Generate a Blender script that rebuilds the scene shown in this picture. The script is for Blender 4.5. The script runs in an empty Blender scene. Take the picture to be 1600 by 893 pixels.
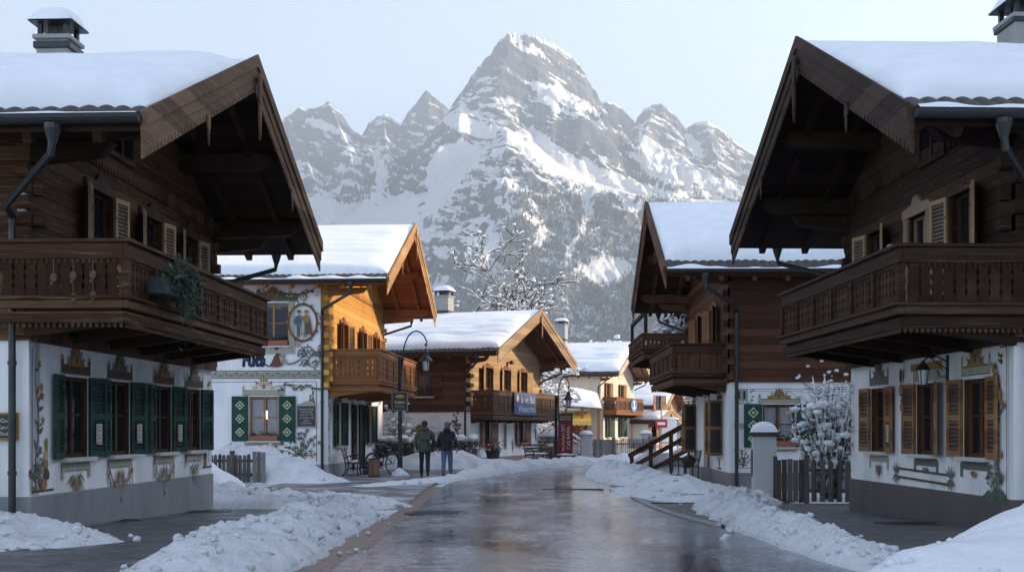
# A snowy alpine village street below a mountain: everything is built here, in metres; the camera looks along +y.
HAZE = 0.00023
SUN_EL, SUN_AZ = 20.0, 13.0
SKY, SUN, SUN_COL, EXPO = 0.15, 5.0, (1.0, .78, .52), 1.65
import bpy, bmesh, math, random
import numpy as np
from mathutils import Vector, Matrix, noise

PI = math.pi
RN = random.Random(11)
SC = bpy.context.scene
COL = SC.collection
F, CX, HY, CH = 1900.0, 800.0, 668.0, 1.6      # focal length and horizon of the view, camera height


def sm(t):
    t = max(0.0, min(1.0, t))
    return t * t * (3 - 2 * t)


def g(x, y):                                    # height of the ground: the street falls gently away from the camera
    return 0.36 * (1 - sm((y - 9) / 17)) if y < 26 else 0.0


def at(px, Y, py=None):                         # a point of the place from its bearing and its distance
    x = (px - CX) * Y / F
    return (x, Y, g(x, Y)) if py is None else (x, Y, CH - (py - HY) * Y / F)


# ------------------------------------------------------------------ materials
class NT:
    def __init__(s, name):
        s.m = bpy.data.materials.new(name)
        s.m.use_nodes = True
        s.t = s.m.node_tree
        s.b = s.t.nodes['Principled BSDF']
        s.o = s.t.nodes['Material Output']

    def n(s, typ, props=None, **inp):
        nd = s.t.nodes.new('ShaderNode' + typ)
        for k, v in (props or {}).items():
            setattr(nd, k, v)
        for k, v in inp.items():
            k = int(k[1:]) if k[0] == '_' and k[1:].isdigit() else k.replace('_', ' ')
            s.set(nd.inputs[k], v)
        return nd

    def set(s, sock, v):
        if isinstance(v, bpy.types.NodeSocket):
            s.t.links.new(v, sock)
        elif isinstance(v, bpy.types.Node):
            s.t.links.new(v.outputs[0], sock)
        else:
            sock.default_value = v

    def math(s, op, a, b=0.0, c=None):
        nd = s.n('Math', {'operation': op}, _0=a, _1=b)
        if c is not None:
            s.set(nd.inputs[2], c)
        return nd.outputs[0]

    def mix(s, f, a, b, mode='MIX'):
        nd = s.n('MixRGB', {'blend_type': mode}, Fac=f)
        s.set(nd.inputs[1], a if not isinstance(a, tuple) else c4(a))
        s.set(nd.inputs[2], b if not isinstance(b, tuple) else c4(b))
        return nd.outputs[0]

    def step(s, v, lo, hi, a=0.0, b=1.0):
        return s.n('MapRange', {'clamp': True, 'interpolation_type': 'SMOOTHSTEP'}, Value=v, _1=lo, _2=hi, _3=a, _4=b).outputs[0]

    def coord(s, scale=(1, 1, 1), rot=(0, 0, 0), kind='Object'):
        tc = s.n('TexCoord')
        mp = s.n('Mapping', Vector=tc.outputs[kind])
        mp.inputs['Scale'].default_value = scale
        mp.inputs['Rotation'].default_value = rot
        return mp.outputs[0]

    def noise(s, vec, scale, detail=4.0, rough=.55, out='Fac'):
        return s.n('TexNoise', Vector=vec, Scale=scale, Detail=detail, Roughness=rough).outputs[out]

    def bump(s, h, strength, dist=.02, normal=None):
        nd = s.n('Bump', Height=h, Strength=strength, Distance=dist)
        if normal is not None:
            s.set(nd.inputs['Normal'], normal)
        s.set(s.b.inputs['Normal'], nd.outputs[0])
        return nd.outputs[0]

    def done(s, col, rough=.6, spec=.4, metal=0.0):
        s.set(s.b.inputs['Base Color'], c4(col) if isinstance(col, tuple) else col)
        s.set(s.b.inputs['Roughness'], rough)
        s.b.inputs['Specular IOR Level'].default_value = spec
        s.b.inputs['Metallic'].default_value = metal
        return s.m


def c4(c):
    return (c[0], c[1], c[2], 1.0)


def sc(c, k):
    return tuple(max(0, min(1, v * k)) for v in c)


MAT = {}


def plain(name, c, rough=.6, metal=0.0, vary=.25, scale=6, spec=.4, bump=0.0):
    if name in MAT:
        return MAT[name]
    N = NT(name)
    v = N.coord()
    nz = N.noise(v, scale, 5)
    col = N.mix(nz, sc(c, 1 - vary), sc(c, 1 + vary))
    r = N.step(N.noise(v, scale * 1.7, 3), .3, .7, max(.02, rough - .12), min(1, rough + .12))
    if bump:
        N.bump(N.noise(v, scale * 5, 4), bump, .01)
    MAT[name] = N.done(col, r, spec, metal)
    return MAT[name]


def wood(name, c1, c2, axis='z', plank=.2, gap=.012, rough=.62, wear=.5, grey=None):
    """Boards laid across AXIS: a tone of its own for each board, grain along it, weathered patches, and dark joints."""
    if name in MAT:
        return MAT[name]
    N = NT(name)
    tc = N.n('TexCoord').outputs['Object']
    sp = N.n('SeparateXYZ', Vector=tc)
    i = 'xyz'.index(axis)
    q = N.math('DIVIDE', sp.outputs[i], plank)
    fl = N.math('FLOOR', q)
    fr = N.math('FRACT', q)
    wn = N.n('TexWhiteNoise', {'noise_dimensions': '1D'}, W=fl).outputs['Value']
    scl = [1.1, 1.1, 1.1]
    scl[i] = 22.0
    mp = N.n('Mapping', Vector=tc)
    mp.inputs['Scale'].default_value = scl
    off = N.n('CombineXYZ', X=N.math('MULTIPLY', wn, 37.0), Y=0.0, Z=0.0)
    vec = N.n('VectorMath', {'operation': 'ADD'}, _0=mp.outputs[0], _1=off).outputs[0]
    gr = N.noise(vec, 2.2, 6, .65)
    big = N.noise(tc, .9, 3, .5)
    fib = N.noise(vec, 7.5, 5, .7)
    tone = N.math('ADD', N.math('ADD', N.math('MULTIPLY', gr, .65), N.math('MULTIPLY', wn, .50)), N.math('MULTIPLY', N.math('SUBTRACT', fib, .5), .45))
    col = N.mix(N.step(tone, .28, .88), c1, c2)
    kn = N.n('TexVoronoi', Vector=N.n('VectorMath', {'operation': 'ADD'}, _0=N.n('Mapping', Vector=tc, Scale=[1.0 if k != i else 3.2 for k in range(3)]).outputs[0], _1=off).outputs[0], Scale=1.9)
    col = N.mix(N.step(kn.outputs['Distance'], .03, .085, .75, 0.0), col, sc(c1, .5))
    if grey:
        col = N.mix(N.math('MULTIPLY', N.step(N.noise(vec, 1.1, 4, .7), .5, .72), wear), col, grey)
    col = N.mix(N.math('MULTIPLY', N.step(big, .45, .75), .35), col, sc(c1, .6))
    if gap:
        ln = N.step(fr, 0.0, gap / plank, 1.0, 0.0)
        col = N.mix(ln, col, sc(c1, .18))
        hgt = N.math('SUBTRACT', N.math('MULTIPLY', gr, .35), ln)
    else:
        hgt = gr
    N.bump(hgt, .55, .012)
    MAT[name] = N.done(col, N.step(gr, .2, .8, rough - .06, rough + .2), .14)
    return MAT[name]


def plaster(name, c, stain=.12, rough=.85):
    if name in MAT:
        return MAT[name]
    N = NT(name)
    v = N.coord()
    st = N.noise(N.coord((1.6, 1.6, .5)), 1.3, 6, .62)
    col = N.mix(N.step(st, .35, .75), c, sc(c, 1 - stain * 2.2))
    col = N.mix(N.math('MULTIPLY', N.step(N.noise(v, 9, 5), .55, .75), stain), col, sc(c, .8))
    N.bump(N.math('ADD', N.noise(v, 55, 4, .6), N.math('MULTIPLY', N.noise(N.coord((1, 1, 2.2)), 4.5, 5, .6), 1.6)), .30, .010)
    spl = N.step(N.math('ADD', N.noise(v, 2.3, 6, .75), N.math('MULTIPLY', N.noise(v, 30, 3), .18)), .70, .80)
    col = N.mix(N.math('MULTIPLY', spl, .35), col, sc(c, .62))
    MAT[name] = N.done(col, rough, .2)
    return MAT[name]


def snow(name, dirt=0.0, rough_bump=1.0, c=(.84, .855, .88)):
    if name in MAT:
        return MAT[name]
    N = NT(name)
    v = N.coord()
    n1 = N.noise(v, 5, 6, .65)
    n2 = N.noise(v, 26, 5, .7)
    h = N.math('ADD', N.math('MULTIPLY', n1, .8), N.math('MULTIPLY', n2, .45))
    n3 = N.noise(v, 75, 3, .65)
    h = N.math('ADD', h, N.math('MULTIPLY', n3, .16))
    N.bump(h, .7 * rough_bump, .07)
    col = N.mix(N.step(N.noise(v, 2.1, 4), .3, .7), c, sc(c, .93))
    if dirt:
        d = N.step(N.math('ADD', N.noise(v, 1.3, 6, .7), N.math('MULTIPLY', n2, .2)), .58, .82)
        col = N.mix(N.math('MULTIPLY', d, dirt), col, (.30, .26, .235))
        speck = N.step(N.noise(v, 38, 2, .5), .70, .76)
        col = N.mix(N.math('MULTIPLY', speck, dirt), col, (.12, .10, .085))
    N.b.inputs['Subsurface Weight'].default_value = 0.0
    MAT[name] = N.done(col, .62, .3)
    return MAT[name]


def glass(name='window_glass'):
    if name in MAT:
        return MAT[name]
    N = NT(name)
    v = N.coord()
    N.bump(N.noise(v, 1.6, 2), .06, .05)
    MAT[name] = N.done((.012, .014, .018), .04, .6)
    return MAT[name]


def clear_glass(name='clear_glass'):
    if name in MAT:
        return MAT[name]
    N = NT(name)
    fr = N.n('Fresnel', IOR=1.5)
    gl = N.n('BsdfGlossy', Roughness=.03)
    tr = N.n('BsdfTransparent')
    mx = N.n('MixShader', _0=N.math('ADD', fr, .03), _1=tr.outputs[0], _2=gl.outputs[0])
    N.t.links.new(mx.outputs[0], N.o.inputs['Surface'])
    MAT[name] = N.m
    return N.m


def glow(name, c, strength):
    if name in MAT:
        return MAT[name]
    N = NT(name)
    N.b.inputs['Emission Color'].default_value = c4(c)
    N.b.inputs['Emission Strength'].default_value = strength
    MAT[name] = N.done(c, .5)
    return MAT[name]


# ------------------------------------------------------------------ mesh builder
class MB:
    def __init__(s):
        s.v, s.f, s.mi = [], [], []
        s.M = Matrix.Identity(4)

    def at(s, x=0, y=0, z=0, rz=0, rx=0, ry=0):
        s.M = Matrix.Translation((x, y, z)) @ Matrix.Rotation(rz, 4, 'Z') @ Matrix.Rotation(ry, 4, 'Y') @ Matrix.Rotation(rx, 4, 'X')
        return s

    def add(s, vs, fs, m=0):
        b = len(s.v)
        s.v += [tuple(s.M @ Vector(p)) for p in vs]
        s.f += [tuple(b + i for i in f) for f in fs]
        s.mi += [m] * len(fs)

    def box(s, x0, x1, y0, y1, z0, z1, m=0):
        if x1 < x0: x0, x1 = x1, x0
        if y1 < y0: y0, y1 = y1, y0
        if z1 < z0: z0, z1 = z1, z0
        s.add([(x0, y0, z0), (x1, y0, z0), (x1, y1, z0), (x0, y1, z0), (x0, y0, z1), (x1, y0, z1), (x1, y1, z1), (x0, y1, z1)],
              [(0, 3, 2, 1), (4, 5, 6, 7), (0, 1, 5, 4), (1, 2, 6, 5), (2, 3, 7, 6), (3, 0, 4, 7)], m)

    def beam(s, a, b, w, h, m=0, up=(0, 0, 1)):
        """A rectangular bar from A to B, W wide and H high."""
        a, b = Vector(a), Vector(b)
        d = (b - a).normalized()
        u = Vector(up)
        if abs(d.dot(u)) > .97:
            u = Vector((0, 1, 0))
        r = d.cross(u).normalized()
        u = r.cross(d)
        vs = [p + r * (i * w / 2) + u * (j * h / 2) for p in (a, b) for i, j in ((-1, -1), (1, -1), (1, 1), (-1, 1))]
        s.add([tuple(p) for p in vs], [(0, 1, 2, 3), (7, 6, 5, 4), (0, 4, 5, 1), (1, 5, 6, 2), (2, 6, 7, 3), (3, 7, 4, 0)], m)

    def prism(s, poly, t0, t1, plane='xz', m=0):
        """A flat outline given thickness from T0 to T1 across its plane."""
        def P(p, t):
            return {'xz': (p[0], t, p[1]), 'yz': (t, p[0], p[1]), 'xy': (p[0], p[1], t)}[plane]
        n = len(poly)
        vs = [P(p, t0) for p in poly] + [P(p, t1) for p in poly]
        fs = [tuple(range(n)), tuple(range(2 * n - 1, n - 1, -1))] + [(i, n + i, n + (i + 1) % n, (i + 1) % n) for i in range(n)]
        s.add(vs, fs, m)

    def tube(s, pts, r, n=8, m=0, caps=True):
        """A round bar along PTS; R is one radius or one per point."""
        pts = [Vector(p) for p in pts]
        rs = r if isinstance(r, (list, tuple)) else [r] * len(pts)
        vs, fs = [], []
        ref = Vector((0, 0, 1))
        for i, p in enumerate(pts):
            d = (pts[min(i + 1, len(pts) - 1)] - pts[max(i - 1, 0)])
            d = d.normalized() if d.length > 1e-9 else Vector((0, 0, 1))
            if abs(d.dot(ref)) > .95:
                ref = Vector((1, 0, 0)) if abs(d.x) < .9 else Vector((0, 1, 0))
            a = d.cross(ref).normalized()
            b = d.cross(a)
            ref = -b if abs(d.z) < .8 else ref
            for k in range(n):
                t = 2 * PI * k / n
                vs.append(tuple(p + (a * math.cos(t) + b * math.sin(t)) * rs[i]))
        for i in range(len(pts) - 1):
            for k in range(n):
                fs.append((i * n + k, i * n + (k + 1) % n, (i + 1) * n + (k + 1) % n, (i + 1) * n + k))
        if caps:
            fs += [tuple(range(n - 1, -1, -1)), tuple(range((len(pts) - 1) * n, len(pts) * n))]
        s.add(vs, fs, m)

    def lathe(s, prof, n=16, m=0, cx=0, cy=0):
        vs, fs = [], []
        for r, z in prof:
            for k in range(n):
                t = 2 * PI * k / n
                vs.append((cx + r * math.cos(t), cy + r * math.sin(t), z))
        for i in range(len(prof) - 1):
            for k in range(n):
                fs.append((i * n + k, i * n + (k + 1) % n, (i + 1) * n + (k + 1) % n, (i + 1) * n + k))
        fs += [tuple(range(n - 1, -1, -1)), tuple(range((len(prof) - 1) * n, len(prof) * n))]
        s.add(vs, fs, m)

    def ball(s, c, r, m=0, n=8, k=6, lump=0.0, seed=0.0):
        c = Vector(c)
        rx, ry, rz = r if isinstance(r, (tuple, list)) else (r, r, r)
        vs, fs = [], []
        for i in range(k + 1):
            th = PI * i / k
            for j in range(n):
                ph = 2 * PI * j / n
                d = Vector((math.sin(th) * math.cos(ph), math.sin(th) * math.sin(ph), math.cos(th)))
                q = 1.0 + (lump * noise.noise(d * 1.7 + Vector((seed, seed * .7, 0))) if lump else 0)
                vs.append((c.x + d.x * rx * q, c.y + d.y * ry * q, c.z + d.z * rz * q))
        for i in range(k):
            for j in range(n):
                fs.append((i * n + j, (i + 1) * n + j, (i + 1) * n + (j + 1) % n, i * n + (j + 1) % n))
        s.add(vs, fs, m)

    def grid(s, P, m=0, closed=False):
        """P: rows of points, joined to one sheet."""
        nr, nc = len(P), len(P[0])
        vs = [p for row in P for p in row]
        fs = [(i * nc + j, i * nc + j + 1, (i + 1) * nc + j + 1, (i + 1) * nc + j) for i in range(nr - 1) for j in range(nc - 1)]
        s.add(vs, fs, m)

    def mesh(s, name, mats, smooth=False, fix=True):
        me = bpy.data.meshes.new(name)
        me.from_pydata(s.v, [], s.f)
        mats = mats if isinstance(mats, (list, tuple)) else [mats]
        for m in mats:
            me.materials.append(m)
        if len(mats) > 1:
            me.polygons.foreach_set('material_index', s.mi)
        if fix:
            bm = bmesh.new()
            bm.from_mesh(me)
            bmesh.ops.recalc_face_normals(bm, faces=bm.faces)
            bm.to_mesh(me)
            bm.free()
        if smooth:
            me.polygons.foreach_set('use_smooth', [True] * len(me.polygons))
        me.update()
        return me

    def obj(s, name, mats, parent=None, smooth=False, loc=None, rz=0.0, bevel=0.0, fix=True):
        return link(name, s.mesh(name, mats, smooth, fix), parent, loc, rz, bevel)


def link(name, me, parent=None, loc=None, rz=0.0, bevel=0.0):
    o = bpy.data.objects.new(name, me)
    COL.objects.link(o)
    if parent is not None:
        o.parent = parent
    if loc is not None:
        o.location = loc
    o.rotation_euler = (0, 0, rz)
    if bevel:
        md = o.modifiers.new('bevel', 'BEVEL')
        md.width = bevel
        md.segments = 1
        md.limit_method = 'ANGLE'
    return o


def tag(o, label=None, cat=None, group=None, kind=None):
    for k, v in (('label', label), ('category', cat), ('group', group), ('kind', kind)):
        if v:
            o[k] = v
    return o


def thing(name, label, cat, loc=(0, 0, 0), rz=0.0, group=None):
    o = bpy.data.objects.new(name, None)
    COL.objects.link(o)
    o.location = loc
    o.rotation_euler = (0, 0, rz)
    o.empty_display_size = .2
    return tag(o, label, cat, group)


_fixed = {}


def text_mesh(txt, h, mat, width=None, bold=0.0, shear=0.0, align='CENTER', depth=.002):
    """Letters of height H as a mesh in the xz plane, facing -y, centred on the origin."""
    cu = bpy.data.curves.new('lettering', 'FONT')
    cu.body = txt
    cu.size = h / .70
    cu.align_x = align
    cu.shear = shear
    cu.offset = bold
    cu.extrude = depth
    cu.resolution_u = 3
    o = bpy.data.objects.new('lettering', cu)
    COL.objects.link(o)
    dg = bpy.context.evaluated_depsgraph_get()
    me = bpy.data.meshes.new_from_object(o.evaluated_get(dg))
    bpy.data.objects.remove(o)
    co = np.empty(len(me.vertices) * 3, np.float32)
    me.vertices.foreach_get('co', co)
    co = co.reshape(-1, 3)
    w = co[:, 0].max() - co[:, 0].min() if len(co) else 1
    k = (width / w) if width else 1.0
    out = np.stack([co[:, 0] * k, -co[:, 2], co[:, 1] - h / 2], 1)
    me.vertices.foreach_set('co', out.astype(np.float32).ravel())
    me.materials.clear()
    me.materials.append(mat)
    me.update()
    return me
# ------------------------------------------------------------------ painted decoration
PAINT = [plain('paint_ochre', (.32, .18, .055), .85, vary=.35, scale=14), plain('paint_green', (.075, .105, .07), .85, vary=.35, scale=14),
         plain('paint_red', (.21, .06, .04), .85, vary=.35, scale=14), plain('paint_grey', (.135, .13, .115), .85, vary=.3, scale=14),
         plain('paint_blue', (.085, .115, .165), .85, vary=.35, scale=14), plain('paint_skin', (.50, .32, .22), .85, vary=.2, scale=14),
         plain('paint_brown', (.105, .055, .032), .85, vary=.3, scale=14), plain('paint_stone', (.36, .34, .27), .85, vary=.2, scale=14),
         plain('paint_navy', (.02, .03, .075), .8, vary=.2, scale=14), plain('paint_cream', (.62, .55, .42), .85, vary=.15, scale=14)]
OCH, GRN, RED, GRY, BLU, SKN, BRN, STN, NVY, CRM = range(10)


class Paint(MB):
    """Thin coats of paint on a wall: outlines in wall coordinates (x to the right, z up), each a coat above the last."""
    def __init__(s, off=.004):
        super().__init__()
        s.y = -off
        s.gid, s.cur, s.nid, s.names = [], 0, 1, {0: 'painted_border'}

    def add(s, vs, fs, m=0):
        super().add(vs, fs, m)
        s.gid += [s.cur] * len(fs)

    def motif(s, name):
        s.cur = s.nid
        s.names[s.cur] = name
        s.nid += 1

    def hang(s, parent):
        """Link every painted motif as a part of its own."""
        for k, nm in s.names.items():
            idx = [i for i, q in enumerate(s.gid) if q == k]
            if not idx:
                continue
            b = MB()
            use = {}
            for i in idx:
                b.f.append(tuple(use.setdefault(v, len(use)) for v in s.f[i]))
                b.mi.append(s.mi[i])
            b.v = [None] * len(use)
            for v, j in use.items():
                b.v[j] = s.v[v]
            link(nm, b.mesh(nm, PAINT, fix=False), parent)

    def poly(s, pts, m):
        s.y -= .00012
        n = len(pts)
        s.add([(p[0], s.y, p[1]) for p in pts], [tuple(range(n))], m)

    def line(s, pts, w, m):
        s.y -= .00012
        n = len(pts)
        ws = w if isinstance(w, (list, tuple)) else [w] * n
        L, Rr = [], []
        for i in range(n):
            a, b = pts[max(i - 1, 0)], pts[min(i + 1, n - 1)]
            dx, dz = b[0] - a[0], b[1] - a[1]
            l = math.hypot(dx, dz) or 1
            nx, nz = -dz / l * ws[i] / 2, dx / l * ws[i] / 2
            L.append((pts[i][0] + nx, s.y, pts[i][1] + nz))
            Rr.append((pts[i][0] - nx, s.y, pts[i][1] - nz))
        s.add(L + Rr, [(i, i + 1, n + i + 1, n + i) for i in range(n - 1)], m)

    def rect(s, x0, x1, z0, z1, m):
        s.poly([(x0, z0), (x1, z0), (x1, z1), (x0, z1)], m)

    def frame(s, x0, x1, z0, z1, w, m):
        s.line([(x0, z0), (x1, z0)], w, m); s.line([(x0, z1), (x1, z1)], w, m)
        s.line([(x0, z0), (x0, z1)], w, m); s.line([(x1, z0), (x1, z1)], w, m)

    def oval(s, cx, cz, rx, rz, m, n=14, rot=0.0, wob=0.0):
        c, q = math.cos(rot), math.sin(rot)
        pts = []
        for k in range(n):
            t = 2 * PI * k / n
            f = 1 + wob * RN.uniform(-1, 1)
            x, z = rx * f * math.cos(t), rz * f * math.sin(t)
            pts.append((cx + x * c - z * q, cz + x * q + z * c))
        s.poly(pts, m)

    def leaf(s, x, z, ang, l, w, m):
        c, q = math.cos(ang), math.sin(ang)
        P = [(0, 0), (.3, .5), (.65, .38), (1, 0), (.65, -.38), (.3, -.5)]
        s.poly([(x + a * l * c - b * w * q, z + a * l * q + b * w * c) for a, b in P], m)

    def scroll(s, x, z, r, turns, a0, sgn, w, m, tip=None):
        pts, n = [], int(10 * turns) + 4
        for k in range(n + 1):
            t = k / n
            a = a0 + sgn * t * turns * 2 * PI
            q = r * (1 - .85 * t)
            pts.append((x + q * math.cos(a), z + q * math.sin(a)))
        s.line(pts, [w * (1 - .5 * k / n) for k in range(n + 1)], m)
        if tip is not None:
            s.oval(pts[-1][0], pts[-1][1], w * .9, w * .9, tip, 8)
        return pts

    def flower(s, x, z, r, m, mc=OCH, n=5):
        a0 = RN.random() * 6
        for k in range(n):
            a = a0 + 2 * PI * k / n
            s.oval(x + r * .62 * math.cos(a), z + r * .62 * math.sin(a), r * .5, r * .36, m, 8, a)
        s.oval(x, z, r * .32, r * .32, mc, 8)

    def _vine(s, x, z0, z1, amp=.07, w=.022, leaf=.13, cols=(GRN, GRY, BRN), dens=7.0, flowers=(RED, BLU, OCH)):
        n = max(8, int((z1 - z0) * 10))
        ph = RN.random() * 6
        pts = [(x + amp * math.sin(ph + 5 * k / n * (z1 - z0)), z0 + (z1 - z0) * k / n) for k in range(n + 1)]
        s.line(pts, [w * (1.2 - .8 * k / n) for k in range(n + 1)], cols[2])
        for k in range(int((z1 - z0) * dens)):
            t = RN.random()
            p = pts[int(t * n)]
            sg = RN.choice((-1, 1))
            a = PI / 2 - sg * RN.uniform(.5, 1.4)
            l = leaf * RN.uniform(.6, 1.2)
            s.leaf(p[0], p[1], a, l, l * .38, RN.choice(cols[:2]))
            if flowers and RN.random() < .3:
                s.flower(p[0] + sg * l, p[1] + l * .7, leaf * .33, RN.choice(flowers))

    def _spray(s, x, z, h, w, n=7, cols=(GRN, GRN, GRY), flowers=(GRY, BLU, OCH)):
        """A bunch of flowers growing from one root."""
        for k in range(n):
            u = (k + .5) / n * 2 - 1 + RN.uniform(-.1, .1)
            hh = h * (1 - .45 * abs(u)) * RN.uniform(.8, 1.05)
            pts = [(x + u * w * .5 * t ** 1.4, z + hh * t) for t in (0, .25, .5, .75, 1)]
            s.line(pts, [.02, .018, .016, .012, .01], cols[k % len(cols)])
            for t in (.3, .55, .8):
                p = pts[int(t * 4)]
                s.leaf(p[0], p[1], PI / 2 - u * .9 + RN.choice((-.7, .7)), h * .17, h * .06, cols[(k + 1) % len(cols)])
            s.flower(pts[-1][0], pts[-1][1], h * RN.uniform(.045, .07), RN.choice(flowers))

    def _crown(s, cx, z, w, h, band=STN, m1=OCH, m2=GRN, tall=1.0):
        """Painted pediment over a window: a moulded band with corner posts and a fretted crest of scrolls."""
        hw = w / 2
        s.rect(cx - hw, cx + hw, z, z + h * .26, band)
        s.line([(cx - hw, z + h * .26), (cx + hw, z + h * .26)], .022, BRN)
        s.line([(cx - hw, z + .01), (cx + hw, z + .01)], .016, GRY)
        for sg in (-1, 1):
            s.rect(cx + sg * (hw - .035) - .035, cx + sg * (hw - .035) + .035, z + h * .2, z + h * .46, band)
            s.oval(cx + sg * (hw - .035), z + h * .5, .03, .04, m1, 8)
        T = h * tall
        s.poly([(cx - hw * .62, z + h * .26), (cx + hw * .62, z + h * .26), (cx + hw * .5, z + h * .42), (cx + hw * .3, z + h * .5),
                (cx + hw * .2, z + T * .78), (cx, z + T), (cx - hw * .2, z + T * .78), (cx - hw * .3, z + h * .5), (cx - hw * .5, z + h * .42)], m1)
        for sg in (-1, 1):
            s.scroll(cx + sg * hw * .42, z + h * .42, h * .15, 1.1, PI / 2, sg, .022, m2, BRN)
            s.scroll(cx + sg * hw * .19, z + h * .62, h * .15, 1.1, PI / 2, sg, .022, BRN, m2)
            for k in range(3):
                s.leaf(cx + sg * hw * (.1 + .18 * k), z + h * (.74 - .16 * k), PI / 2 - sg * (.4 + .35 * k), h * .22, h * .09, (m2, BRN, m1)[k])
        s.leaf(cx, z + T * .66, PI / 2, T * .42, T * .15, m2)
        s.oval(cx, z + h * .47, h * .10, h * .13, BRN, 10)
        s.oval(cx, z + h * .47, h * .065, h * .09, RED if m1 == OCH else OCH, 10)

    def _apron(s, cx, z, w, h, band=BRN, style=0):
        """Painted bracket and hanging garland under a window sill."""
        hw = w / 2
        s.rect(cx - hw, cx + hw, z - .11, z, band)
        for sg in (-1, 1):
            s.rect(cx + sg * hw - .035, cx + sg * hw + .035, z - .22, z - .02, band)
        z -= .13
        if style == 0:
            for k in range(9):
                u = (k - 4) / 4
                s.leaf(cx + u * .09, z - .02 - .03 * (k % 2), -PI / 2 + u * .95, h * (.95 - .4 * abs(u)) * RN.uniform(.8, 1.05), h * .075, (GRY, OCH, GRN)[k % 3])
            for k in range(5):
                s.flower(cx + RN.uniform(-.1, .1), z - h * RN.uniform(.15, .6), .035, RN.choice((RED, OCH, BLU)))
        else:
            for sg in (-1, 1):
                pts = [(cx + sg * hw * t, z - h * .55 * (1 - (2 * t - 1) ** 2) * .8) for t in (.1, .25, .4, .55, .7, .85, 1)]
                s.line(pts, .035, OCH)
                for p in pts[1:]:
                    s.leaf(p[0], p[1], -PI / 2 + RN.uniform(-.6, .6), h * .2, h * .08, RN.choice((GRN, GRY, BRN)))
                for k in range(4):
                    s.leaf(cx + sg * hw, z - h * .12 * k, -PI / 2 + RN.uniform(-.7, .7), h * .25, h * .09, RN.choice((GRN, GRY)))
            for k in range(7):
                u = (k - 3) / 3
                s.leaf(cx + u * .07, z, -PI / 2 + u * .55, h * (1 - .4 * abs(u)), h * .065, (OCH, BRN, GRY)[k % 3])
            s.oval(cx, z - h * .98, .035, .045, GRY, 8)


def _motif(meth, part):
    def f(s, *a, **k):
        s.motif(part)
        getattr(s, meth)(*a, **k)
        s.cur = 0
    return f


for _m, _p in (('vine', 'painted_vine'), ('spray', 'painted_flowers'), ('crown', 'painted_crown'), ('apron', 'painted_garland')):
    setattr(Paint, _m, _motif('_' + _m, _p))


# ------------------------------------------------------------------ windows
_wmesh = {}


def board_shutter(w, h, m_frame, kind, note, flip):
    b = MB()
    sx = -1 if flip else 1
    t = .04
    st = .055
    if kind == 'louver':
        for x0, x1 in ((0, st), (w - st, w)):
            b.box(sx * x0, sx * x1, -t, 0, 0, h)
        for z0, z1 in ((0, .09), (h * .47, h * .47 + .09), (h - .07, h)):
            b.box(sx * st, sx * (w - st), -t + .003, -.003, z0, z1)
        for za, zb in ((.09, h * .47), (h * .47 + .09, h - .07)):
            n = max(3, int((zb - za) / .055))
            for k in range(n):
                z = za + (zb - za) * (k + .5) / n
                b.beam((sx * st, -t * .5, z), (sx * (w - st), -t * .5, z), .034, .009, 0, (0, -.55, 1))
            b.box(sx * st, sx * (w - st), -.008, -.004, za, zb, 1)
        if note:
            b.box(sx * (st + .07), sx * (w - st - .07), -t - .004, -t + .006, h * .16, h * .42, 2)
            for k in range(9):
                z = h * (.18 + .025 * k)
                b.box(sx * (st + .085), sx * (w - st - RN.uniform(.085, .16)), -t - .0052, -t - .0045, z, z + .013, 3 + k % 2)
    elif kind == 'board':
        n = 4
        for k in range(n):
            b.box(sx * (w * k / n + .003), sx * (w * (k + 1) / n - .003), -.03, 0, 0, h)
        for z in (.12, h - .2):
            b.box(sx * .02, sx * (w - .02), -.048, -.03, z, z + .08)
    else:                                                   # solid leaf with painted diamonds
        b.box(0, sx * w, -t, 0, 0, h)
        for k in range(3):
            cz = h * (.2 + .3 * k)
            cx = sx * w * .5
            q = min(.15, w * .30)
            for rr, m, yy in ((q, 2, -.006), (q * .70, 0, -.009), (q * .34, 2, -.012)):
                b.prism([(cx - rr, cz), (cx, cz - rr), (cx + rr, cz), (cx, cz + rr)], -t + yy, -t + .01, 'xz', m)
    for z in (h * .15, h * .85):                            # strap hinges
        b.box(0, sx * w * .45, -t - .006, -t + .004, z, z + .02, 1)
    return b


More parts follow.
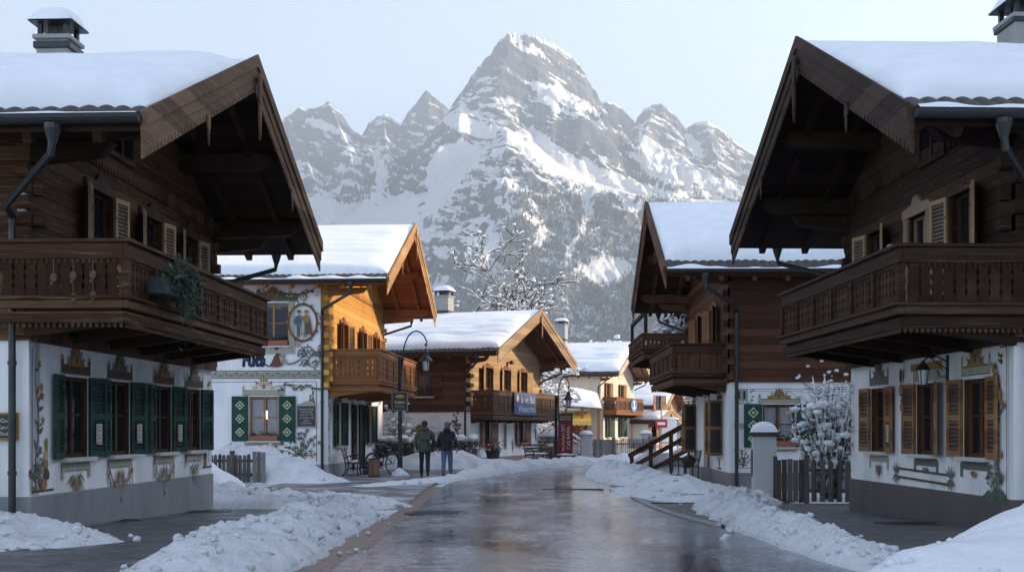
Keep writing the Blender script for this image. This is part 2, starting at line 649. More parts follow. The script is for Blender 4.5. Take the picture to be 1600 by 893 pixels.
def window(house, M, x, z, w, h, style, label=None):
    """One window with its pane, sill and shutters. M: the wall's frame in house coordinates."""
    S = dict(frame=MAT['wood_window'], shutter=None, kind='louver', open=(.16, .16), casing=0, sill=True, pane='window_glass', curtain=False,
             note=False, rows=2, mull=True, sw=None, box=False, rec=.10, lamp=False, smat=None, door=False, sillm=None)
    S.update(style)
    key = (round(w, 2), round(h, 2), S['frame'].name, S['casing'], S['rows'], S['mull'], S['rec'], S['door'])
    if key not in _wmesh:
        b = MB()
        r, t = S['rec'], .055
        for x0, x1, z0, z1 in ((-w / 2, -w / 2 + t, 0, h), (w / 2 - t, w / 2, 0, h), (-w / 2 + t, w / 2 - t, 0, t), (-w / 2 + t, w / 2 - t, h - t, h)):
            b.box(x0, x1, r - .02, r + .05, z0, z1)
        if S['mull']:
            b.box(-.035, .035, r - .012, r + .045, t, h - t)
        for k in range(1, S['rows']):
            zz = h * (k / S['rows'] + .03)
            b.box(-w / 2 + t, w / 2 - t, r - .002, r + .035, zz - .013, zz + .013)
        if S['door']:
            b.box(-w / 2 + t, w / 2 - t, r + .004, r + .03, t, h * .38)
        if S['casing']:
            c = S['casing']
            for x0, x1, z0, z1 in ((-w / 2 - c, -w / 2, -.02, h), (w / 2, w / 2 + c, -.02, h)):
                b.box(x0, x1, -.045, .03, z0, z1)
            b.prism([(-w / 2 - c - .03, h), (w / 2 + c + .03, h), (w / 2 + c + .03, h + c * .9), (w * .25, h + c * 1.1), (w * .12, h + c * 1.9),
                     (-w * .12, h + c * 1.9), (-w * .25, h + c * 1.1), (-w / 2 - c - .03, h + c * .9)], -.055, .03)
        p = MB()
        p.box(-w / 2 + t, w / 2 - t, r + .012, r + .022, t, h - t)
        s = MB()
        s.box(-w / 2 - .07, w / 2 + .07, -.13, .08, -.055, 0)
        _wmesh[key] = (b.mesh('window', [S['frame']]), p.mesh('pane', [MAT[S['pane']]]), s.mesh('sill', [S['sillm'] or MAT['stone_sill']]))
    wm, pm, smh = _wmesh[key]
    q = M @ Matrix.Translation((x, 0, z))
    o = link('window', wm, house)
    o.matrix_local = q
    if S['pane'] != 'window_glass':
        pm = pm.copy()
        pm.materials.clear()
        pm.materials.append(MAT[S['pane']])
    link('pane', pm, o)
    if S['sill']:
        link('sill', smh, o)
    if S['curtain']:
        b = MB()
        for sg in (-1, 1):
            rows = []
            for zz in (.06, h * .5, h - .08):
                rows.append([(sg * (w * .06 + (w * .42 - w * .02) * k / 16), S['rec'] + .10 + .022 * math.sin(k * 1.9), zz) for k in range(17)])
            b.grid(rows)
        b.obj('curtain', [MAT['curtain']], o, smooth=True)
        b = MB()
        b.box(-w / 2, w / 2, .75, .8, 0, h)
        b.box(-w / 2 - .01, -w / 2, .2, .8, 0, h); b.box(w / 2, w / 2 + .01, .2, .8, 0, h)
        b.box(-w / 2, w / 2, .2, .8, h, h + .01); b.box(-w / 2, w / 2, .2, .8, -.01, 0)
        b.obj('room', [MAT['room_dark']], o)
    if S['lamp']:
        b = MB()
        b.lathe([(.035, h * .68), (.075, h * .50)], 12, cx=.02, cy=.30)
        b.obj('lamp_shade', [glow('lamp_glow', (1, .72, .36), 3.0)], o, smooth=True)
    if S['shutter']:
        sw = S['sw'] or w / 2 + .03
        for sg, fl in ((-1, True), (1, False)):
            nt = S['note'] and not fl
            k2 = ('s', round(sw, 2), round(h, 2), S['shutter'].name, S['kind'], nt, fl)
            if k2 not in _wmesh:
                _wmesh[k2] = board_shutter(sw, h + .02, None, S['kind'], nt, fl).mesh('shutter', [S['shutter'], S['smat'] or MAT['iron'], MAT['note_paper'] if S['kind'] == 'louver' else MAT['shutter_trim'], MAT['paint_red'], MAT['paint_grey']])
            a = S['open'][0 if fl else 1]
            link('shutter', _wmesh[k2], o, (sg * (w / 2 + .02), -.05 if S['casing'] else -.012, -.01), -sg * a)
    if S['box']:
        b = MB()
        b.box(-w / 2 + .02, w / 2 - .02, -.14, .06, .01, .17)
        bx = b.obj('flower_box', [MAT['terracotta']], o)
        b = MB()
        for k in range(90):
            c = (RN.uniform(-w / 2 + .03, w / 2 - .03), RN.uniform(-.16, .05), .17 + abs(RN.gauss(0, .07)))
            a, l = RN.random() * 6, RN.uniform(.03, .06)
            d = Vector((math.cos(a), math.sin(a), RN.uniform(-.6, .8))) * l
            e = Vector((-math.sin(a), math.cos(a), RN.uniform(-.5, .5))) * l * .6
            c = Vector(c)
            b.add([tuple(c - d), tuple(c + e), tuple(c + d), tuple(c - e)], [(0, 1, 2, 3)], 1 if k % 7 == 0 else 0)
        b.obj('flowers', [MAT['leaf_dark'], MAT['flower_pink']], bx, fix=False)
    return o


# ------------------------------------------------------------------ walls with openings
def wall_panel(b, x0, x1, z0, z1, holes, top=None, rec=.16, m=0, mr=0, xs=()):
    """A wall face at y=0 from X0 to X1, with HOLES (x, z, w, h) cut through and lined; TOP(x) gives a sloping head above z1."""
    X = sorted({x0, x1, *[q for q in xs if x0 < q < x1], *[h[0] - h[2] / 2 for h in holes], *[h[0] + h[2] / 2 for h in holes]})
    Z = sorted({z0, z1, *[h[1] for h in holes], *[h[1] + h[3] for h in holes]})
    Z = [z for z in Z if z0 <= z <= z1]
    for i in range(len(X) - 1):
        for j in range(len(Z) - 1):
            cx, cz = (X[i] + X[i + 1]) / 2, (Z[j] + Z[j + 1]) / 2
            if any(abs(cx - h[0]) < h[2] / 2 and h[1] < cz < h[1] + h[3] for h in holes):
                continue
            b.add([(X[i], 0, Z[j]), (X[i + 1], 0, Z[j]), (X[i + 1], 0, Z[j + 1]), (X[i], 0, Z[j + 1])], [(0, 1, 2, 3)], m)
        if top:
            b.add([(X[i], 0, z1), (X[i + 1], 0, z1), (X[i + 1], 0, top(X[i + 1])), (X[i], 0, top(X[i]))], [(0, 1, 2, 3)], m)
    for hx, hz, w, h in holes:
        a, c = hx - w / 2, hx + w / 2
        b.add([(a, 0, hz), (c, 0, hz), (c, 0, hz + h), (a, 0, hz + h), (a, rec, hz), (c, rec, hz), (c, rec, hz + h), (a, rec, hz + h)],
              [(0, 4, 5, 1), (1, 5, 6, 2), (2, 6, 7, 3), (3, 7, 4, 0)], mr)


# ------------------------------------------------------------------ balcony
def plank(w, h, notch=.03, n=3):
    P = [(0, 0), (w, 0)]
    zs = [h * (k + 1) / (n + 1) for k in range(n)]
    for z in zs:
        P += [(w, z - .05), (w - notch, z), (w, z + .05)]
    P += [(w, h), (0, h)]
    for z in reversed(zs):
        P += [(0, z + .05), (notch, z), (0, z - .05)]
    return P


def balustrade(b, x0, x1, h, bay, solid=False):
    """Upright sawn boards between X0 and X1 at y=0, in bays."""
    n = max(1, round((x1 - x0) / bay))
    for k in range(n):
        a, c = x0 + (x1 - x0) * k / n + .07, x0 + (x1 - x0) * (k + 1) / n - .07
        m = max(2, round((c - a) / .15))
        w = (c - a) / m
        for j in range(m):
            P = [(a + j * w + .004 + p[0], p[1]) for p in plank(w - .008, h, .034 if not solid else .02, 3)]
            b.prism(P, -.012 + .004 * (j % 2), .016)
    return [x0 + (x1 - x0) * k / n for k in range(n + 1)]


def balcony(house, s0, s1, zf, depth, h, mats, back=(0.0, 0.0), bay=1.15, yw=-.05, brk=.36):
    """A carved balcony on the gable front from S0 to S1; floor top at ZF. BACK: how far its ends run on past the wall face."""
    W1, W2, WD = mats
    y0 = yw - depth
    b = MB()
    b.box(s0, s1, y0 + .03, yw, zf - .07, zf)
    o = b.obj('balcony', [WD], house)
    def rail(name, zb, zt, th, cap, dent, m):
        r = MB()
        yo = y0 - th
        r.box(s0 - th, s1 + th, yo, y0, zb, zt)
        if cap:
            r.box(s0 - th - .05, s1 + th + .05, yo - .05, y0 + .05, zt, zt + .045)
        for e, s, k in ((0, s0, -1), (1, s1, 1)):
            r.box(s, s + k * th, y0 + .002, yw + back[e], zb, zt)
            if cap:
                r.box(s - .05 * k, s + k * (th + .05), y0 + .052, yw + back[e], zt, zt + .045)
        if dent:
            n = int((s1 - s0) / .075)
            for i in range(n):
                x = s0 + (s1 - s0) * (i + .5) / n
                r.prism([(x - .026, zb), (x - .026, zb - .04), (x, zb - .065), (x + .026, zb - .04), (x + .026, zb)], yo + .012, yo + .032)
            for e, s, k in ((0, s0, -1), (1, s1, 1)):
                n = int((yw + back[e] - y0) / .075)
                for i in range(n):
                    y = y0 + (yw + back[e] - y0) * (i + .5) / n
                    r.prism([(y - .026, zb), (y - .026, zb - .04), (y, zb - .065), (y + .026, zb - .04), (y + .026, zb)], s + k * (th - .032), s + k * (th - .012), 'yz')
        r.obj(name, [m], o, bevel=.006)
    rail('top_rail', zf + h - .20, zf + h, .06, True, True, W1)
    rail('bottom_rail', zf - .02, zf + .09, .075, True, False, W1)
    rail('fascia', zf - .20, zf - .06, .03, False, True, W1)
    fr = MB()
    fr.at(0, y0 - .022, zf + .14)
    xs = balustrade(fr, s0, s1, h - .33, bay)
    fr.obj('balustrade', [W2], o)
    for e, s, k in ((0, s0, -1), (1, s1, 1)):
        en = MB()
        if k < 0:
            en.at(s - .022, yw + back[e], zf + .14, rz=-PI / 2)
        else:
            en.at(s + .022, y0, zf + .14, rz=PI / 2)
        balustrade(en, 0, yw + back[e] - y0, h - .33, 1.5, True)
        en.obj('balustrade', [W2], o)
    for x in xs:
        p = MB()
        hh = h - .22
        p.prism([(-.05, zf + .09), (.05, zf + .09), (.05, zf + .25), (.03, zf + .32), (.055, zf + .42), (.03, zf + .5), (.055, zf + .6), (.055, zf + hh),
                 (-.055, zf + hh), (-.055, zf + .6), (-.03, zf + .5), (-.055, zf + .42), (-.03, zf + .32), (-.05, zf + .25)], y0 - .07, y0 + .03)
        p.obj('baluster_post', [W1], o, loc=(x, 0, 0))
    n = max(3, round((s1 - s0) / 1.5))
    for k in range(n + 1):
        x = s0 + .12 + (s1 - s0 - .24) * k / n
        p = MB()
        p.prism([(yw + .02, zf - .072), (y0 + .08, zf - .072), (y0 + .08, zf - .20), (y0 + .22, zf - .23), (y0 + .38, zf - .25), (yw - .45, zf - .072 - brk * .8), (yw + .02, zf - .072 - brk)], x - .08, x + .08, 'yz')
        p.obj('bracket', [WD], o)
    return o


# ------------------------------------------------------------------ a chalet
def house(name, label, origin, u, W, D, zp, z1, ze, zr, oe, ov, M, near='L', group=None, front_low=(), front_up=(), side_low=(), side_up=(),
          side_timber=True, front_timber=True, snow_h=.38, seed=1, detail=2, purlins=True, chimney=None, pipe=True, loft=None, pipe_far=True, plinth=True, gut_snow=False, ripple=0.0, tiles_set=.30):
    """A gabled house. Local x runs along the gable front, y into the house, z up. NEAR: the end of the front whose side wall faces the camera."""
    H = thing(name, label, 'house', (origin[0], origin[1], 0), math.atan2(u[1], u[0]), group)
    th = .20
    slope = (zr - ze) / (W / 2 + oe)
    top = lambda s: zr - slope * abs(s - W / 2)
    zu = lambda s: top(s) - th
    pl, tb = M['plaster'], M['timber']
    ft = .05 if front_timber else 0.0
    st = .05 if side_timber else 0.0
    mf = Matrix.Identity(4)
    if near == 'L':
        ms = Matrix.Rotation(-PI / 2, 4, 'Z')                        # side wall x from -D to 0, its right end at the street corner
        sx0, sx1, sv = -D, 0.0, -1
    else:
        ms = Matrix.Translation((W, 0, 0)) @ Matrix.Rotation(PI / 2, 4, 'Z')
        sx0, sx1, sv = 0.0, D, 1
    hw = [(a, b, c, d) for a, b, c, d, *_ in front_low]
    hu = [(a, b, c, d) for a, b, c, d, *_ in front_up]
    sl = [(a, b, c, d) for a, b, c, d, *_ in side_low]
    su = [(a, b, c, d) for a, b, c, d, *_ in side_up]
    ztop = zu(0)
    b = MB()                                                         # masonry
    wall_panel(b, 0, W, -.6, z1, hw, mr=1 if 'reveal' in M else 0)
    if not front_timber:
        wall_panel(b, 0, W, z1, ztop, hu, zu, xs=(W / 2,))
    b.M = ms
    wall_panel(b, sx0, sx1, -.6, z1, sl)
    if not side_timber:
        wall_panel(b, sx0, sx1, z1, ztop, su)
    b.M = Matrix.Identity(4)
    fx = W if near == 'L' else 0.0
    b.add([(fx, 0, -.6), (fx, D, -.6), (fx, D, ztop), (fx, 0, ztop)], [(0, 1, 2, 3)])
    b.add([(0, D, -.6), (W, D, -.6), (W, D, ztop), (W / 2, D, zu(W / 2)), (0, D, ztop)], [(0, 1, 2, 3, 4)])
    b.obj('wall', [pl, M['reveal']] if 'reveal' in M else [pl], H, fix=False)
    if front_timber or side_timber:
        b = MB()
        if front_timber:
            b.M = Matrix.Translation((0, -ft, 0))
            wall_panel(b, -st if near == 'L' else 0, W + (st if near == 'R' else 0), z1, ztop, hu, zu, .2, 0, 0, (W / 2,))
            b.M = Matrix.Identity(4)
            b.add([(0, -ft, z1), (W, -ft, z1), (W, 0, z1), (0, 0, z1)], [(0, 1, 2, 3)])
        if side_timber:
            b.M = ms @ Matrix.Translation((0, -st, 0))
            wall_panel(b, sx0, sx1 + (ft if near == 'L' else 0), z1, ztop, su, None, .2)
            b.add([(sx0, 0, z1), (sx1, 0, z1), (sx1, st, z1), (sx0, st, z1)], [(0, 1, 2, 3)])
        b.obj('timber_wall', [tb], H, fix=False)
        if front_timber and detail > 0:                              # ends of the crossing logs at both corners, and a carved belt board
            for s, k in ((0, -1), (W, 1)):
                b = MB()
                z, i = z1 + .06, 0
                while z < ztop - .2:
                    if i % 2 == 0:
                        b.box(s + k * (st * (1 if (k < 0) == (near == 'L') else 0)), s + k * (st + .13), -ft - .012, .10, z, z + .17)
                    else:
                        b.box(s - k * .12, s + k * .02, -ft - .13, -ft, z, z + .17)
                    z += .20
                    i += 1
                b.obj('log_ends', [tb], H)
        b = MB()
        if front_timber:
            b.box(0, W, -ft - .05, -ft, z1 - .02, z1 + .12)
        if detail > 1:
            zb = ztop - .12
            b.box(.15, W - .15, -ft - .035, -ft, zb, zb + .14)
            n = int(W / .12)
            for i in range(n):
                x = .15 + (W - .3) * (i + .5) / n
                b.prism([(x - .04, zb), (x - .04, zb - .05), (x, zb - .09), (x + .04, zb - .05), (x + .04, zb)], -ft - .03, -ft - .004)
        if b.v:
            b.obj('belt_board', [M['board']], H)
    if plinth:
        b = MB()
        b.box(-.03, W + .03, -.03, D, -.6, zp)
        b.obj('plinth', [M['plinth']], H, bevel=.01)
    # --- roof
    e0, e1, y0, y1 = -oe, W + oe, -ov, D + ov * .6
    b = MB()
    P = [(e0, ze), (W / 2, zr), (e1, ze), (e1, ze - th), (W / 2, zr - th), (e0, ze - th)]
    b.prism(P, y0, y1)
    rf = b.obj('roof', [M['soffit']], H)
    for sg in (-1, 1):                                               # rounded tiles showing along the eaves
        b = MB()
        rows = []
        for q in (0.0, .16, .5):
            row = []
            n = int((y1 - y0) / .055)
            for j in range(n + 1):
                y = y0 + (y1 - y0) * j / n
                s = W / 2 + sg * (W / 2 + oe + .05 - q)
                row.append((s, y, top(s) + .025 + .035 * abs(math.sin(j * .055 * PI / .22))))
            rows.append(row)
        b.grid(rows)
        r2 = [(p[0], p[1], p[2] - .05) for p in rows[0]]
        b.grid([r2, rows[0]])
        b.obj('roof_tiles', [MAT['roof_tile']], rf, fix=False)
    b = MB()                                                         # snow lying on the roof
    L = W / 2 + oe - tiles_set
    qs = [-L, -L + .03, -L + .08, -L + .16, -L + .28, -L + .45, -L + .7]
    nq = max(6, int(2 * (L - .7) / (.10 if ripple else .3)))
    qs += [-L + .7 + 2 * (L - .7) * k / nq for k in range(1, nq)] + [-q for q in reversed(qs)]
    ys = [0, .03, .08, .16, .28, .42, .6, .85]
    ny = max(6, int((y1 - y0 - .85) / .45))
    ys = [y0 + .02 + v for v in ys] + [y0 + .87 + (y1 - y0 - .87) * k / ny for k in range(1, ny + 1)]
    pr = lambda d, r: math.sqrt(max(0, 1 - (1 - min(max(d, 0) / r, 1)) ** 2))
    rows = []
    for q in qs:
        row = []
        for y in ys:
            de, dv = L - abs(q), y - ys[0]
            nz = noise.noise(Vector((q * .45 + seed * 9.1, y * .4, seed))) * .11 + noise.noise(Vector((q * 1.7, y * .9, seed * 3.3))) * .05 + noise.noise(Vector((q * 4.5, y * 4.5, seed))) * .015
            nz += ripple * math.sin(q * 10.5 + 2.2 * noise.noise(Vector((y * .35, q * .25, seed)))) * (.4 + .6 * abs(noise.noise(Vector((y * .5, q * .6, seed + 4))))*2)
            nz += .07 * math.exp(-((de - .75) / .35) ** 2) * (.4 + 1.2 * noise.noise(Vector((y * .6, seed * 2.2, 1.0 if q > 0 else 5.0)))) - .05 * math.exp(-((de - 1.5 - .25 * noise.noise(Vector((y * .5, seed, 2.0)))) / .22) ** 2)
            hgt = .045 + (snow_h + nz) * pr(de, .24) * (.16 + .84 * pr(dv, .95)) * (pr(dv, .10))
            zz = zr - slope * (math.sqrt(q * q + 1.1) - .12)
            wig = .16 * noise.noise(Vector((y * 1.3, seed * 5.0, q * .01))) * (1 - pr(de, .5))
            row.append((W / 2 + q + (wig if q < 0 else -wig), y, max(zz + hgt, top(W / 2 + q) + .03)))
        rows.append(row)
    low = lambda row: [(p[0], p[1], top(p[0]) - .01) for p in row]
    b.grid(rows)
    b.grid([low(rows[0]), rows[0]]); b.grid([rows[-1], low(rows[-1])])
    c0 = [r[0] for r in rows]
    b.grid([low(c0), c0])
    sn = b.obj('roof_snow', [M.get('snow') or MAT['roof_snow']], H, smooth=True)
    # --- gutters, with a little snow lying in them
    for sg, s in ((-1, e0 - .11), (1, e1 + .11)):
        b = MB()
        prof = [(.10 * math.cos(PI + PI * k / 8), .10 * math.sin(PI + PI * k / 8)) for k in range(9)]
        b.grid([[(s + p[0], y, ze - .04 + p[1]) for p in prof] for y in (y0 - .02, y1)])
        b.grid([[(s + p[0] * .86, y, ze - .04 + p[1] * .86) for p in prof] for y in (y0 - .02, y1)])
        b.add([(s + p[0], y0 - .02, ze - .04 + p[1]) for p in prof], [tuple(range(9))])
        y = y0 + .3
        while y < y1:
            b.box(s - .105, s + .105, y, y + .025, ze - .05, ze - .03)
            y += .8
        b.obj('gutter', [MAT['gutter_metal']], rf, fix=False)
        if gut_snow and detail > 0:
            b = MB()
            n = int((y1 - y0) / .12)
            rows = []
            for a in (-1, -.6, 0, .6, 1):
                rows.append([(s - sg * .02 + a * .12, y0 + (y1 - y0) * k / n, ze - .03 + (1 - a * a) * (.035 + .11 * max(0, noise.noise(Vector((k * .21, seed * 7.7 + sg, 0))) + .30))) for k in range(n + 1)])
            b.grid(rows)
            b.obj('gutter_snow', [MAT['roof_snow']], rf, smooth=True, fix=False)
    # --- bargeboards on the street gable
    for sg in (-1, 1):
        def strip(o1, o2, ya, yb, m, b):
            se = W / 2 + sg * (W / 2 + oe + .03)
            b.prism([(W / 2, zr + o1), (se, top(se) + o1), (se, top(se) + o2), (W / 2, zr + o2)], ya, yb, 'xz', m)
        b = MB()
        strip(.05, -.30, y0 - .05, y0, 0, b)
        strip(.075, -.12, y0 - .085, y0 - .05, 0, b)
        se = W / 2 + sg * (W / 2 + oe + .03)
        Lh = abs(se - W / 2)
        n = int(Lh / (.13 if detail > 1 else .2))
        zt = lambda t: zr - slope * t
        pts = [(W / 2 + sg * 0.0, zt(0) - .28), (W / 2 + sg * Lh, zt(Lh) - .28)]
        for i in range(n):
            t1, t0 = Lh * (n - i) / n, Lh * (n - i - 1) / n
            tm = t0 + (t1 - t0) * .25
            pts += [(W / 2 + sg * t1, zt(t1) - .52), (W / 2 + sg * tm, zt(tm) - .52), (W / 2 + sg * tm, zt(tm) - .44), (W / 2 + sg * t0, zt(t0) - .44)]
        b.prism(pts, y0 - .03, y0 - .003, 'xz', 0)
        if detail > 1:
            for t in (.5,):
                x = W / 2 + sg * Lh * t
                z = zt(Lh * t) - .46
                b.prism([(x - .07, z), (x + .07, z), (x + .06, z - .16), (x + .025, z - .2), (x + .03, z - .3), (x, z - .42), (x - .03, z - .3), (x - .025, z - .2), (x - .06, z - .16)], y0 - .055, y0 - .032)
        b.obj('bargeboard', [M['barge']], rf)
    b = MB()
    x, z = W / 2, zr - .25
    b.prism([(x - .09, z), (x + .09, z), (x + .08, z - .35), (x + .03, z - .45), (x + .06, z - .6), (x + .05, z - .75), (x, z - 1.05), (x - .05, z - .75), (x - .06, z - .6), (x - .03, z - .45), (x - .08, z - .35)], y0 - .125, y0 - .088)
    b.obj('ridge_pendant', [M['barge']], rf)
    if purlins:
        q = [0, W / 2, W] if detail < 2 else [0, W * .25, W / 2, W * .75, W]
        for s in q:
            zt_ = (zu(s) if s != W / 2 else zu(s) - .06) - .02
            b = MB()
            b.prism([(-ft, zt_), (y0 + .22, zt_), (y0 + .16, zt_ - .13), (y0 + .30, zt_ - .26), (y0 + .55, zt_ - .28), (-ft, zt_ - .30)], s - .11, s + .11, 'yz')
            if s in (0, W):
                b.prism([(-ft, zt_ - .34), (y0 + .75, zt_ - .34), (y0 + .9, zt_ - .50), (y0 + 1.15, zt_ - .54), (-ft, zt_ - .60)], s - .10, s + .10, 'yz')
            b.obj('purlin', [M['beam']], H)
    # --- rafters under the overhang
    if detail > 0:
        b = MB()
        for sg in (-1, 1):
            s_out = W / 2 + sg * (W / 2 + oe - .04)
            s_in = W / 2 + sg * .12
            b.beam((s_in, 0, top(s_in) - th - .07), (s_out, 0, top(s_out) - th - .07), .11, .14, up=(0, 0, 1))
        rm = b.mesh('rafter', [M['beam']])
        y = y0 + .55
        while y < min(y1, 7.0):
            link('rafter', rm, rf, (0, y, 0))
            y += .85
    # --- downpipes
    if pipe:
        for sg, s, c in ((-1, e0 - .11, -.09 - st), (1, e1 + .11, W + .09 + st)):
            isn = (sg < 0) == (near == 'L')
            if not isn and not pipe_far:
                continue
            b = MB()
            yg = -ov * .52 if not isn else -ov * .45
            yc = .16
            b.lathe([(.10, ze - .13), (.10, ze - .19), (.05, ze - .36)], 10, 0, s, yg)
            b.tube([(s, yg, ze - .34), (s, yg + .02, ze - .48), (c + (s - c) * .25, yc - .05, ze - .93), (c, yc, ze - 1.02), (c, yc, ze - 1.2), (c, yc, .02)], .048, 8)
            for z in (1.0, 2.4, ze - 1.5):
                b.lathe([(.06, z), (.06, z + .05)], 8, 0, c, yc)
            b.obj('downpipe', [MAT['gutter_metal']], H, smooth=False)
    if chimney:
        cs, cy, cw, chh, cmat = chimney
        zb = top(cs)
        b = MB()
        b.box(cs - cw / 2, cs + cw / 2, cy - cw / 2, cy + cw / 2, zb - .5, zb + chh)
        b.box(cs - cw / 2 - .05, cs + cw / 2 + .05, cy - cw / 2 - .05, cy + cw / 2 + .05, zb + chh, zb + chh + .07)
        b.box(cs - cw / 2 - .04, cs + cw / 2 + .04, cy - cw / 2 - .04, cy + cw / 2 + .04, zb + snow_h - .05, zb + snow_h + .06, 1)
        ch = b.obj('chimney', [cmat, MAT['gutter_metal']], H, bevel=.012)
        b = MB()
        zt = zb + chh + .07
        k = cw / 2 - .05
        for i in (-1, 1):
            for j in (-1, 1):
                b.box(cs + i * k - .035, cs + i * k + .035, cy + j * k - .035, cy + j * k + .035, zt, zt + .24)
        b.box(cs - k * .6, cs + k * .6, cy - k * .6, cy + k * .6, zt, zt + .2)
        K = cw / 2 + .10
        b.add([(cs - K, cy - K, zt + .20), (cs + K, cy - K, zt + .20), (cs + K, cy + K, zt + .20), (cs - K, cy + K, zt + .20),
               (cs - k, cy - k, zt + .34), (cs + k, cy - k, zt + .34), (cs + k, cy + k, zt + .34), (cs - k, cy + k, zt + .34)],
              [(0, 3, 2, 1), (4, 5, 6, 7), (0, 1, 5, 4), (1, 2, 6, 5), (2, 3, 7, 6), (3, 0, 4, 7)])
        b.obj('chimney_cap', [MAT['gutter_metal']], ch)
        b = MB()
        n = 12
        rows = []
        for i in range(n + 1):
            row = []
            for j in range(n + 1):
                a, c = i / n * 2 - 1, j / n * 2 - 1
                hh = .26 * (pr(1 - abs(a), .8) * pr(1 - abs(c), .8)) + .02
                row.append((cs + a * (K + .005), cy + c * (K + .005), zt + .20 + max(hh, .12 * min(1, (1 - max(abs(a), abs(c))) * 3) + .02)))
            rows.append(row)
        b.grid(rows)
        b.obj('chimney_snow', [MAT['roof_snow']], ch, smooth=True)
    # --- windows
    for wins, mm in ((front_low, mf), (front_up, mf @ Matrix.Translation((0, -ft, 0))), (side_low, ms), (side_up, ms @ Matrix.Translation((0, -st, 0)))):
        for a, z, w, h, stl, *rest in wins:
            window(H, mm, a, z, w, h, stl)
    if loft:
        x, z, w, h = loft
        b = MB()
        y = -ft
        for x0, x1, za, zb in ((x - w / 2 - .08, x - w / 2, z, z + h), (x + w / 2, x + w / 2 + .08, z, z + h), (x - w / 2 - .08, x + w / 2 + .08, z + h, z + h + .08), (x - w / 2 - .08, x + w / 2 + .08, z - .08, z), (x - .03, x + .03, z, z + h)):
            b.box(x0, x1, y - .06, y + .01, za, zb)
        lo = b.obj('loft_window', [M['board']], H)
        b = MB()
        b.box(x - w / 2, x + w / 2, y - .02, y - .01, z, z + h)
        b.obj('pane', [MAT['window_glass']], lo)
    H['_'] = 0
    del H['_']
    return H, ms, zu, top
# ------------------------------------------------------------------ common materials
snow('roof_snow', 0, .6)
snow('bank_snow', .45, 1.8)
snow('clean_snow', .06, .9)
snow('trodden_snow', .75, 1.2, (.74, .745, .76))
plain('stone_sill', (.50, .49, .47), .7)
plain('iron', (.025, .025, .027), .5, vary=.3)
plain('shutter_trim', (.56, .50, .30), .7)
plain('note_paper', (.44, .42, .38), .8, vary=.3, scale=30)
plain('terracotta', (.28, .11, .06), .75)
plain('leaf_dark', (.025, .045, .025), .7, vary=.5, scale=20)
plain('flower_pink', (.30, .07, .09), .7)
plain('curtain', (.62, .61, .66), .9, vary=.12)
plain('room_dark', (.05, .04, .032), .9)
plain('gutter_metal', (.035, .036, .038), .42, .35, vary=.25)
plain('roof_tile', (.045, .035, .033), .7, vary=.4, scale=9)
plain('concrete_grey', (.28, .275, .27), .85, vary=.2, bump=.2)
plain('pillar_plaster', (.46, .46, .47), .85, vary=.1, bump=.15)
plain('bark', (.05, .038, .03), .85, vary=.4, scale=12)
plain('twig', (.055, .038, .03), .8, vary=.4, scale=12)
plain('black_paint', (.016, .016, .018), .38, vary=.3)
plain('needle_green', (.022, .038, .026), .8, vary=.5, scale=20)
glass()
clear_glass()
wood('wood_window', (.13, .055, .024), (.24, .11, .05), 'x', .08, 0, .5, grey=None)
wood('wood_window_dark', (.040, .022, .013), (.085, .045, .025), 'x', .08, 0, .5)
wood('fence_wood', (.05, .043, .038), (.13, .11, .095), 'x', .12, 0, .8, .5, (.2, .19, .18))
wood('fence_grey', (.11, .10, .095), (.24, .225, .21), 'x', .12, 0, .8, .5, (.3, .29, .28))
wood('rail_brown', (.055, .026, .013), (.12, .058, .03), 'z', .2, 0, .6)

# ------------------------------------------------------------------ ground, road, pavements
def road_centre(y):
    P = [(-12, .75), (10.6, .74), (18, .55), (25, .42), (31, .36), (37, .65), (41, 1.35), (45, 2.35), (50, 4.1), (56, 7.3), (61, 12.5), (66, 21)]
    for (a, b), (c, d) in zip(P, P[1:]):
        if a <= y <= c:
            t = (y - a) / (c - a)
            return b + (d - b) * t
    return P[-1][1]


def road_path():
    pts = []
    for (y, x) in [(-14, .75), (0, .75), (8, .74), (14, .66), (20, .52), (26, .42), (31, .36), (35, .48), (38, .78), (41, 1.30), (44, 2.05), (47, 3.0), (50, 4.2), (53, 5.7), (56, 7.6), (59, 10.2), (61.5, 13.5), (64, 18), (67, 26), (71, 38)]:
        pts.append(Vector((x, y, 0)))
    out = []
    for i in range(len(pts) - 1):
        p0, p1, p2, p3 = pts[max(i - 1, 0)], pts[i], pts[i + 1], pts[min(i + 2, len(pts) - 1)]
        n = 14 if i else 40
        for k in range(n):
            t = k / n
            out.append(.5 * ((2 * p1) + (p2 - p0) * t + (2 * p0 - 5 * p1 + 4 * p2 - p3) * t * t + (3 * p1 - p0 - 3 * p2 + p3) * t ** 3))
    out.append(pts[-1])
    return out


PATH = road_path()
NORM = []
for i, p in enumerate(PATH):
    d = (PATH[min(i + 1, len(PATH) - 1)] - PATH[max(i - 1, 0)]).normalized()
    NORM.append(Vector((d.y, -d.x, 0)))                              # to the right of the road


def iy(y):
    return min(range(len(PATH)), key=lambda i: abs(PATH[i].y - y))


def ribbon(o0, o1, dz, n=8, i0=0, i1=None, crown=0.0):
    rows = []
    for i in range(i0, i1 or len(PATH)):
        row = []
        for k in range(n + 1):
            t = k / n
            p = PATH[i] + NORM[i] * (o0 + (o1 - o0) * t)
            row.append((p.x, p.y, g(p.x, p.y) + dz + crown * (1 - (2 * t - 1) ** 2)))
        rows.append(row)
    return rows


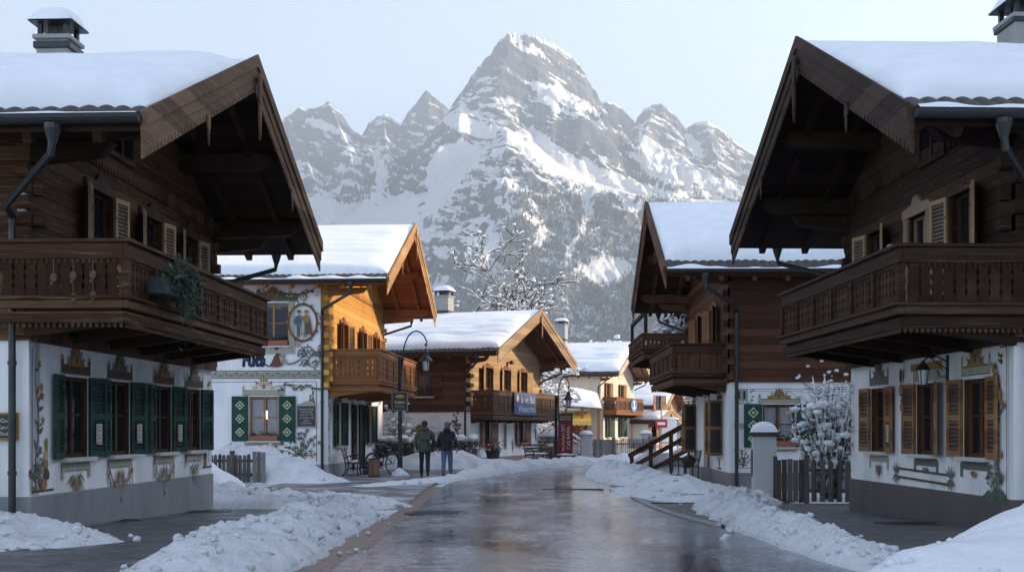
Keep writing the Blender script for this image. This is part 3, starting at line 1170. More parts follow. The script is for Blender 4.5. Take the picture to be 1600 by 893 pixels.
# wet asphalt
N = NT('wet_asphalt')
v = N.coord()
agg = N.noise(v, 90, 3, .7)
long = N.noise(N.coord((.9, .22, 1)), 1.5, 6, .62)
mid = N.noise(N.coord((1.5, 1.0, 1), (0, 0, .15)), 5.5, 7, .74)
acr = N.n('Attribute', {'attribute_name': 'across'}).outputs['Fac']
trk = N.math('ADD', N.step(N.math('ABSOLUTE', N.math('SUBTRACT', N.math('ABSOLUTE', acr), .85)), .10, .42, 1.0, 0.0), N.math('MULTIPLY', N.noise(v, 3, 4), .2))
ice = N.step(N.math('SUBTRACT', N.math('ADD', N.math('MULTIPLY', mid, .65), N.math('MULTIPLY', long, .45)), N.math('MULTIPLY', trk, .075)), .41, .63)
dry = N.mix(N.noise(v, 14, 5, .7), (.050, .050, .054), (.085, .083, .088))
col = N.mix(N.math('MULTIPLY', ice, .50), dry, (.44, .46, .53))
col = N.mix(N.math('MULTIPLY', N.step(N.noise(v, 46, 2), .66, .72), .5), col, (.035, .032, .032))
wet = N.step(N.math('ADD', N.math('MULTIPLY', N.noise(N.coord((.8, .5, 1)), 1.1, 5, .6), .8), N.math('MULTIPLY', agg, .15)), .40, .62)
rgh = N.math('ADD', N.math('MULTIPLY', wet, .11), N.math('ADD', N.math('MULTIPLY', ice, .14), N.step(N.noise(N.coord((.7, 1.2, 1)), 13, 5, .7), .35, .65, .012, .085)))
h = N.math('ADD', N.math('MULTIPLY', agg, N.math('ADD', N.math('MULTIPLY', wet, .5), .15)), N.math('MULTIPLY', N.noise(N.coord((.8, 1.1, 1)), 9, 6, .68), .9))
N.bump(h, .17, .010)
MAT['wet_asphalt'] = N.done(col, rgh, .62)

N = NT('paving_setts')
v = N.coord()
br = N.n('TexBrick', Vector=v, Scale=1.0, Mortar_Size=.010, Brick_Width=.22, Row_Height=.12)
br.offset = .5
br.inputs['Color1'].default_value = c4((.085, .083, .085)); br.inputs['Color2'].default_value = c4((.14, .135, .135)); br.inputs['Mortar'].default_value = c4((.045, .043, .042))
col = N.mix(N.math('MULTIPLY', N.step(N.noise(v, 1.4, 6, .7), .56, .76), .5), br.outputs['Color'], (.40, .40, .42))
N.bump(N.math('SUBTRACT', N.math('MULTIPLY', N.noise(v, 24, 4), .5), br.outputs['Fac']), .6, .012)
MAT['paving_setts'] = N.done(col, N.step(N.noise(v, 2.2, 4), .35, .65, .32, .7), .45)

N = NT('paving_brown')
v = N.coord()
br = N.n('TexBrick', Vector=v, Scale=1.0, Mortar_Size=.008, Brick_Width=.24, Row_Height=.16)
br.inputs['Color1'].default_value = c4((.105, .098, .10)); br.inputs['Color2'].default_value = c4((.15, .14, .14)); br.inputs['Mortar'].default_value = c4((.06, .052, .05))
pat = N.step(N.math('ADD', N.noise(v, .9, 6, .72), N.math('MULTIPLY', N.noise(v, 14, 3), .12)), .50, .70)
col = N.mix(N.math('MULTIPLY', pat, .72), br.outputs['Color'], (.52, .50, .52))
N.bump(N.math('ADD', N.noise(v, 26, 4), N.math('MULTIPLY', pat, .8)), .5, .02)
MAT['paving_brown'] = N.done(col, .55, .4)

N = NT('gutter_cobble')
v = N.coord()
br = N.n('TexBrick', Vector=v, Scale=1.0, Mortar_Size=.012, Brick_Width=.16, Row_Height=.16)
br.inputs['Color1'].default_value = c4((.23, .11, .06)); br.inputs['Color2'].default_value = c4((.13, .085, .065)); br.inputs['Mortar'].default_value = c4((.05, .04, .035))
col = N.mix(N.math('MULTIPLY', N.step(N.noise(v, 3, 5, .7), .60, .76), .5), br.outputs['Color'], (.5, .49, .5))
N.bump(N.math('SUBTRACT', N.noise(v, 22, 3), br.outputs['Fac']), .7, .02)
MAT['gutter_cobble'] = N.done(col, .4, .5)


def sheet(name, rows, mat, kind='structure', label=None, cat=None, smooth=True):
    b = MB()
    b.grid(rows)
    o = b.obj(name, [mat], None, smooth=smooth, fix=False)
    return tag(o, label, cat, None, kind)


# the valley floor: one sheet out to the foot of the mountains
ys = [-30, -10, 0, 4, 8, 10, 12, 14, 16, 18, 20, 22, 24, 26, 30, 40, 60, 90, 140, 250, 500, 1000, 2000, 4000, 7000]
xs = [-6000, -2000, -800, -300, -120, -60, -30, -15, -8, 0, 8, 15, 30, 60, 120, 300, 800, 2000, 6000]
rows = [[(x, y, g(x, y) - .03) for x in xs] for y in ys]
sheet('ground', rows, MAT['trodden_snow'], label='snow covered valley floor around the street', cat='ground')
road_ = sheet('road', ribbon(-2.28, 2.28, .012, 24, 0, None, .03), MAT['wet_asphalt'], label='wet asphalt street with slush and puddles bending right', cat='road')
at_ = road_.data.attributes.new('across', 'FLOAT', 'POINT')
at_.data.foreach_set('value', [-2.28 + 4.56 * (i % 25) / 24 for i in range(len(road_.data.vertices))])
sheet('gutter_strip', ribbon(-2.62, -2.27, .010, 2, 0, iy(33)), MAT['gutter_cobble'], label='reddish cobbled gutter strip along the left road edge', cat='gutter')
sheet('pavement', ribbon(-7.0, -2.60, .022, 8, iy(24.5), iy(46)), MAT['paving_brown'], label='trodden brown pavement on the left, leading to the bench', cat='pavement')
sheet('pavement', [[(x, y, g(x, y) + .030) for x in (-7.6, -6, -5, -4, -2.9)] for y in (6, 9, 12, 15, 18, 20, 22, 23.2)], MAT['paving_setts'], label='dark cobbled forecourt below the large left chalet', cat='pavement')
sheet('pavement', ribbon(2.44, 6.9, .028, 8, iy(5), iy(25.8)), MAT['paving_setts'], label='dark cobbled forecourt below the large right chalet', cat='pavement')
sheet('pavement', ribbon(2.44, 5.6, .024, 6, iy(25.7), iy(42)), MAT['paving_brown'], label='brown pavement beside the house numbered 11', cat='pavement')

# kerb stones on the right road edge
b = MB()
s = 0.0
ia = [i for i, p in enumerate(PATH) if 17 < p.y < 40]
last = None
for i in ia[:-5:5]:
    p, q = PATH[i] + NORM[i] * 2.30, PATH[i + 5] + NORM[i + 5] * 2.30
    d = (q - p)
    e = p + d * .96
    z = g(p.x, p.y)
    b.beam((p.x + .075, p.y, z - .025), (e.x + .075, e.y, g(e.x, e.y) - .025), .14, .13)
tag(b.obj('kerb', [MAT['concrete_grey']], bevel=.01), 'pale kerb stones along the right road edge', 'kerb', None, 'structure')


# ------------------------------------------------------------------ heaps of cleared snow
def bank(label, pts, rough=1.0, res=.075, mat='bank_snow', crumbs=0, seed=None, pw=.75):
    """A ploughed snow bank along PTS = (x, y, half width, height)."""
    sd = seed if seed is not None else RN.uniform(0, 90)
    P = [Vector((p[0], p[1], 0)) for p in pts]
    L = sum((P[i + 1] - P[i]).length for i in range(len(P) - 1))
    n = max(10, int(L / res))
    cum = [0]
    for i in range(len(P) - 1):
        cum.append(cum[-1] + (P[i + 1] - P[i]).length)
    def samp(d):
        for i in range(len(P) - 1):
            if d <= cum[i + 1] + 1e-6:
                t = (d - cum[i]) / (cum[i + 1] - cum[i])
                w = sm(t) * .5 + t * .5
                return P[i].lerp(P[i + 1], t), pts[i][2] + (pts[i + 1][2] - pts[i][2]) * w, pts[i][3] + (pts[i + 1][3] - pts[i][3]) * w
        return P[-1], pts[-1][2], pts[-1][3]
    wmax = max(p[2] for p in pts)
    m = max(10, int(2 * wmax / res))
    b = MB()
    rows = []
    for i in range(n + 1):
        c, w, h = samp(L * i / n)
        c2 = samp(min(L, L * i / n + .3))[0] - samp(max(0, L * i / n - .3))[0]
        d = c2.normalized()
        r = Vector((d.y, -d.x, 0))
        row = []
        te = min(1, min(i, n - i) / max(1, n * .12) )
        for k in range(m + 1):
            a = k / m * 2 - 1
            edge = 1 + .28 * noise.noise(Vector((c.x * .9 + sd, c.y * .9, 3 * (1 if a > 0 else -1)))) + .12 * noise.noise(Vector((c.x * 3 + sd, c.y * 3, 7 * (1 if a > 0 else -1))))
            p = c + r * (a * w * edge)
            q = Vector((p.x, p.y, sd))
            f = max(0, 1 - a * a) ** pw * math.sqrt(max(0, te * (2 - te)))
            nz = noise.noise(q * 1.1) * .38 + noise.noise(q * 3.1) * .20 * rough + abs(noise.noise(q * 6.5)) * .14 * rough + abs(noise.noise(q * 13)) * .10 * rough + (abs(noise.noise(q * 2.3 + Vector((3, 1, 0)))) - .2) * .35 * rough
            z = h * f * (1 + nz) + f * rough * (.06 * abs(noise.noise(q * 8)) + .045 * abs(noise.noise(q * 17)) + .012 * noise.noise(q * 31))
            row.append((p.x + .02 * rough * noise.noise(q * 8 + Vector((5, 0, 0))), p.y, g(p.x, p.y) - .02 + max(0, z) + .03 * (f > 0)))
        rows.append(row)
    b.grid(rows)
    for k in range(crumbs):
        c, w, h = samp(RN.random() * L)
        a = RN.uniform(-1.25, 1.25)
        i = RN.randrange(len(rows))
        row = rows[i]
        j = RN.randrange(len(row))
        p = row[j] if RN.random() < .72 else (row[j][0] + RN.uniform(-.5, .5), row[j][1] + RN.uniform(-.5, .5), g(row[j][0], row[j][1]) + .03)
        s_ = RN.choice((.015, .02, .02, .025, .03, .03, .04, .05, .065))
        b.ball((p[0], p[1], p[2] + s_ * .2), (s_ * RN.uniform(.8, 1.3), s_ * RN.uniform(.8, 1.3), s_ * .75), 0, 6, 4, .7, RN.random() * 50)
    o = b.obj('snow_bank', [MAT[mat]], None, smooth=True, fix=False)
    return tag(o, label, 'snow', None, 'stuff')


bank('long chunky snow bank between the left forecourt and the road', [(-2.5, 8.6, .60, .22), (-2.52, 11, .64, .25), (-2.60, 13.5, .70, .26), (-2.74, 16, .76, .24), (-2.85, 18.5, .74, .23), (-2.9, 20.5, .66, .29), (-3.2, 22.5, .45, .20)], 1.2, .05, crumbs=420, seed=3.1)
bank('ragged snow heap at the bottom left corner before the downpipe', [(-9.5, 13.9, .9, .24), (-7.2, 13.7, 1.05, .30), (-5.6, 13.6, 1.0, .26), (-4.5, 13.2, .6, .12)], 1.2, .055, crumbs=170, seed=8.4)
bank('snow bank running from the end of the left chalet towards the pavement', [(-8.4, 25.4, .9, .40), (-6.6, 25.2, 1.0, .38), (-5.3, 25.0, 1.0, .30), (-3.9, 24.3, .9, .24), (-3.2, 23.2, .6, .12)], 1.15, .065, crumbs=150, seed=12.7)
bank('flat trodden snow between the left snow bank and the pavement', [(-7.2, 27.8, 1.0, .20), (-5.2, 27.2, 1.2, .16), (-3.4, 26.2, 1.1, .10), (-2.6, 24, .7, .05)], .9, .09, crumbs=60, seed=21.3)
bank('smooth rounded snow hump behind the left chalet corner', [(-10.0, 29.2, 1.5, 1.0), (-8.0, 29.0, 1.25, 1.15), (-6.9, 28.8, .9, .72), (-6.3, 28.6, .6, .2)], .12, .12, 'clean_snow', 0, 5.5, .6)
bank('broad snow heap below the painted house wall beside the picket fence', [(-9.2, 36.4, 1.3, .8), (-7.7, 36.2, 1.4, 1.02), (-6.6, 35.9, 1.25, .75), (-5.6, 35.4, 1.0, .28), (-5.0, 35.0, .7, .1)], .75, .10, crumbs=40, seed=31.0)
bank('low snow ridge along the left road edge by the walkers', [(-4.2, 32.6, .5, .05), (-3.0, 34.4, .5, .08), (-2.0, 36.4, .45, .10), (-1.25, 38.8, .45, .20), (-.85, 41.4, .55, .30), (.0, 44.4, .5, .30), (1.2, 47.6, .5, .32), (2.6, 50.8, .5, .3), (4.4, 54.2, .5, .28), (6.6, 57.4, .5, .25)], 1.0, .10, crumbs=90, seed=41.0)
bank('snow mound at the foot of the leafless hedge', [(-5.6, 47.0, 1.0, .35), (-3.6, 47.2, 1.25, .55), (-1.9, 48.0, 1.1, .58), (-.6, 48.9, .8, .3), (.6, 49.5, .5, .2)], .6, .12, crumbs=20, seed=51.0)
bank('smooth high snow drift at the bottom right corner', [(2.9, 9.6, .35, .10), (4.0, 10.3, .8, .30), (5.0, 11.0, 1.1, .50), (6.2, 11.6, 1.5, .70), (8.4, 12.4, 1.9, .85)], .35, .07, 'clean_snow', 60, 61.0, .65)
bank('low ragged snow strip between the right forecourt and the road', [(3.25, 10.4, .35, .15), (3.25, 13, .42, .19), (3.45, 16, .45, .21), (3.7, 19, .52, .25), (3.9, 21.5, .62, .30), (4.3, 23.8, .75, .34), (4.9, 25.6, .7, .25), (5.6, 26.4, .5, .1)], 1.2, .05, crumbs=260, seed=71.0)
bank('wide snow bank in front of the house numbered 11', [(3.2, 42.2, .5, .3), (3.05, 39.0, .7, .48), (3.3, 36.0, .8, .42), (3.75, 33, .85, .34), (4.3, 30.4, .85, .28), (5.3, 28.9, .6, .15)], 1.1, .08, crumbs=120, seed=81.0)
bank('flat trampled snow beside the kerb between the two right banks', [(2.75, 31.5, .3, .05), (3.0, 29.5, .5, .10), (3.4, 27.6, .7, .10), (3.9, 26.4, .8, .09), (4.6, 27.2, .9, .08)], .8, .08, crumbs=30, seed=87.0)
bank('snow heap under the wooden stair railing', [(4.0, 42.6, .5, .42), (4.9, 42.4, .8, .62), (5.9, 42.5, .8, .6), (6.8, 42.6, .7, .4)], .8, .1, crumbs=20, seed=91.0)
bank('thin snow ridge before the grey picket fence', [(4.0, 55.6, .6, .3), (6.0, 57.8, .7, .35), (8.4, 59.8, .7, .35), (11, 62.2, .7, .3)], .7, .14, seed=95.0)
bank('small snow pile at the foot of the street lamp with the hanging lantern', [(-3.95, 40.2, .15, .08), (-3.7, 40.05, .3, .24), (-3.4, 39.95, .2, .08)], 1.0, .05, crumbs=12, seed=97.0)
# ------------------------------------------------------------------ the chalets
GL = dict
mA = dict(reveal=wood('reveal_dark', (.05, .026, .013), (.10, .052, .026), 'z', .3, 0, .6), plaster=plaster('plaster_white', (.80, .795, .79)), timber=wood('timber_weathered', (.034, .014, .0065), (.135, .064, .031), 'z', .20, .018, .68, .75, (.19, .125, .08)),
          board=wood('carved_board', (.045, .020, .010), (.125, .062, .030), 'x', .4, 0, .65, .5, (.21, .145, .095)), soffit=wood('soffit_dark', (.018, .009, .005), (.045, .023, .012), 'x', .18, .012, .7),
          beam=wood('beam_dark', (.020, .010, .005), (.055, .027, .013), 'x', .3, 0, .65), barge=wood('barge_weathered', (.095, .052, .028), (.20, .12, .07), 'z', .3, 0, .68, .5, (.25, .18, .12)),
          plinth=plaster('plinth_grey', (.27, .27, .275), .1))
railA = (wood('rail_weathered', (.040, .018, .009), (.12, .060, .030), 'z', .16, 0, .7, .7, (.20, .14, .09)), wood('slat_weathered', (.032, .013, .006), (.095, .040, .018), 'x', .15, 0, .68, .4, (.14, .085, .05)), MAT['beam_dark'])
sh_green = wood('shutter_green', (.015, .045, .034), (.030, .075, .056), 'z', .2, 0, .6)
sh_wood = wood('shutter_wood', (.18, .085, .036), (.32, .165, .075), 'z', .2, 0, .55)
sh_pale = wood('shutter_pale', (.24, .16, .095), (.40, .28, .175), 'z', .2, 0, .6)
case_pale = wood('casing_worn', (.15, .105, .07), (.30, .215, .145), 'z', .2, 0, .65, .5, (.34, .27, .2))

sA = dict(frame=MAT['wood_window_dark'], shutter=sh_green, kind='louver', open=(.10, .30), sw=.37, note=True, rec=.06)
dA = dict(frame=MAT['wood_window_dark'], shutter=sh_pale, kind='louver', open=(.30, .16), casing=.13, sw=.40, sill=False, rows=2)
uA = (85.0, 1900.0)
un = lambda v: (v[0] / math.hypot(*v), v[1] / math.hypot(*v))
HA, msA, zuA, topA = house('chalet', 'large dark chalet at the left front with green louvred shutters and heavy roof snow', (-6.18, 15.57), un(uA), 8.0, 10.0, .72, 2.72, 5.30, 7.50, 1.14, 1.86, mA, 'L',
    None, front_low=[(1.45, 1.19, .86, 1.12, sA), (3.12, 1.19, .86, 1.12, sA), (5.15, 1.19, .86, 1.12, sA), (6.82, 1.19, .86, 1.12, dict(sA, note=False))],
    front_up=[(2.2, 2.95, .85, 2.08, dA), (4.4, 2.95, .85, 2.08, dA), (6.4, 2.95, .82, 2.08, dA)], side_low=[], side_up=[], side_timber=True, snow_h=.34, seed=1.0, chimney=(4.2, 1.40, .52, .44, MAT['concrete_grey']), loft=(3.0, 5.75, .9, .5), gut_snow=True)
balA = balcony(HA, -.25, 6.75, 3.12, 1.28, .80, railA, (.35, 0), 1.05, brk=.30)
# painted front
pt = Paint()
pt.vine(.22, .80, 2.55, .06, .03, .17, dens=9)
pt.line([(.06, .75), (.06, 2.62)], .02, GRY)
pt.line([(.06, .78), (.72, .78)], .03, BRN)
for k in range(5):
    pt.oval(.45 + RN.uniform(-.06, .06), .86 + .13 * k, .10 - .012 * k, .09, (OCH, BRN, OCH, SKN, OCH)[k], 9, 0, .15)
pt.spray(.30, .80, .5, .4, 5)
pt.vine(7.80, .95, 2.5, .05, .03, .15, dens=8)
pt.line([(7.94, .85), (7.94, 2.6)], .02, GRY)
pt.line([(7.35, .86), (7.94, .86)], .03, BRN)
for k in range(4):
    pt.oval(7.55, .95 + .13 * k, .08, .09, (OCH, BRN, OCH, SKN)[k], 9, 0, .15)
for i, s in enumerate((1.45, 3.12, 5.15, 6.82)):
    pt.crown(s, 2.34, 1.0, .46, BRN, OCH if i in (0, 2) else GRY, BRN if i in (0, 2) else GRN, 1.15)
    pt.apron(s, 1.12, .92, .50, STN, (0, 1, 1, 0)[i])
pt.hang(HA)
pt = Paint()
pt.M = msA.copy()
pt.line([(-.75, .75), (-.75, 2.6)], .03, BRN); pt.line([(-.85, .75), (-.85, 2.6)], .02, GRY)
for k in range(7):
    pt.scroll(-1.0, .95 + .28 * k if k < 2 else 1.9 + .16 * (k - 2), .12, 1.3, k, 1 if k % 2 else -1, .035, OCH if k % 2 else BRN, BRN)
pt.spray(-1.05, .8, .7, .5, 6)
pt.hang(HA)
b = MB()
b.at(0, 0, 0)
b.M = msA.copy()
b.box(-.16, .0, -.02, .3, -.5, 2.72)
b.obj('corner_pilaster', [MAT['plaster_white']], HA)
b = MB()
b.M = msA.copy()
b.box(-.10, 0, -.13, -.05, 4.35, 4.58)
b.obj('meter_box', [MAT['pillar_plaster']], HA)
# signboard on the side wall at the picture's edge
t = thing('sign_board', 'black gilt edged name board on the left chalet side wall', 'sign', (-6.18 - .42, 15.57 - .06, 1.62))
b = MB(); b.box(-.28, .28, 0, .03, -.15, .15); b.obj('board', [MAT['black_paint']], t)
b = MB()
for x0, x1, z0, z1 in ((-.30, .30, .15, .175), (-.30, .30, -.175, -.15), (-.30, -.28, -.15, .15), (.28, .30, -.15, .15)):
    b.box(x0, x1, -.012, .03, z0, z1)
b.obj('frame', [MAT['paint_ochre']], t)
for j, (s_, z) in enumerate((('Gast', .075), ('Kammer', -.01), ('Stube', -.09))):
    link('lettering', text_mesh(s_, .05, MAT['paint_cream'], .15 + .05 * (j == 1)), t, (.15, -.008, z))

# ---- the painted house with gold timber gable
mB = dict(plaster=plaster('plaster_bright', (.83, .82, .82), .08), timber=wood('timber_golden', (.44, .21, .045), (.64, .35, .09), 'z', .22, .012, .55, 0),
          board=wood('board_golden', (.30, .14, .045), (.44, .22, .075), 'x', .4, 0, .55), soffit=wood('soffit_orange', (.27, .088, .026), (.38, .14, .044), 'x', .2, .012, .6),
          beam=wood('beam_orange', (.26, .10, .034), (.37, .155, .055), 'x', .3, 0, .6), barge=wood('barge_golden', (.33, .18, .07), (.48, .29, .12), 'z', .3, 0, .6),
          plinth=plaster('plinth_pale', (.36, .36, .375), .1))
railB = (wood('rail_orange', (.16, .064, .024), (.28, .125, .05), 'z', .16, 0, .6, .4, (.3, .17, .08)), wood('slat_orange', (.135, .052, .018), (.24, .10, .038), 'x', .15, 0, .6, .4, (.26, .13, .06)), MAT['beam_orange'])
sB = dict(frame=MAT['wood_window'], shutter=sh_green, kind='louver', open=(.15, .35), sw=.40, rec=.08)
dB = dict(frame=MAT['wood_window'], shutter=wood('shutter_gold', (.30, .125, .035), (.42, .20, .06), 'z', .2, 0, .55), kind='louver', open=(.3, .3), casing=.12, sw=.48, sill=False)
wB = dict(frame=wood('frame_honey', (.30, .15, .06), (.45, .24, .10), 'x', .08, 0, .5), shutter=wood('shutter_dark_green', (.012, .055, .042), (.022, .078, .058), 'z', .3, 0, .5), kind='diamond', open=(.03, .03), sw=.54, pane='clear_glass', curtain=True, box=True, lamp=True, rec=.12, smat=MAT['iron'])
uB = un((115.0, 1900.0))
HB, msB, zuB, topB = house('chalet', 'painted chalet with golden timber gable and frescoed white side wall', (-5.99, 39.5), uB, 10.7, 14.0, .42, 2.85, 6.35, 9.05, .8, 2.07, mB, 'L', None,
    front_low=[(1.7, 1.0, .95, 1.45, sB), (4.9, .1, 1.0, 2.35, dict(sB, door=True, sill=False)), (7.6, 1.0, .95, 1.45, sB)],
    front_up=[(2.3, 3.15, 1.0, 2.0, dB), (5.9, 3.15, 1.0, 2.0, dB), (8.8, 3.15, 1.0, 2.0, dB)],
    side_low=[(-2.10, 1.18, .98, 1.44, wB)], side_up=[(-1.80, 4.27, 1.05, 1.40, dict(wB, shutter=None, box=True, lamp=False, curtain=False, pane='window_glass'))],
    side_timber=False, snow_h=.31, seed=2.0, ripple=.016, loft=(5.3, 6.9, .8, .5), gut_snow=True)
balcony(HB, .12, 8.2, 3.02, 1.62, 1.10, railB, (0, 0), 1.25)
b = MB()
b.M = msB.copy()
b.box(-.22, .05, -.045, .0, 2.85, zuB(0))
b.obj('corner_post', [mB['board']], HB)
pt = Paint()
pt.M = msB.copy()
pt.motif('painted_frieze')
pt.rect(-6.5, -.24, 3.22, 3.46, STN)                                   # frieze of running scrolls
for k in range(36):
    x = -6.4 + k * .172
    pt.scroll(x, 3.34, .08, 1.1, k * 3.14, 1 if k % 2 else -1, .018, (GRY, GRN, BLU)[k % 3])
    pt.leaf(x + .08, 3.34, .7 if k % 2 else -.7, .11, .045, GRN)
pt.cur = 0
pt.line([(-6.5, 3.46), (-.24, 3.46)], .02, GRY); pt.line([(-6.5, 3.21), (-.24, 3.21)], .02, BRN)
pt.line([(-6.5, 3.10), (-.36, 3.10)], .016, GRY); pt.line([(-.36, .5), (-.36, 3.10)], .018, BRN)
pt.crown(-2.10, 2.66, 1.42, .62, STN, CRM, OCH, .95)
for sg in (-1, 1):
    pt.rect(-2.10 + sg * .57 - .06, -2.10 + sg * .57 + .06, 1.12, 2.66, STN)
pt.rect(-2.75, -1.45, 1.02, 1.11, STN)
pt.spray(-.85, .56, 1.05, 1.3, 11, (GRN, GRN, GRY), (GRY, BLU, OCH))
pt.line([(-2.2, .95), (-1.8, .92), (-1.3, .84), (-1.0, .70), (-.85, .58)], .025, GRN)
for x, z in ((-1.95, .98), (-1.7, .98), (-1.5, .82), (-1.25, .96)):
    pt.oval(x, z, .06, .06, GRY, 9)
for k in range(16):
    pt.flower(-.9 + RN.uniform(-.4, .5), .62 + abs(RN.gauss(0, .12)), .05, RN.choice((OCH, STN, GRY, GRN)))
for k in range(13):                                                     # garland in the upper corner
    x = -1.55 + k * .1
    pt.leaf(x, 2.92 + .08 * math.sin(k), RN.uniform(-1.2, 1.2), .17, .07, (GRN, GRY)[k % 2])
    if k > 8:
        pt.leaf(-.48 + RN.uniform(-.07, .05), 2.9 - .1 * (k - 8), -1.3 + RN.uniform(-.6, .6), .16, .06, GRN)
pt.line([(-1.7, 2.95), (-1.2, 3.0), (-.8, 2.96), (-.5, 2.9), (-.46, 2.4)], .02, BRN)
for x, z in ((-1.6, 2.82), (-1.1, 2.9), (-.55, 2.5), (-.85, 2.86)):
    pt.flower(x, z, .06, OCH, RED)
# upper window surround
for sg in (-1, 1):
    pt.rect(-1.80 + sg * .63 - .09, -1.80 + sg * .63 + .09, 4.15, 5.75, STN)
pt.rect(-2.52, -1.08, 4.02, 4.16, STN)
pt.crown(-1.80, 5.72, 1.6, .48, GRN, BRN, OCH, 1.0)
for sg in (-1, 1):
    pt.scroll(-1.80 + sg * .85, 4.3, .12, 1.2, 1, sg, .035, OCH, BRN)
    pt.scroll(-1.80 + sg * 1.0, 5.85, .16, 1.3, 2, -sg, .04, BRN, OCH)
pt.line([(-3.6, 5.95), (-3.1, 6.02), (-2.6, 5.93), (-1.8, 6.0), (-1.0, 5.92), (-.65, 5.98), (-.40, 6.12)], [.03, .05, .06, .06, .06, .04, .02], BRN)
for k in range(22):
    x = -3.5 + k * .145
    pt.leaf(x, 5.97 + RN.uniform(-.03, .03), RN.choice((1.0, -1.0, 2.2, -2.2)), .17, .07, (BRN, OCH, GRN)[k % 3])
for k in range(9):
    pt.scroll(-3.4 + k * .38, 5.94 + .03 * (k % 2), .09, 1.1, k, 1 if k % 2 else -1, .022, (OCH, BRN)[k % 2])
pt.line([(-.95, 5.9), (-1.0, 5.75), (-.92, 5.62), (-1.0, 5.5)], .035, BRN)
# medallion with a dancing couple in folk dress
cx, cz = -.80, 5.02
pt.motif('painted_medallion')
ring = [(cx + .47 * math.cos(2 * PI * k / 40), cz + .60 * math.sin(2 * PI * k / 40)) for k in range(41)]
pt.line(ring, .055, BRN)
pt.line([(cx + (p[0] - cx) * .93, cz + (p[1] - cz) * .93) for p in ring], .02, OCH)
for k in range(12):
    a = k * PI / 6
    pt.leaf(cx + .47 * math.cos(a), cz + .60 * math.sin(a), a + RN.uniform(-.8, .8), .12, .05, RN.choice((BRN, GRN, OCH)))
pt.poly([(cx - .20, cz - .42), (cx - .10, cz - .42), (cx - .09, cz - .05), (cx - .06, cz + .14), (cx - .22, cz + .16), (cx - .21, cz - .05)], BLU)   # man: breeches, coat
pt.poly([(cx - .24, cz - .05), (cx - .05, cz - .05), (cx - .04, cz + .20), (cx - .14, cz + .24), (cx - .25, cz + .18)], BLU)
pt.line([(cx - .05, cz + .18), (cx + .04, cz + .06), (cx + .12, cz + .08)], .04, BLU)
pt.line([(cx - .23, cz + .16), (cx - .30, cz + .02), (cx - .22, cz - .06)], .04, BLU)
pt.oval(cx - .14, cz + .29, .055, .065, SKN, 10)
pt.poly([(cx - .22, cz + .33), (cx - .05, cz + .33), (cx - .09, cz + .41), (cx - .18, cz + .41)], BRN)
pt.poly([(cx + .02, cz + .02), (cx + .18, cz + .02), (cx + .30, cz - .38), (cx - .05, cz - .38)], GRN)                                             # woman: skirt, apron, bodice
pt.poly([(cx - .02, cz - .0), (cx + .05, cz - .0), (cx + .06, cz - .36), (cx - .08, cz - .36)], STN)
pt.poly([(cx + .16, cz + .04), (cx + .22, cz + .14), (cx + .34, cz - .40), (cx + .26, cz - .42)], RED)
pt.poly([(cx + .02, cz + .0), (cx + .19, cz + .0), (cx + .21, cz + .22), (cx + .10, cz + .26), (cx + .01, cz + .21)], OCH)
pt.line([(cx + .02, cz + .20), (cx - .06, cz + .12), (cx - .12, cz + .14)], .04, OCH)
pt.oval(cx + .10, cz + .31, .055, .065, SKN, 10)
pt.oval(cx + .115, cz + .36, .075, .05, OCH, 10)
for x in (cx - .18, cx - .11, cx + .05, cx + .13):
    pt.line([(x, cz - .38), (x, cz - .46), (x - .05, cz - .48)], .03, BRN)
for k in range(8):
    pt.leaf(cx + .58, cz - .28 + .07 * k, RN.uniform(-1, 2.5), .12, .05, RN.choice((OCH, BRN, GRN)))
# tendril with a kneeling figure under the window
pt.motif('painted_figure')
pt.poly([(-1.92, 3.60), (-1.66, 3.57), (-1.46, 3.64), (-1.50, 3.84), (-1.56, 4.0), (-1.66, 4.04), (-1.76, 3.90), (-1.82, 3.74)], BRN)
pt.poly([(-1.80, 3.62), (-1.66, 3.60), (-1.62, 3.84), (-1.70, 3.92)], RED)
pt.poly([(-1.52, 3.70), (-1.30, 3.67), (-1.28, 3.76), (-1.42, 3.88), (-1.52, 3.98), (-1.58, 3.92)], STN)
pt.line([(-1.5, 3.72), (-1.4, 3.80), (-1.45, 3.9)], .03, BLU)
pt.line([(-1.56, 3.98), (-1.44, 3.92), (-1.36, 3.98)], .035, BRN)
pt.line([(-1.92, 3.60), (-2.02, 3.66)], .05, BRN)
pt.oval(-1.64, 4.13, .065, .075, SKN, 10)
pt.oval(-1.67, 4.17, .07, .05, BRN, 10)
pt.motif('painted_tendril')
pt.line([(-1.30, 3.66), (-1.05, 3.72), (-.85, 3.85), (-.72, 3.98)], .045, GRN)
for (x, z, r, a, s_) in ((-.62, 4.02, .24, 2.5, -1), (-.42, 3.72, .26, 1.0, 1), (-.86, 4.0, .15, .5, 1), (-.70, 3.70, .15, 3.5, -1), (-.28, 3.98, .13, 0, 1)):
    q = pt.scroll(x, z, r, 1.2, a, s_, .04, GRN, GRY)
    for p in q[::2]:
        pt.leaf(p[0], p[1], RN.uniform(0, 6), .11, .05, RN.choice((GRN, GRY, BLU)))
pt.line([(-.45, 3.62), (-.25, 3.75), (-.22, 4.0), (-.30, 4.18)], .03, BRN)
for k in range(6):
    pt.leaf(-.28 + RN.uniform(-.12, .12), 4.1 + RN.uniform(-.12, .12), RN.uniform(0, 3), .15, .06, GRY)
pt.hang(HB)
o = link('painted_lettering', text_mesh('ruts', .36, MAT['paint_navy'], .78, .034, .08), HB)
o.matrix_local = msB @ Matrix.Translation((-2.44, -.008, 3.80))
pt = Paint()
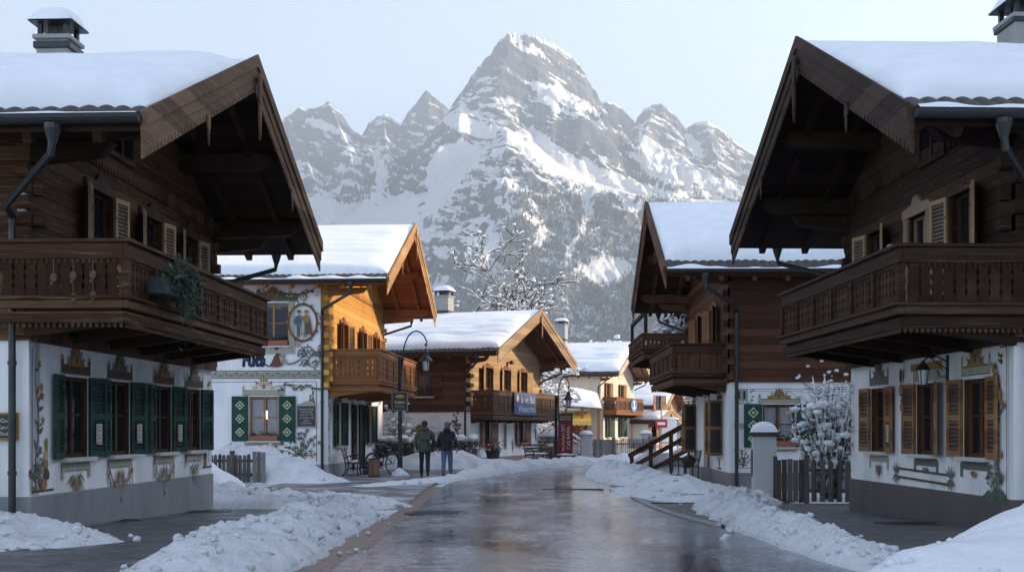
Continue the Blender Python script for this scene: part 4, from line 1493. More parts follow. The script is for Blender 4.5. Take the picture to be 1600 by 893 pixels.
for s in (1.7, 7.6):
    pt.crown(s, 2.47, 1.1, .34, GRN, OCH, BRN)
pt.line([(4.2, .3), (4.2, 2.3), (4.4, 2.62), (4.9, 2.8), (5.4, 2.62), (5.6, 2.3), (5.6, .3)], .10, STN)
pt.vine(.25, .5, 2.7, .05, .03, .15, dens=8)
pt.spray(6.0, .5, .9, .7, 7); pt.spray(3.0, .5, .8, .6, 6)
pt.hang(HB)
# plaque beside the window
t = thing('wall_plaque', 'dark inscribed plaque beside the diamond shuttered window', 'plaque', (0, 0, 0))
t.matrix_world = Matrix.Translation((-5.99, 39.5, 0)) @ Matrix.Rotation(math.atan2(uB[1], uB[0]), 4, 'Z') @ msB @ Matrix.Translation((-.69, -.03, 1.98))
b = MB(); b.box(-.30, .30, 0, .03, -.33, .33); b.obj('board', [plain('slate', (.045, .042, .05), .5)], t)
b = MB()
b.box(-.34, .34, -.01, .03, .33, .40); b.box(-.34, .34, -.01, .03, -.37, -.33); b.box(-.34, -.30, -.01, .03, -.33, .33); b.box(.30, .34, -.01, .03, -.33, .33)
b.prism([(-.2, .40), (.2, .40), (.1, .46), (0, .50), (-.1, .46)], -.005, .03)
b.obj('frame', [MAT['paint_stone']], t)
for j, (s_, z) in enumerate((('Restaurantrieb', .235), ('traditionsreich', .15), ('Haus seit 1742', .06), ('mit Stuben und', -.04), ('Garten', -.13), ('Familie Huber', -.22))):
    link('lettering', text_mesh(s_, .055 if j else .065, MAT['paint_cream'], (.48, .40, .42, .44, .2, .36)[j]), t, (0, -.006, z))

# ---- the small chalet with the blue banner
mC = dict(plaster=MAT['plaster_bright'], timber=wood('timber_pale', (.30, .185, .095), (.48, .33, .185), 'z', .20, .012, .6, .4, (.46, .34, .2)),
          board=wood('board_brown', (.12, .06, .035), (.2, .11, .06), 'x', .4, 0, .6), soffit=wood('soffit_brown', (.10, .045, .026), (.16, .075, .042), 'x', .2, .012, .65),
          beam=wood('beam_brown', (.13, .052, .03), (.2, .085, .048), 'x', .3, 0, .6), barge=wood('barge_pale', (.24, .155, .085), (.38, .26, .15), 'z', .3, 0, .6),
          plinth=plaster('plinth_rose', (.33, .22, .205), .1))
tC2 = wood('timber_brown', (.065, .030, .018), (.125, .062, .038), 'z', .20, .014, .65, .3, (.15, .09, .06))
railC = (wood('rail_brown_dark', (.075, .042, .026), (.15, .088, .054), 'z', .16, 0, .65, .5, (.19, .13, .09)), wood('slat_brown_dark', (.05, .027, .017), (.10, .055, .034), 'x', .15, 0, .65), MAT['beam_dark'])
dC = dict(frame=wood('frame_red_brown', (.15, .06, .028), (.23, .10, .045), 'x', .08, 0, .5), shutter=wood('shutter_honey', (.28, .165, .07), (.40, .25, .115), 'z', .2, 0, .55), kind='board', open=(.25, .25), casing=.10, sw=.5, sill=False)
sC = dict(frame=MAT['wood_window_dark'], shutter=wood('shutter_rose', (.20, .105, .07), (.32, .18, .12), 'z', .2, 0, .6), kind='board', open=(.2, .2), sw=.55, box=True)
uC = un((.342, .94))
HC, msC, zuC, topC = house('chalet', 'small brown chalet with a blue banner on its balcony', (-1.80, 51.9), uC, 9.25, 11.0, .30, 2.28, 4.80, 6.98, .9, 1.6, mC, 'L', None,
    front_low=[(2.1, .75, .85, 1.35, sC), (6.6, .75, .85, 1.35, sC)], front_up=[(2.0, 2.35, .95, 1.9, dC), (4.3, 2.35, .95, 1.9, dC), (6.6, 2.35, .95, 1.9, dC)],
    side_up=[(-2.1, 2.95, .80, .95, dict(frame=dC['frame'], shutter=tC2, kind='board', open=(.04, .04), sw=.42, sill=True))], side_timber=True, snow_h=.24, seed=3.0, ripple=.016, detail=1, chimney=(5.0, 3.33, .70, .95, MAT['concrete_grey']), loft=None)
for o in HC.children:
    if o.name.startswith('timber_wall'):
        o.data.materials.append(tC2)
        for p in o.data.polygons:
            if abs(p.normal.x) > .8 and abs(p.center.x) < .3:
                p.material_index = 1
balcony(HC, .05, 9.0, 2.18, 1.0, .98, railC, (0, 0), 1.2, brk=.3)
pt = Paint()
pt.crown(2.1, 2.0, 1.0, .26, STN, BRN, GRY); pt.crown(6.6, 2.0, 1.0, .26, STN, BRN, GRY)
pt.rect(4.1, 4.55, .6, 1.9, STN); pt.rect(4.0, 4.65, 1.9, 2.05, GRY); pt.poly([(4.18, .7), (4.47, .7), (4.47, 1.6), (4.32, 1.8), (4.18, 1.6)], GRY)
pt.spray(5.3, .45, .7, .35, 6, (GRN, GRY, BRN), (OCH, GRY)); pt.spray(8.6, .9, .9, .4, 6, (OCH, OCH, BRN), (OCH, BRN))
pt.hang(HC)
pt = Paint()
pt.M = msC.copy()
pt.crown(-2.35, 1.35, 1.5, .42, STN, OCH, GRY); pt.rect(-3.0, -2.85, .5, 1.4, STN); pt.rect(-1.85, -1.7, .5, 1.4, STN)
for k in range(26):
    pt.oval(-.55 + RN.gauss(0, .13), 1.75 + RN.gauss(0, .2), .05, .07, (GRY, GRN, BRN)[k % 3], 7, RN.random() * 3)
pt.hang(HC)

# ---- cream house farther down the street
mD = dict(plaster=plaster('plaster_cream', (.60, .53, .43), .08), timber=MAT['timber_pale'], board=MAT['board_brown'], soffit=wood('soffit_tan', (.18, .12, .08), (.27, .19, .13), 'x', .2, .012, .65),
          beam=MAT['beam_brown'], barge=wood('barge_cream', (.42, .33, .22), (.55, .45, .32), 'z', .3, 0, .6), plinth=MAT['plinth_pale'])
dD = dict(frame=MAT['wood_window'], shutter=sh_wood, kind='board', open=(.2, .2), sw=.5, sill=False)
sD = dict(frame=MAT['wood_window_dark'], shutter=sh_green, kind='board', open=(.2, .2), sw=.6)
HD, msD, zuD, topD = house('chalet', 'cream plastered house with snowy roof behind the grey picket fence', (6.50, 89.1), uC, 9.8, 12.0, .3, 2.7, 5.54, 8.2, .6, 1.5, mD, 'L', None,
    front_low=[(2.3, .9, 1.0, 1.7, sD), (6.0, .9, 1.0, 1.7, sD)], front_up=[(2.0, 2.95, 1.0, 2.0, dD), (6.0, 2.95, 1.0, 2.0, dD)], side_timber=False, front_timber=False, snow_h=.32, seed=4.0, ripple=.014, detail=1, chimney=(5.0, 4.6, .8, 1.5, MAT['concrete_grey']))
balcony(HD, .6, 8.6, 2.82, 1.0, 1.0, (MAT['rail_orange'], MAT['slat_brown_dark'], MAT['beam_dark']), (0, 0), 1.3, 0, .4)
pt = Paint(); pt.M = msD.copy()
for k in range(12):
    pt.oval(-.9, 1.4 + .16 * k, .06, .05, BRN, 8)
pt.hang(HD)

# ---- house number 11 on the right
mE = dict(plaster=plaster('plaster_cool', (.79, .79, .79), .08), timber=wood('timber_red_brown', (.045, .018, .010), (.105, .045, .024), 'z', .21, .016, .62, .3, (.15, .08, .048)),
          board=wood('board_red_brown', (.065, .028, .017), (.13, .06, .034), 'x', .4, 0, .6), soffit=wood('soffit_red_brown', (.045, .016, .009), (.09, .035, .018), 'x', .2, .012, .65),
          beam=wood('beam_red_brown', (.085, .033, .019), (.15, .063, .036), 'x', .3, 0, .62), barge=wood('barge_red_brown', (.08, .038, .023), (.145, .075, .047), 'z', .3, 0, .65),
          plinth=plaster('plinth_mid', (.26, .24, .245), .1))
railE = (wood('rail_red_brown', (.042, .019, .011), (.105, .054, .032), 'z', .16, 0, .65, .6, (.17, .11, .075)), wood('slat_red_brown', (.045, .019, .010), (.105, .047, .024), 'x', .15, 0, .65, .3, (.15, .09, .058)), MAT['beam_dark'])
dE = dict(frame=MAT['wood_window'], shutter=wood('shutter_chestnut', (.13, .055, .028), (.22, .10, .052), 'z', .2, 0, .55), kind='board', open=(.3, .3), casing=.12, sw=.5, sill=False)
sE = dict(frame=MAT['wood_window'], shutter=sh_wood, kind='louver', open=(.5, .9), sw=.5)
wE = dict(frame=MAT['wood_window'], shutter=MAT['shutter_dark_green'], kind='diamond', open=(.04, .04), sw=.48, pane='clear_glass', curtain=True, box=True, rec=.12, smat=MAT['iron'])
uE = un((-32.0, -1900.0))
HE, msE, zuE, topE = house('chalet', 'red brown chalet numbered 11 with white ground floor and deep roof snow', (5.86, 40.0), uE, 8.0, 12.0, .42, 2.80, 5.66, 8.25, 1.05, 1.77, mE, 'R', None,
    front_low=[(.95, .85, .9, 1.5, sE), (3.9, .02, 1.0, 2.35, dict(sE, shutter=None, door=True, sill=False)), (6.3, .85, .9, 1.5, sE)],
    front_up=[(2.7, 2.95, .95, 2.0, dE), (5.7, 2.95, .95, 2.0, dE)], side_low=[(1.30, 1.10, .86, 1.12, wE)], side_timber=True, snow_h=.36, seed=5.0, gut_snow=True, tiles_set=.42)
balcony(HE, 1.5, 7.55, 2.98, 1.35, .83, railE, (0, .0), 1.2)
pt = Paint()
pt.M = msE.copy()
pt.line([(.16, .55), (.16, 2.72)], .016, GRY); pt.line([(.24, .55), (.24, 2.52)], .012, GRY)
pt.line([(.16, 2.62), (7, 2.62)], .014, GRY); pt.line([(.5, 2.56), (7, 2.56)], .010, GRY); pt.line([(.16, .55), (.9, .55)], .014, GRY)
pt.rect(.15, .48, 2.32, 2.62, STN)
for k in range(4):
    pt.scroll(.28 + .08 * k, 2.27, .05, 1.2, k, 1 if k % 2 else -1, .016, (GRN, BRN)[k % 2])
for k in range(5):
    pt.leaf(.52 + RN.uniform(0, .06), 2.58 - .07 * k, RN.uniform(-1, 1), .09, .035, GRN)
pt.crown(1.30, 2.25, 1.1, .40, STN, OCH, GRN, .95)
pt.rect(.87, 1.75, .98, 1.06, STN)
pt.spray(.35, .56, .5, .5, 7, (OCH, GRN, BRN), (OCH, CRM))
pt.rect(.11, .40, 1.58, 1.72, STN)
pt.hang(HE)
o = link('house_number', text_mesh('11', .19, MAT['paint_navy'], .20, .014), HE)
o.matrix_local = msE @ Matrix.Translation((.315, -.010, 2.47))
o = link('wall_lettering', text_mesh('FG', .07, MAT['paint_navy'], .15, .004), HE)
o.matrix_local = msE @ Matrix.Translation((.255, -.010, 1.65))
pt = Paint()
pt.crown(6.3, 2.38, 1.0, .42, BRN, OCH, BRN); pt.crown(.95, 2.38, 1.0, .42, BRN, OCH, BRN)
pt.line([(3.3, .4), (3.3, 2.1), (3.45, 2.42), (3.9, 2.6), (4.35, 2.42), (4.5, 2.1), (4.5, .4)], .16, CRM)
for k in range(8):
    pt.scroll(3.3 + .15 * k, 2.5 + .1 * math.sin(k * .45), .07, 1.1, k, 1, .03, (OCH, BRN)[k % 2])
pt.rect(5.95, 6.65, .46, .50, BRN)
pt.spray(6.3, .5, .32, .5, 7, (RED, BRN, GRY), (RED, OCH, BRN))
pt.hang(HE)

# ---- large dark chalet at the right front
mF = dict(reveal=wood('reveal_brown', (.055, .026, .012), (.11, .052, .025), 'z', .3, 0, .6), plaster=plaster('plaster_offwhite', (.76, .76, .77), .12), timber=wood('timber_black_brown', (.017, .0085, .0055), (.068, .036, .024), 'z', .20, .018, .7, .7, (.105, .075, .058)),  # off-white plaster, slightly greyer than the left chalet's
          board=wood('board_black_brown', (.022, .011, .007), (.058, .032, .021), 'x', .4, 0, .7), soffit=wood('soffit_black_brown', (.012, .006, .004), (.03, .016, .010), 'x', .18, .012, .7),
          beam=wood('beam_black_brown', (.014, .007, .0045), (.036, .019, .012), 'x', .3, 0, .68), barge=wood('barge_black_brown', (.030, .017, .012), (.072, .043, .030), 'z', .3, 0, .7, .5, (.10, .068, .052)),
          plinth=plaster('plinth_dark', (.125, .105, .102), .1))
railF = (wood('rail_black_brown', (.024, .012, .008), (.068, .038, .024), 'z', .16, 0, .7, .7, (.115, .078, .056)), wood('slat_black_brown', (.022, .010, .006), (.066, .032, .018), 'x', .15, 0, .7, .4, (.10, .06, .04)), MAT['beam_black_brown'])
sF = dict(frame=wood('frame_chestnut', (.075, .034, .017), (.14, .066, .033), 'x', .08, 0, .55), shutter=sh_wood, kind='louver', open=(.10, .10), sw=.42, note=False, rec=.09)
dF = dict(frame=MAT['wood_window_dark'], shutter=sh_pale, kind='louver', open=(.22, .34), sw=.42, sill=False, casing=.06)
uF = un((65.0, -1900.0))
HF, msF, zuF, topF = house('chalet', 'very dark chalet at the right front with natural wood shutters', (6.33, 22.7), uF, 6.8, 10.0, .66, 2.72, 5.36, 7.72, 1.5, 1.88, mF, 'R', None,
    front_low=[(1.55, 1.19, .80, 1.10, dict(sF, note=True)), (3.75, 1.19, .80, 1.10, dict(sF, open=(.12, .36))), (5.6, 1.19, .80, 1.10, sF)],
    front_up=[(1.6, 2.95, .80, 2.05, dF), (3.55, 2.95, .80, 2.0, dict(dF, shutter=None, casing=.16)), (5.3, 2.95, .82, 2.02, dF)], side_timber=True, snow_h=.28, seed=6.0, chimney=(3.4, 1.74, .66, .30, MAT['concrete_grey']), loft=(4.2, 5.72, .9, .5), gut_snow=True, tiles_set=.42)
for o in HF.children:
    if o.name.startswith('window') and abs(o.location.x - 3.55) < .1:
        o.data = o.data.copy()
        o.data.materials[0] = case_pale
balcony(HF, 1.2, 7.0, 3.08, 1.50, .84, railF, (0, .15), 1.05, brk=.34)
pt = Paint()
for i, s in enumerate((1.55, 5.6)):
    pt.crown(s, 2.34, 1.0, .50, STN if i else GRY, OCH if i else GRY, BRN, 1.1)
pt.rect(3.2, 4.3, 2.33, 2.5, STN); pt.rect(3.1, 4.4, 2.5, 2.62, OCH)
pt.apron(1.55, 1.12, .92, .34, STN, 0)
pt.apron(3.75, 1.12, .92, .1, GRY, 0); pt.apron(5.6, 1.12, .92, .1, GRY, 0)
for z in (.78, .92):
    pt.line([(2.45, z + .02), (4.75, z - .02)], .035, BRN)
for x in (2.45, 4.75):
    for a in (.6, 1.2, 1.9, 2.5, -.6, -1.2, -1.9, -2.5):
        pt.leaf(x, .85, a, .22, .05, GRY)
pt.vine(6.35, .85, 2.5, .09, .04, .17, dens=11, flowers=(RED, BRN, OCH))
pt.line([(6.66, .6), (6.66, 2.68)], .02, BRN); pt.line([(6.45, 2.68), (6.66, 2.68)], .02, BRN)
pt.poly([(5.9, .66), (6.1, .76), (6.25, .70), (6.45, .80), (6.62, .70), (6.62, .60), (6.2, .58)], GRN)
pt.spray(6.3, .62, .6, .6, 7, (GRN, GRY, GRN), (RED, GRY))
for k in range(8):
    pt.leaf(6.2 + .03 * k, 2.5 - .06 * k, -.9 + RN.uniform(-.5, .5), .2, .07, OCH)
pt.vine(.10, 1.1, 2.6, .03, .03, .12, dens=9, flowers=(RED,))
pt.scroll(2.75, 2.2, .12, 1.3, 0, 1, .05, BRN, OCH); pt.scroll(2.78, 1.95, .1, 1.3, 2, -1, .05, RED, BRN); pt.oval(2.75, 2.45, .07, .12, BRN)
pt.hang(HF)
o = link('painted_lettering', text_mesh('39', .13, MAT['paint_brown'], .16, .004, .3), HF)
o.matrix_local = Matrix.Translation((6.42, -.012, 2.55)) @ Matrix.Rotation(PI / 2, 4, 'Y')
b = MB()
b.box(2.42, 2.58, -.17, -.05, 4.42, 4.64); b.box(2.60, 2.66, -.14, -.05, 4.45, 4.6)
b.obj('bell_box', [MAT['pillar_plaster']], HF, bevel=.01)

# ---- a timber house just beyond number 11
H2, _, _, _ = house('chalet', 'dark timber house half hidden beyond number 11 with a high balcony', (7.55, 50.5), un((-.02, -1)), 7.0, 9.0, .4, 2.8, 5.6, 7.6, .8, 1.2, mE, 'R', None,
    front_up=[(3.5, 3.0, .9, 1.9, dE)], snow_h=.35, seed=7.0, detail=1)
bo = balcony(H2, 1.0, 7.3, 4.30, 2.65, .62, railE, (0, 0), 1.3, -.05, .5)
b = MB()
for s in (1.1, 7.2):
    b.box(s - .06, s + .06, -2.70, -2.58, 4.95, 5.75)
b.box(1.04, 7.26, -2.70, -2.58, 5.68, 5.80)
b.obj('balcony_post', [MAT['beam_dark']], H2)

# ---- low annexe with a yellow awning
H3 = thing('annexe', 'low annexe with snowed lean-to roof and sunlit yellow awning', 'annexe', (0, 0, 0))
b = MB()
b.prism([(1.0, 76.5), (5.6, 74.6), (5.8, 80), (1.0, 84)], -.5, 2.7, 'xy')
b.obj('wall', [MAT['plaster_cream']], H3)
b = MB()
TL, TR, BR, BL = Vector((.6, 83, 4.35)), Vector((5.7, 81, 3.7)), Vector((5.35, 72.6, 2.62)), Vector((1.2, 74.2, 2.95))
up = Vector((0, 0, .16))
b.add([tuple(p) for p in (BL, BR, TR, TL)] + [tuple(p + up) for p in (BL, BR, TR, TL)], [(3, 2, 1, 0), (4, 5, 6, 7), (0, 1, 5, 4), (1, 2, 6, 5), (2, 3, 7, 6), (3, 0, 4, 7)])
r3 = b.obj('roof', [MAT['soffit_tan']], H3)
rows = []
for i in range(17):
    row = []
    for j in range(25):
        s, t = i / 16, j / 24
        p = BL.lerp(BR, t).lerp(TL.lerp(TR, t), s)
        e = min(s, 1 - s) * 8
        f = min(t, 1 - t) * 5
        k = math.sqrt(max(0, 1 - (1 - min(1, e / .8)) ** 2)) * math.sqrt(max(0, 1 - (1 - min(1, f / .8)) ** 2))
        row.append((p.x, p.y, p.z + .17 + .28 * k + .08 * noise.noise(p * .8) * k))
    rows.append(row)
b = MB(); b.grid(rows); b.obj('roof_snow', [MAT['roof_snow']], r3, smooth=True)
b = MB()
for k in range(5):
    p = BL.lerp(BR, .04 + .23 * k)
    b.box(p.x - .08, p.x + .08, p.y + .15, p.y + .31, -.3, p.z + .02)
b.obj('post', [MAT['beam_orange']], H3)
b = MB()
b.box(1.6, 2.6, 75.6, 75.7, .0, 2.1); b.box(3.6, 4.6, 74.75, 74.85, 1.0, 2.0)
b.obj('door', [MAT['beam_brown']], H3)
b = MB()
rows = []
for s_, (dy, dz) in enumerate(((0, 0), (-.7, -.32), (-1.2, -.52), (-1.22, -.75))):
    rows.append([(3.05 + 1.7 * k / 12, 74.2 + dy - .02 * k, 2.55 + dz - (.07 * abs(math.sin(k * 1.57)) if s_ == 3 else 0)) for k in range(13)])
b.grid(rows)
b.obj('awning', [plain('awning_yellow', (.72, .46, .10), .8, vary=.08)], H3, fix=False)

# ---- small houses closing the street, far off
def far_house(label, x, y, u, W, D, ze, zr, mats, near, seed):
    return house('chalet', label, (x, y), un(u), W, D, .3, 2.4, ze, zr, .8, 1.2, mats, near, None, front_low=[(W * .3, .8, 1.0, 1.3, dict(sD, shutter=MAT['shutter_wood'])), (W * .7, .8, 1.0, 1.3, dict(sD, shutter=MAT['shutter_wood']))],
                 front_up=[(W * .5, 2.7, 1.0, 1.5, dict(dD))], side_up=[], snow_h=.35, seed=seed, detail=0, pipe=False)


far_house('brown house with broad snow roof at the end of the street', 14.3, 121, (.342, .94), 10, 16, 3.7, 6.3, mC, 'L', 8.0)
far_house('distant house whose roof rises behind the brown end house', 15.5, 152, (.3, .95), 11, 16, 5.8, 9.4, mD, 'L', 9.0)
far_house('brown house with orange gable beyond the stair railing', 21.5, 118, (.1, -1), 9, 12, 4.2, 6.6, mB, 'R', 10.0)
far_house('snow roofed house between the annexe and the cream house', -2.0, 128, (.342, .94), 10, 14, 5.6, 8.4, mC, 'L', 11.0)
far_house('low garden house with a small snowy gable by the cream house', 10.9, 97, (.6, .8), 3.0, 4.0, 2.1, 3.0, mC, 'L', 12.0)
def rebase(t, loc):
    """Put a thing's Empty at its base, keeping its parts where they stand."""
    M = Matrix.Translation(-Vector(loc))
    t.location = loc
    for c in t.children:
        if c.data is not None:
            c.data.transform(M)
            stack = list(c.children)
            while stack:
                k = stack.pop()
                if k.data is not None:
                    k.data.transform(M)
                stack += list(k.children)


rebase(H3, (3.3, 75.5, 0))

# ------------------------------------------------------------------ street lamps
def street_lamp(label, x, y, hpost, harm, reach, group='curved arm street lamps'):
    t = thing('street_lamp', label, 'street lamp', (x, y, g(x, y)), 0, group)
    b = MB()
    b.lathe([(.085, -.1), (.085, 1.0), (.07, 1.05), (.062, hpost - .1), (.068, hpost - .08), (.068, hpost + .02), (.05, hpost + .06)], 12)
    b.obj('post', [MAT['black_paint']], t, smooth=False)
    b = MB()
    pts = [(0.03, 0, hpost - .45), (.07, 0, hpost - .25), (.09, 0, hpost)]
    for k in range(9):
        a = PI - k / 8 * PI * .80
        pts.append((.09 + reach * .56 + reach * .56 * math.cos(a), 0, hpost + (harm - hpost) * math.sin(a)))
    ex, ez = reach + .06, pts[-1][2]
    b.tube(pts + [(ex, 0, ez - .10)], .024, 8)
    b.tube([(ex, 0, ez - .02), (ex, 0, ez - .30)], .016, 6)
    b.ball((ex, 0, ez - .08), .05)
    b.ball((.06, 0, hpost - .35), .05); b.ball((.085, 0, hpost - .05), .045)
    b.obj('arm', [MAT['black_paint']], t)
    b = MB()
    z = ez - .28
    b.lathe([(.02, z + .03), (.05, z), (.085, z - .02), (.085, z - .16), (.10, z - .20), (.17, z - .25), (.235, z - .33), (.235, z - .345), (.15, z - .33), (.125, z - .34)], 12, 0, ex, 0)
    for k in range(6):
        a = 2 * PI * k / 6
        b.tube([(ex + .13 * math.cos(a), .13 * math.sin(a), z - .34), (ex + .085 * math.cos(a), .085 * math.sin(a), z - .66)], .010, 4)
    b.lathe([(.095, z - .66), (.07, z - .70), (.02, z - .72)], 12, 0, ex, 0)
    la = b.obj('lantern', [MAT['black_paint']], t)
    b = MB()
    b.lathe([(.122, z - .345), (.08, z - .655)], 12, 0, ex, 0)
    b.obj('lantern_glass', [plain('frosted_glass', (.50, .52, .54), .25, vary=.08)], la)
    return t, ex, ez


street_lamp('street lamp with curved arm on the left pavement by the bicycle', -3.72, 40.4, 3.9, 4.82, .80)
t2, _, _ = street_lamp('farther street lamp with curved arm beside the red banner', 1.93, 53.2, 2.95, 3.82, .48)

t = thing('hanging_sign', 'black bakery sign with golden loaf fixed to the near street lamp post', 'sign', (-3.72, 40.30, 2.48))
b = MB(); b.box(-.235, .235, -.02, .02, -.28, .28); b.obj('panel', [MAT['black_paint']], t)
b = MB()
for x0, x1, z0, z1 in ((-.27, .27, .28, .315), (-.27, .27, -.315, -.28), (-.27, -.235, -.28, .28), (.235, .27, -.28, .28)):
    b.box(x0, x1, -.03, .03, z0, z1)
b.obj('frame', [plain('sign_frame', (.12, .12, .12), .4)], t)
b = MB()
b.ball((0, -.025, .16), (.155, .012, .062), 0, 16, 8)
for k in range(4):
    b.beam((-.10 + .065 * k, -.037, .125), (-.06 + .065 * k, -.037, .195), .012, .012, 1)
b.obj('loaf_emblem', [plain('gilt', (.50, .27, .06), .4), MAT['paint_brown']], t)
link('lettering', text_mesh('Gröbner', .10, MAT['paint_cream'], .34), t, (0, -.022, -.02))
link('lettering', text_mesh('Bäckerei', .04, MAT['gilt'], .26), t, (0, -.022, -.14))
b = MB(); b.box(-.17, .17, -.024, -.02, -.205, -.195); b.obj('rule', [MAT['gilt']], t)
b = MB(); b.box(-.05, .05, -.02, .12, .31, .35); b.box(-.05, .05, -.02, .12, -.35, -.31); b.obj('clamp', [MAT['black_paint']], t)

# ------------------------------------------------------------------ red banner on the far lamp post
t = thing('banner', 'tall dark red banner with white upright writing beside the far street lamp', 'banner', (2.33, 53.1, 1.30))
b = MB(); b.box(-.32, .32, -.02, .02, -.86, .60); b.obj('cloth', [plain('banner_red', (.17, .018, .026), .75, vary=.15)], t)
b = MB(); b.box(-.32, .32, -.03, .02, .60, .90); b.box(-.32, .32, -.035, .02, .90, .94); b.obj('header', [MAT['black_paint']], t)
link('lettering', text_mesh('ice and sun', .07, MAT['paint_cream'], .44), t, (0, -.033, .80))
link('lettering', text_mesh('BERGSTUBE', .06, MAT['paint_cream'], .48), t, (0, -.033, .68))
for x, s_, w in ((-.11, 'Inc.holatn EST', 1.15), (.12, 'CafJ BARIL', 1.02)):
    o = link('lettering', text_mesh(s_, .13, MAT['paint_cream'], w), t, (x, -.024, -.12))
    o.rotation_euler = (0, -PI / 2, 0)
t = thing('planter', 'squat dark planter box under the red banner', 'planter', (2.33, 53.1, 0))
b = MB()
b.add([(-.34, -.3, .0), (.34, -.3, .0), (.34, .3, .0), (-.34, .3, .0), (-.42, -.36, .42), (.42, -.36, .42), (.42, .36, .42), (-.42, .36, .42)], [(0, 3, 2, 1), (4, 5, 6, 7), (0, 1, 5, 4), (1, 2, 6, 5), (2, 3, 7, 6), (3, 0, 4, 7)])
b.obj('box', [MAT['fence_wood']], t, bevel=.02)
b = MB(); b.ball((0, 0, .42), (.40, .34, .08), 0, 12, 6, .3, 4); b.obj('snow', [MAT['clean_snow']], t, smooth=True)

# blue banner hanging on the small chalet's balcony
RC = HC.matrix_basis if False else Matrix.Translation((-1.80, 51.9, 0)) @ Matrix.Rotation(math.atan2(uC[1], uC[0]), 4, 'Z')
t = thing('banner', 'blue cloth banner with white writing hung on the small chalet balcony', 'banner')
t.matrix_world = RC @ Matrix.Translation((3.75, -1.20, 2.70))
rows = []
for i in range(9):
    rows.append([(-1.45 + 2.9 * k / 20, .018 * math.sin(k * .8 + i * .3) * (i / 8), .48 - .98 * i / 8 - .02 * math.sin(k * PI / 20)) for k in range(21)])
b = MB(); b.grid(rows)
b.grid([[(p[0], p[1] + .012, p[2]) for p in r] for r in rows])
b.obj('cloth', [plain('banner_blue', (.055, .095, .20), .75, vary=.15)], t, smooth=True, fix=False)
link('lettering', text_mesh('Ia vit Bal', .30, MAT['pillar_plaster'], 1.85, .006), t, (.22, -.03, .17))
link('lettering', text_mesh('Weiesctitte', .30, MAT['pillar_plaster'], 2.35, .006), t, (.10, -.035, -.24))
pt = Paint(.03)
for k in range(5):
    pt.leaf(-1.12, .05, PI / 2 + (k - 2) * .45, .34, .10, STN)
pt.line([(-1.12, -.02), (-1.12, .3)], .04, STN); pt.oval(-1.12, .22, .09, .16, CRM, 12)
link('emblem', pt.mesh('emblem', PAINT, fix=False), t)

# round blue sign on the cream house
RD = Matrix.Translation((6.50, 89.1, 0)) @ Matrix.Rotation(math.atan2(uC[1], uC[0]), 4, 'Z')
t = thing('round_sign', 'round blue sign with white figure on the cream house balcony', 'sign')
t.matrix_world = RD @ Matrix.Translation((5.0, -1.22, 3.32)) @ Matrix.Rotation(-.25, 4, 'Z')
b = MB()
b.prism([(.50 * math.cos(2 * PI * k / 28), .50 * math.sin(2 * PI * k / 28)) for k in range(28)], -.03, .02)
b.obj('disc', [plain('sign_blue', (.03, .15, .36), .5, vary=.1)], t)
b = MB()
b.prism([(.06, .38), (-.10, .34), (-.12, .16), (-.02, .10), (.08, .16), (.10, .30)], -.04, -.03)
b.prism([(-.06, .10), (.06, .12), (.14, -.02), (.10, -.12), (.24, -.16), (.20, -.24), (.06, -.22), (-.02, -.40), (-.10, -.38), (-.02, -.18), (-.20, -.22), (-.16, -.30), (-.26, -.26), (-.2, -.14), (-.02, -.10), (.04, -.02)], -.04, -.03)
b.obj('figure', [plain('sign_white', (.75, .75, .75), .5, vary=.05)], t)

# red traffic sign and white notice board at the street's end
t = thing('street_sign', 'small red sign with a white bar on a thin post at the street end', 'sign', (10.8, 88, 0))
b = MB(); b.tube([(0, 0, -.2), (0, 0, 3.6)], .05, 8); b.obj('post', [plain('galvanised', (.25, .26, .27), .45, .5)], t)
b = MB(); b.box(-.42, .42, -.08, -.04, 1.62, 2.22); b.obj('plate', [plain('sign_red', (.34, .03, .035), .5, vary=.1)], t)
b = MB(); b.box(-.28, .28, -.088, -.08, 1.82, 2.02); b.obj('bar', [MAT['sign_white']], t)
t = thing('notice_board', 'white framed notice board standing beyond the stair railing', 'notice board', (11.4, 88.5, 0))
b = MB(); b.box(-.62, .62, -.04, .04, .55, 2.15); b.obj('panel', [MAT['sign_white']], t)
b = MB()
for x0, x1, z0, z1 in ((-.70, -.62, 0, 2.2), (.62, .70, 0, 2.2), (-.70, .70, 2.15, 2.25), (-.62, .62, .45, .55)):
    b.box(x0, x1, -.06, .06, z0, z1)
b.obj('frame', [MAT['galvanised']], t)
b = MB(); b.ball((0, 0, 2.25), (.75, .18, .14), 0, 12, 6, .2, 2); b.obj('snow', [MAT['clean_snow']], t, smooth=True)

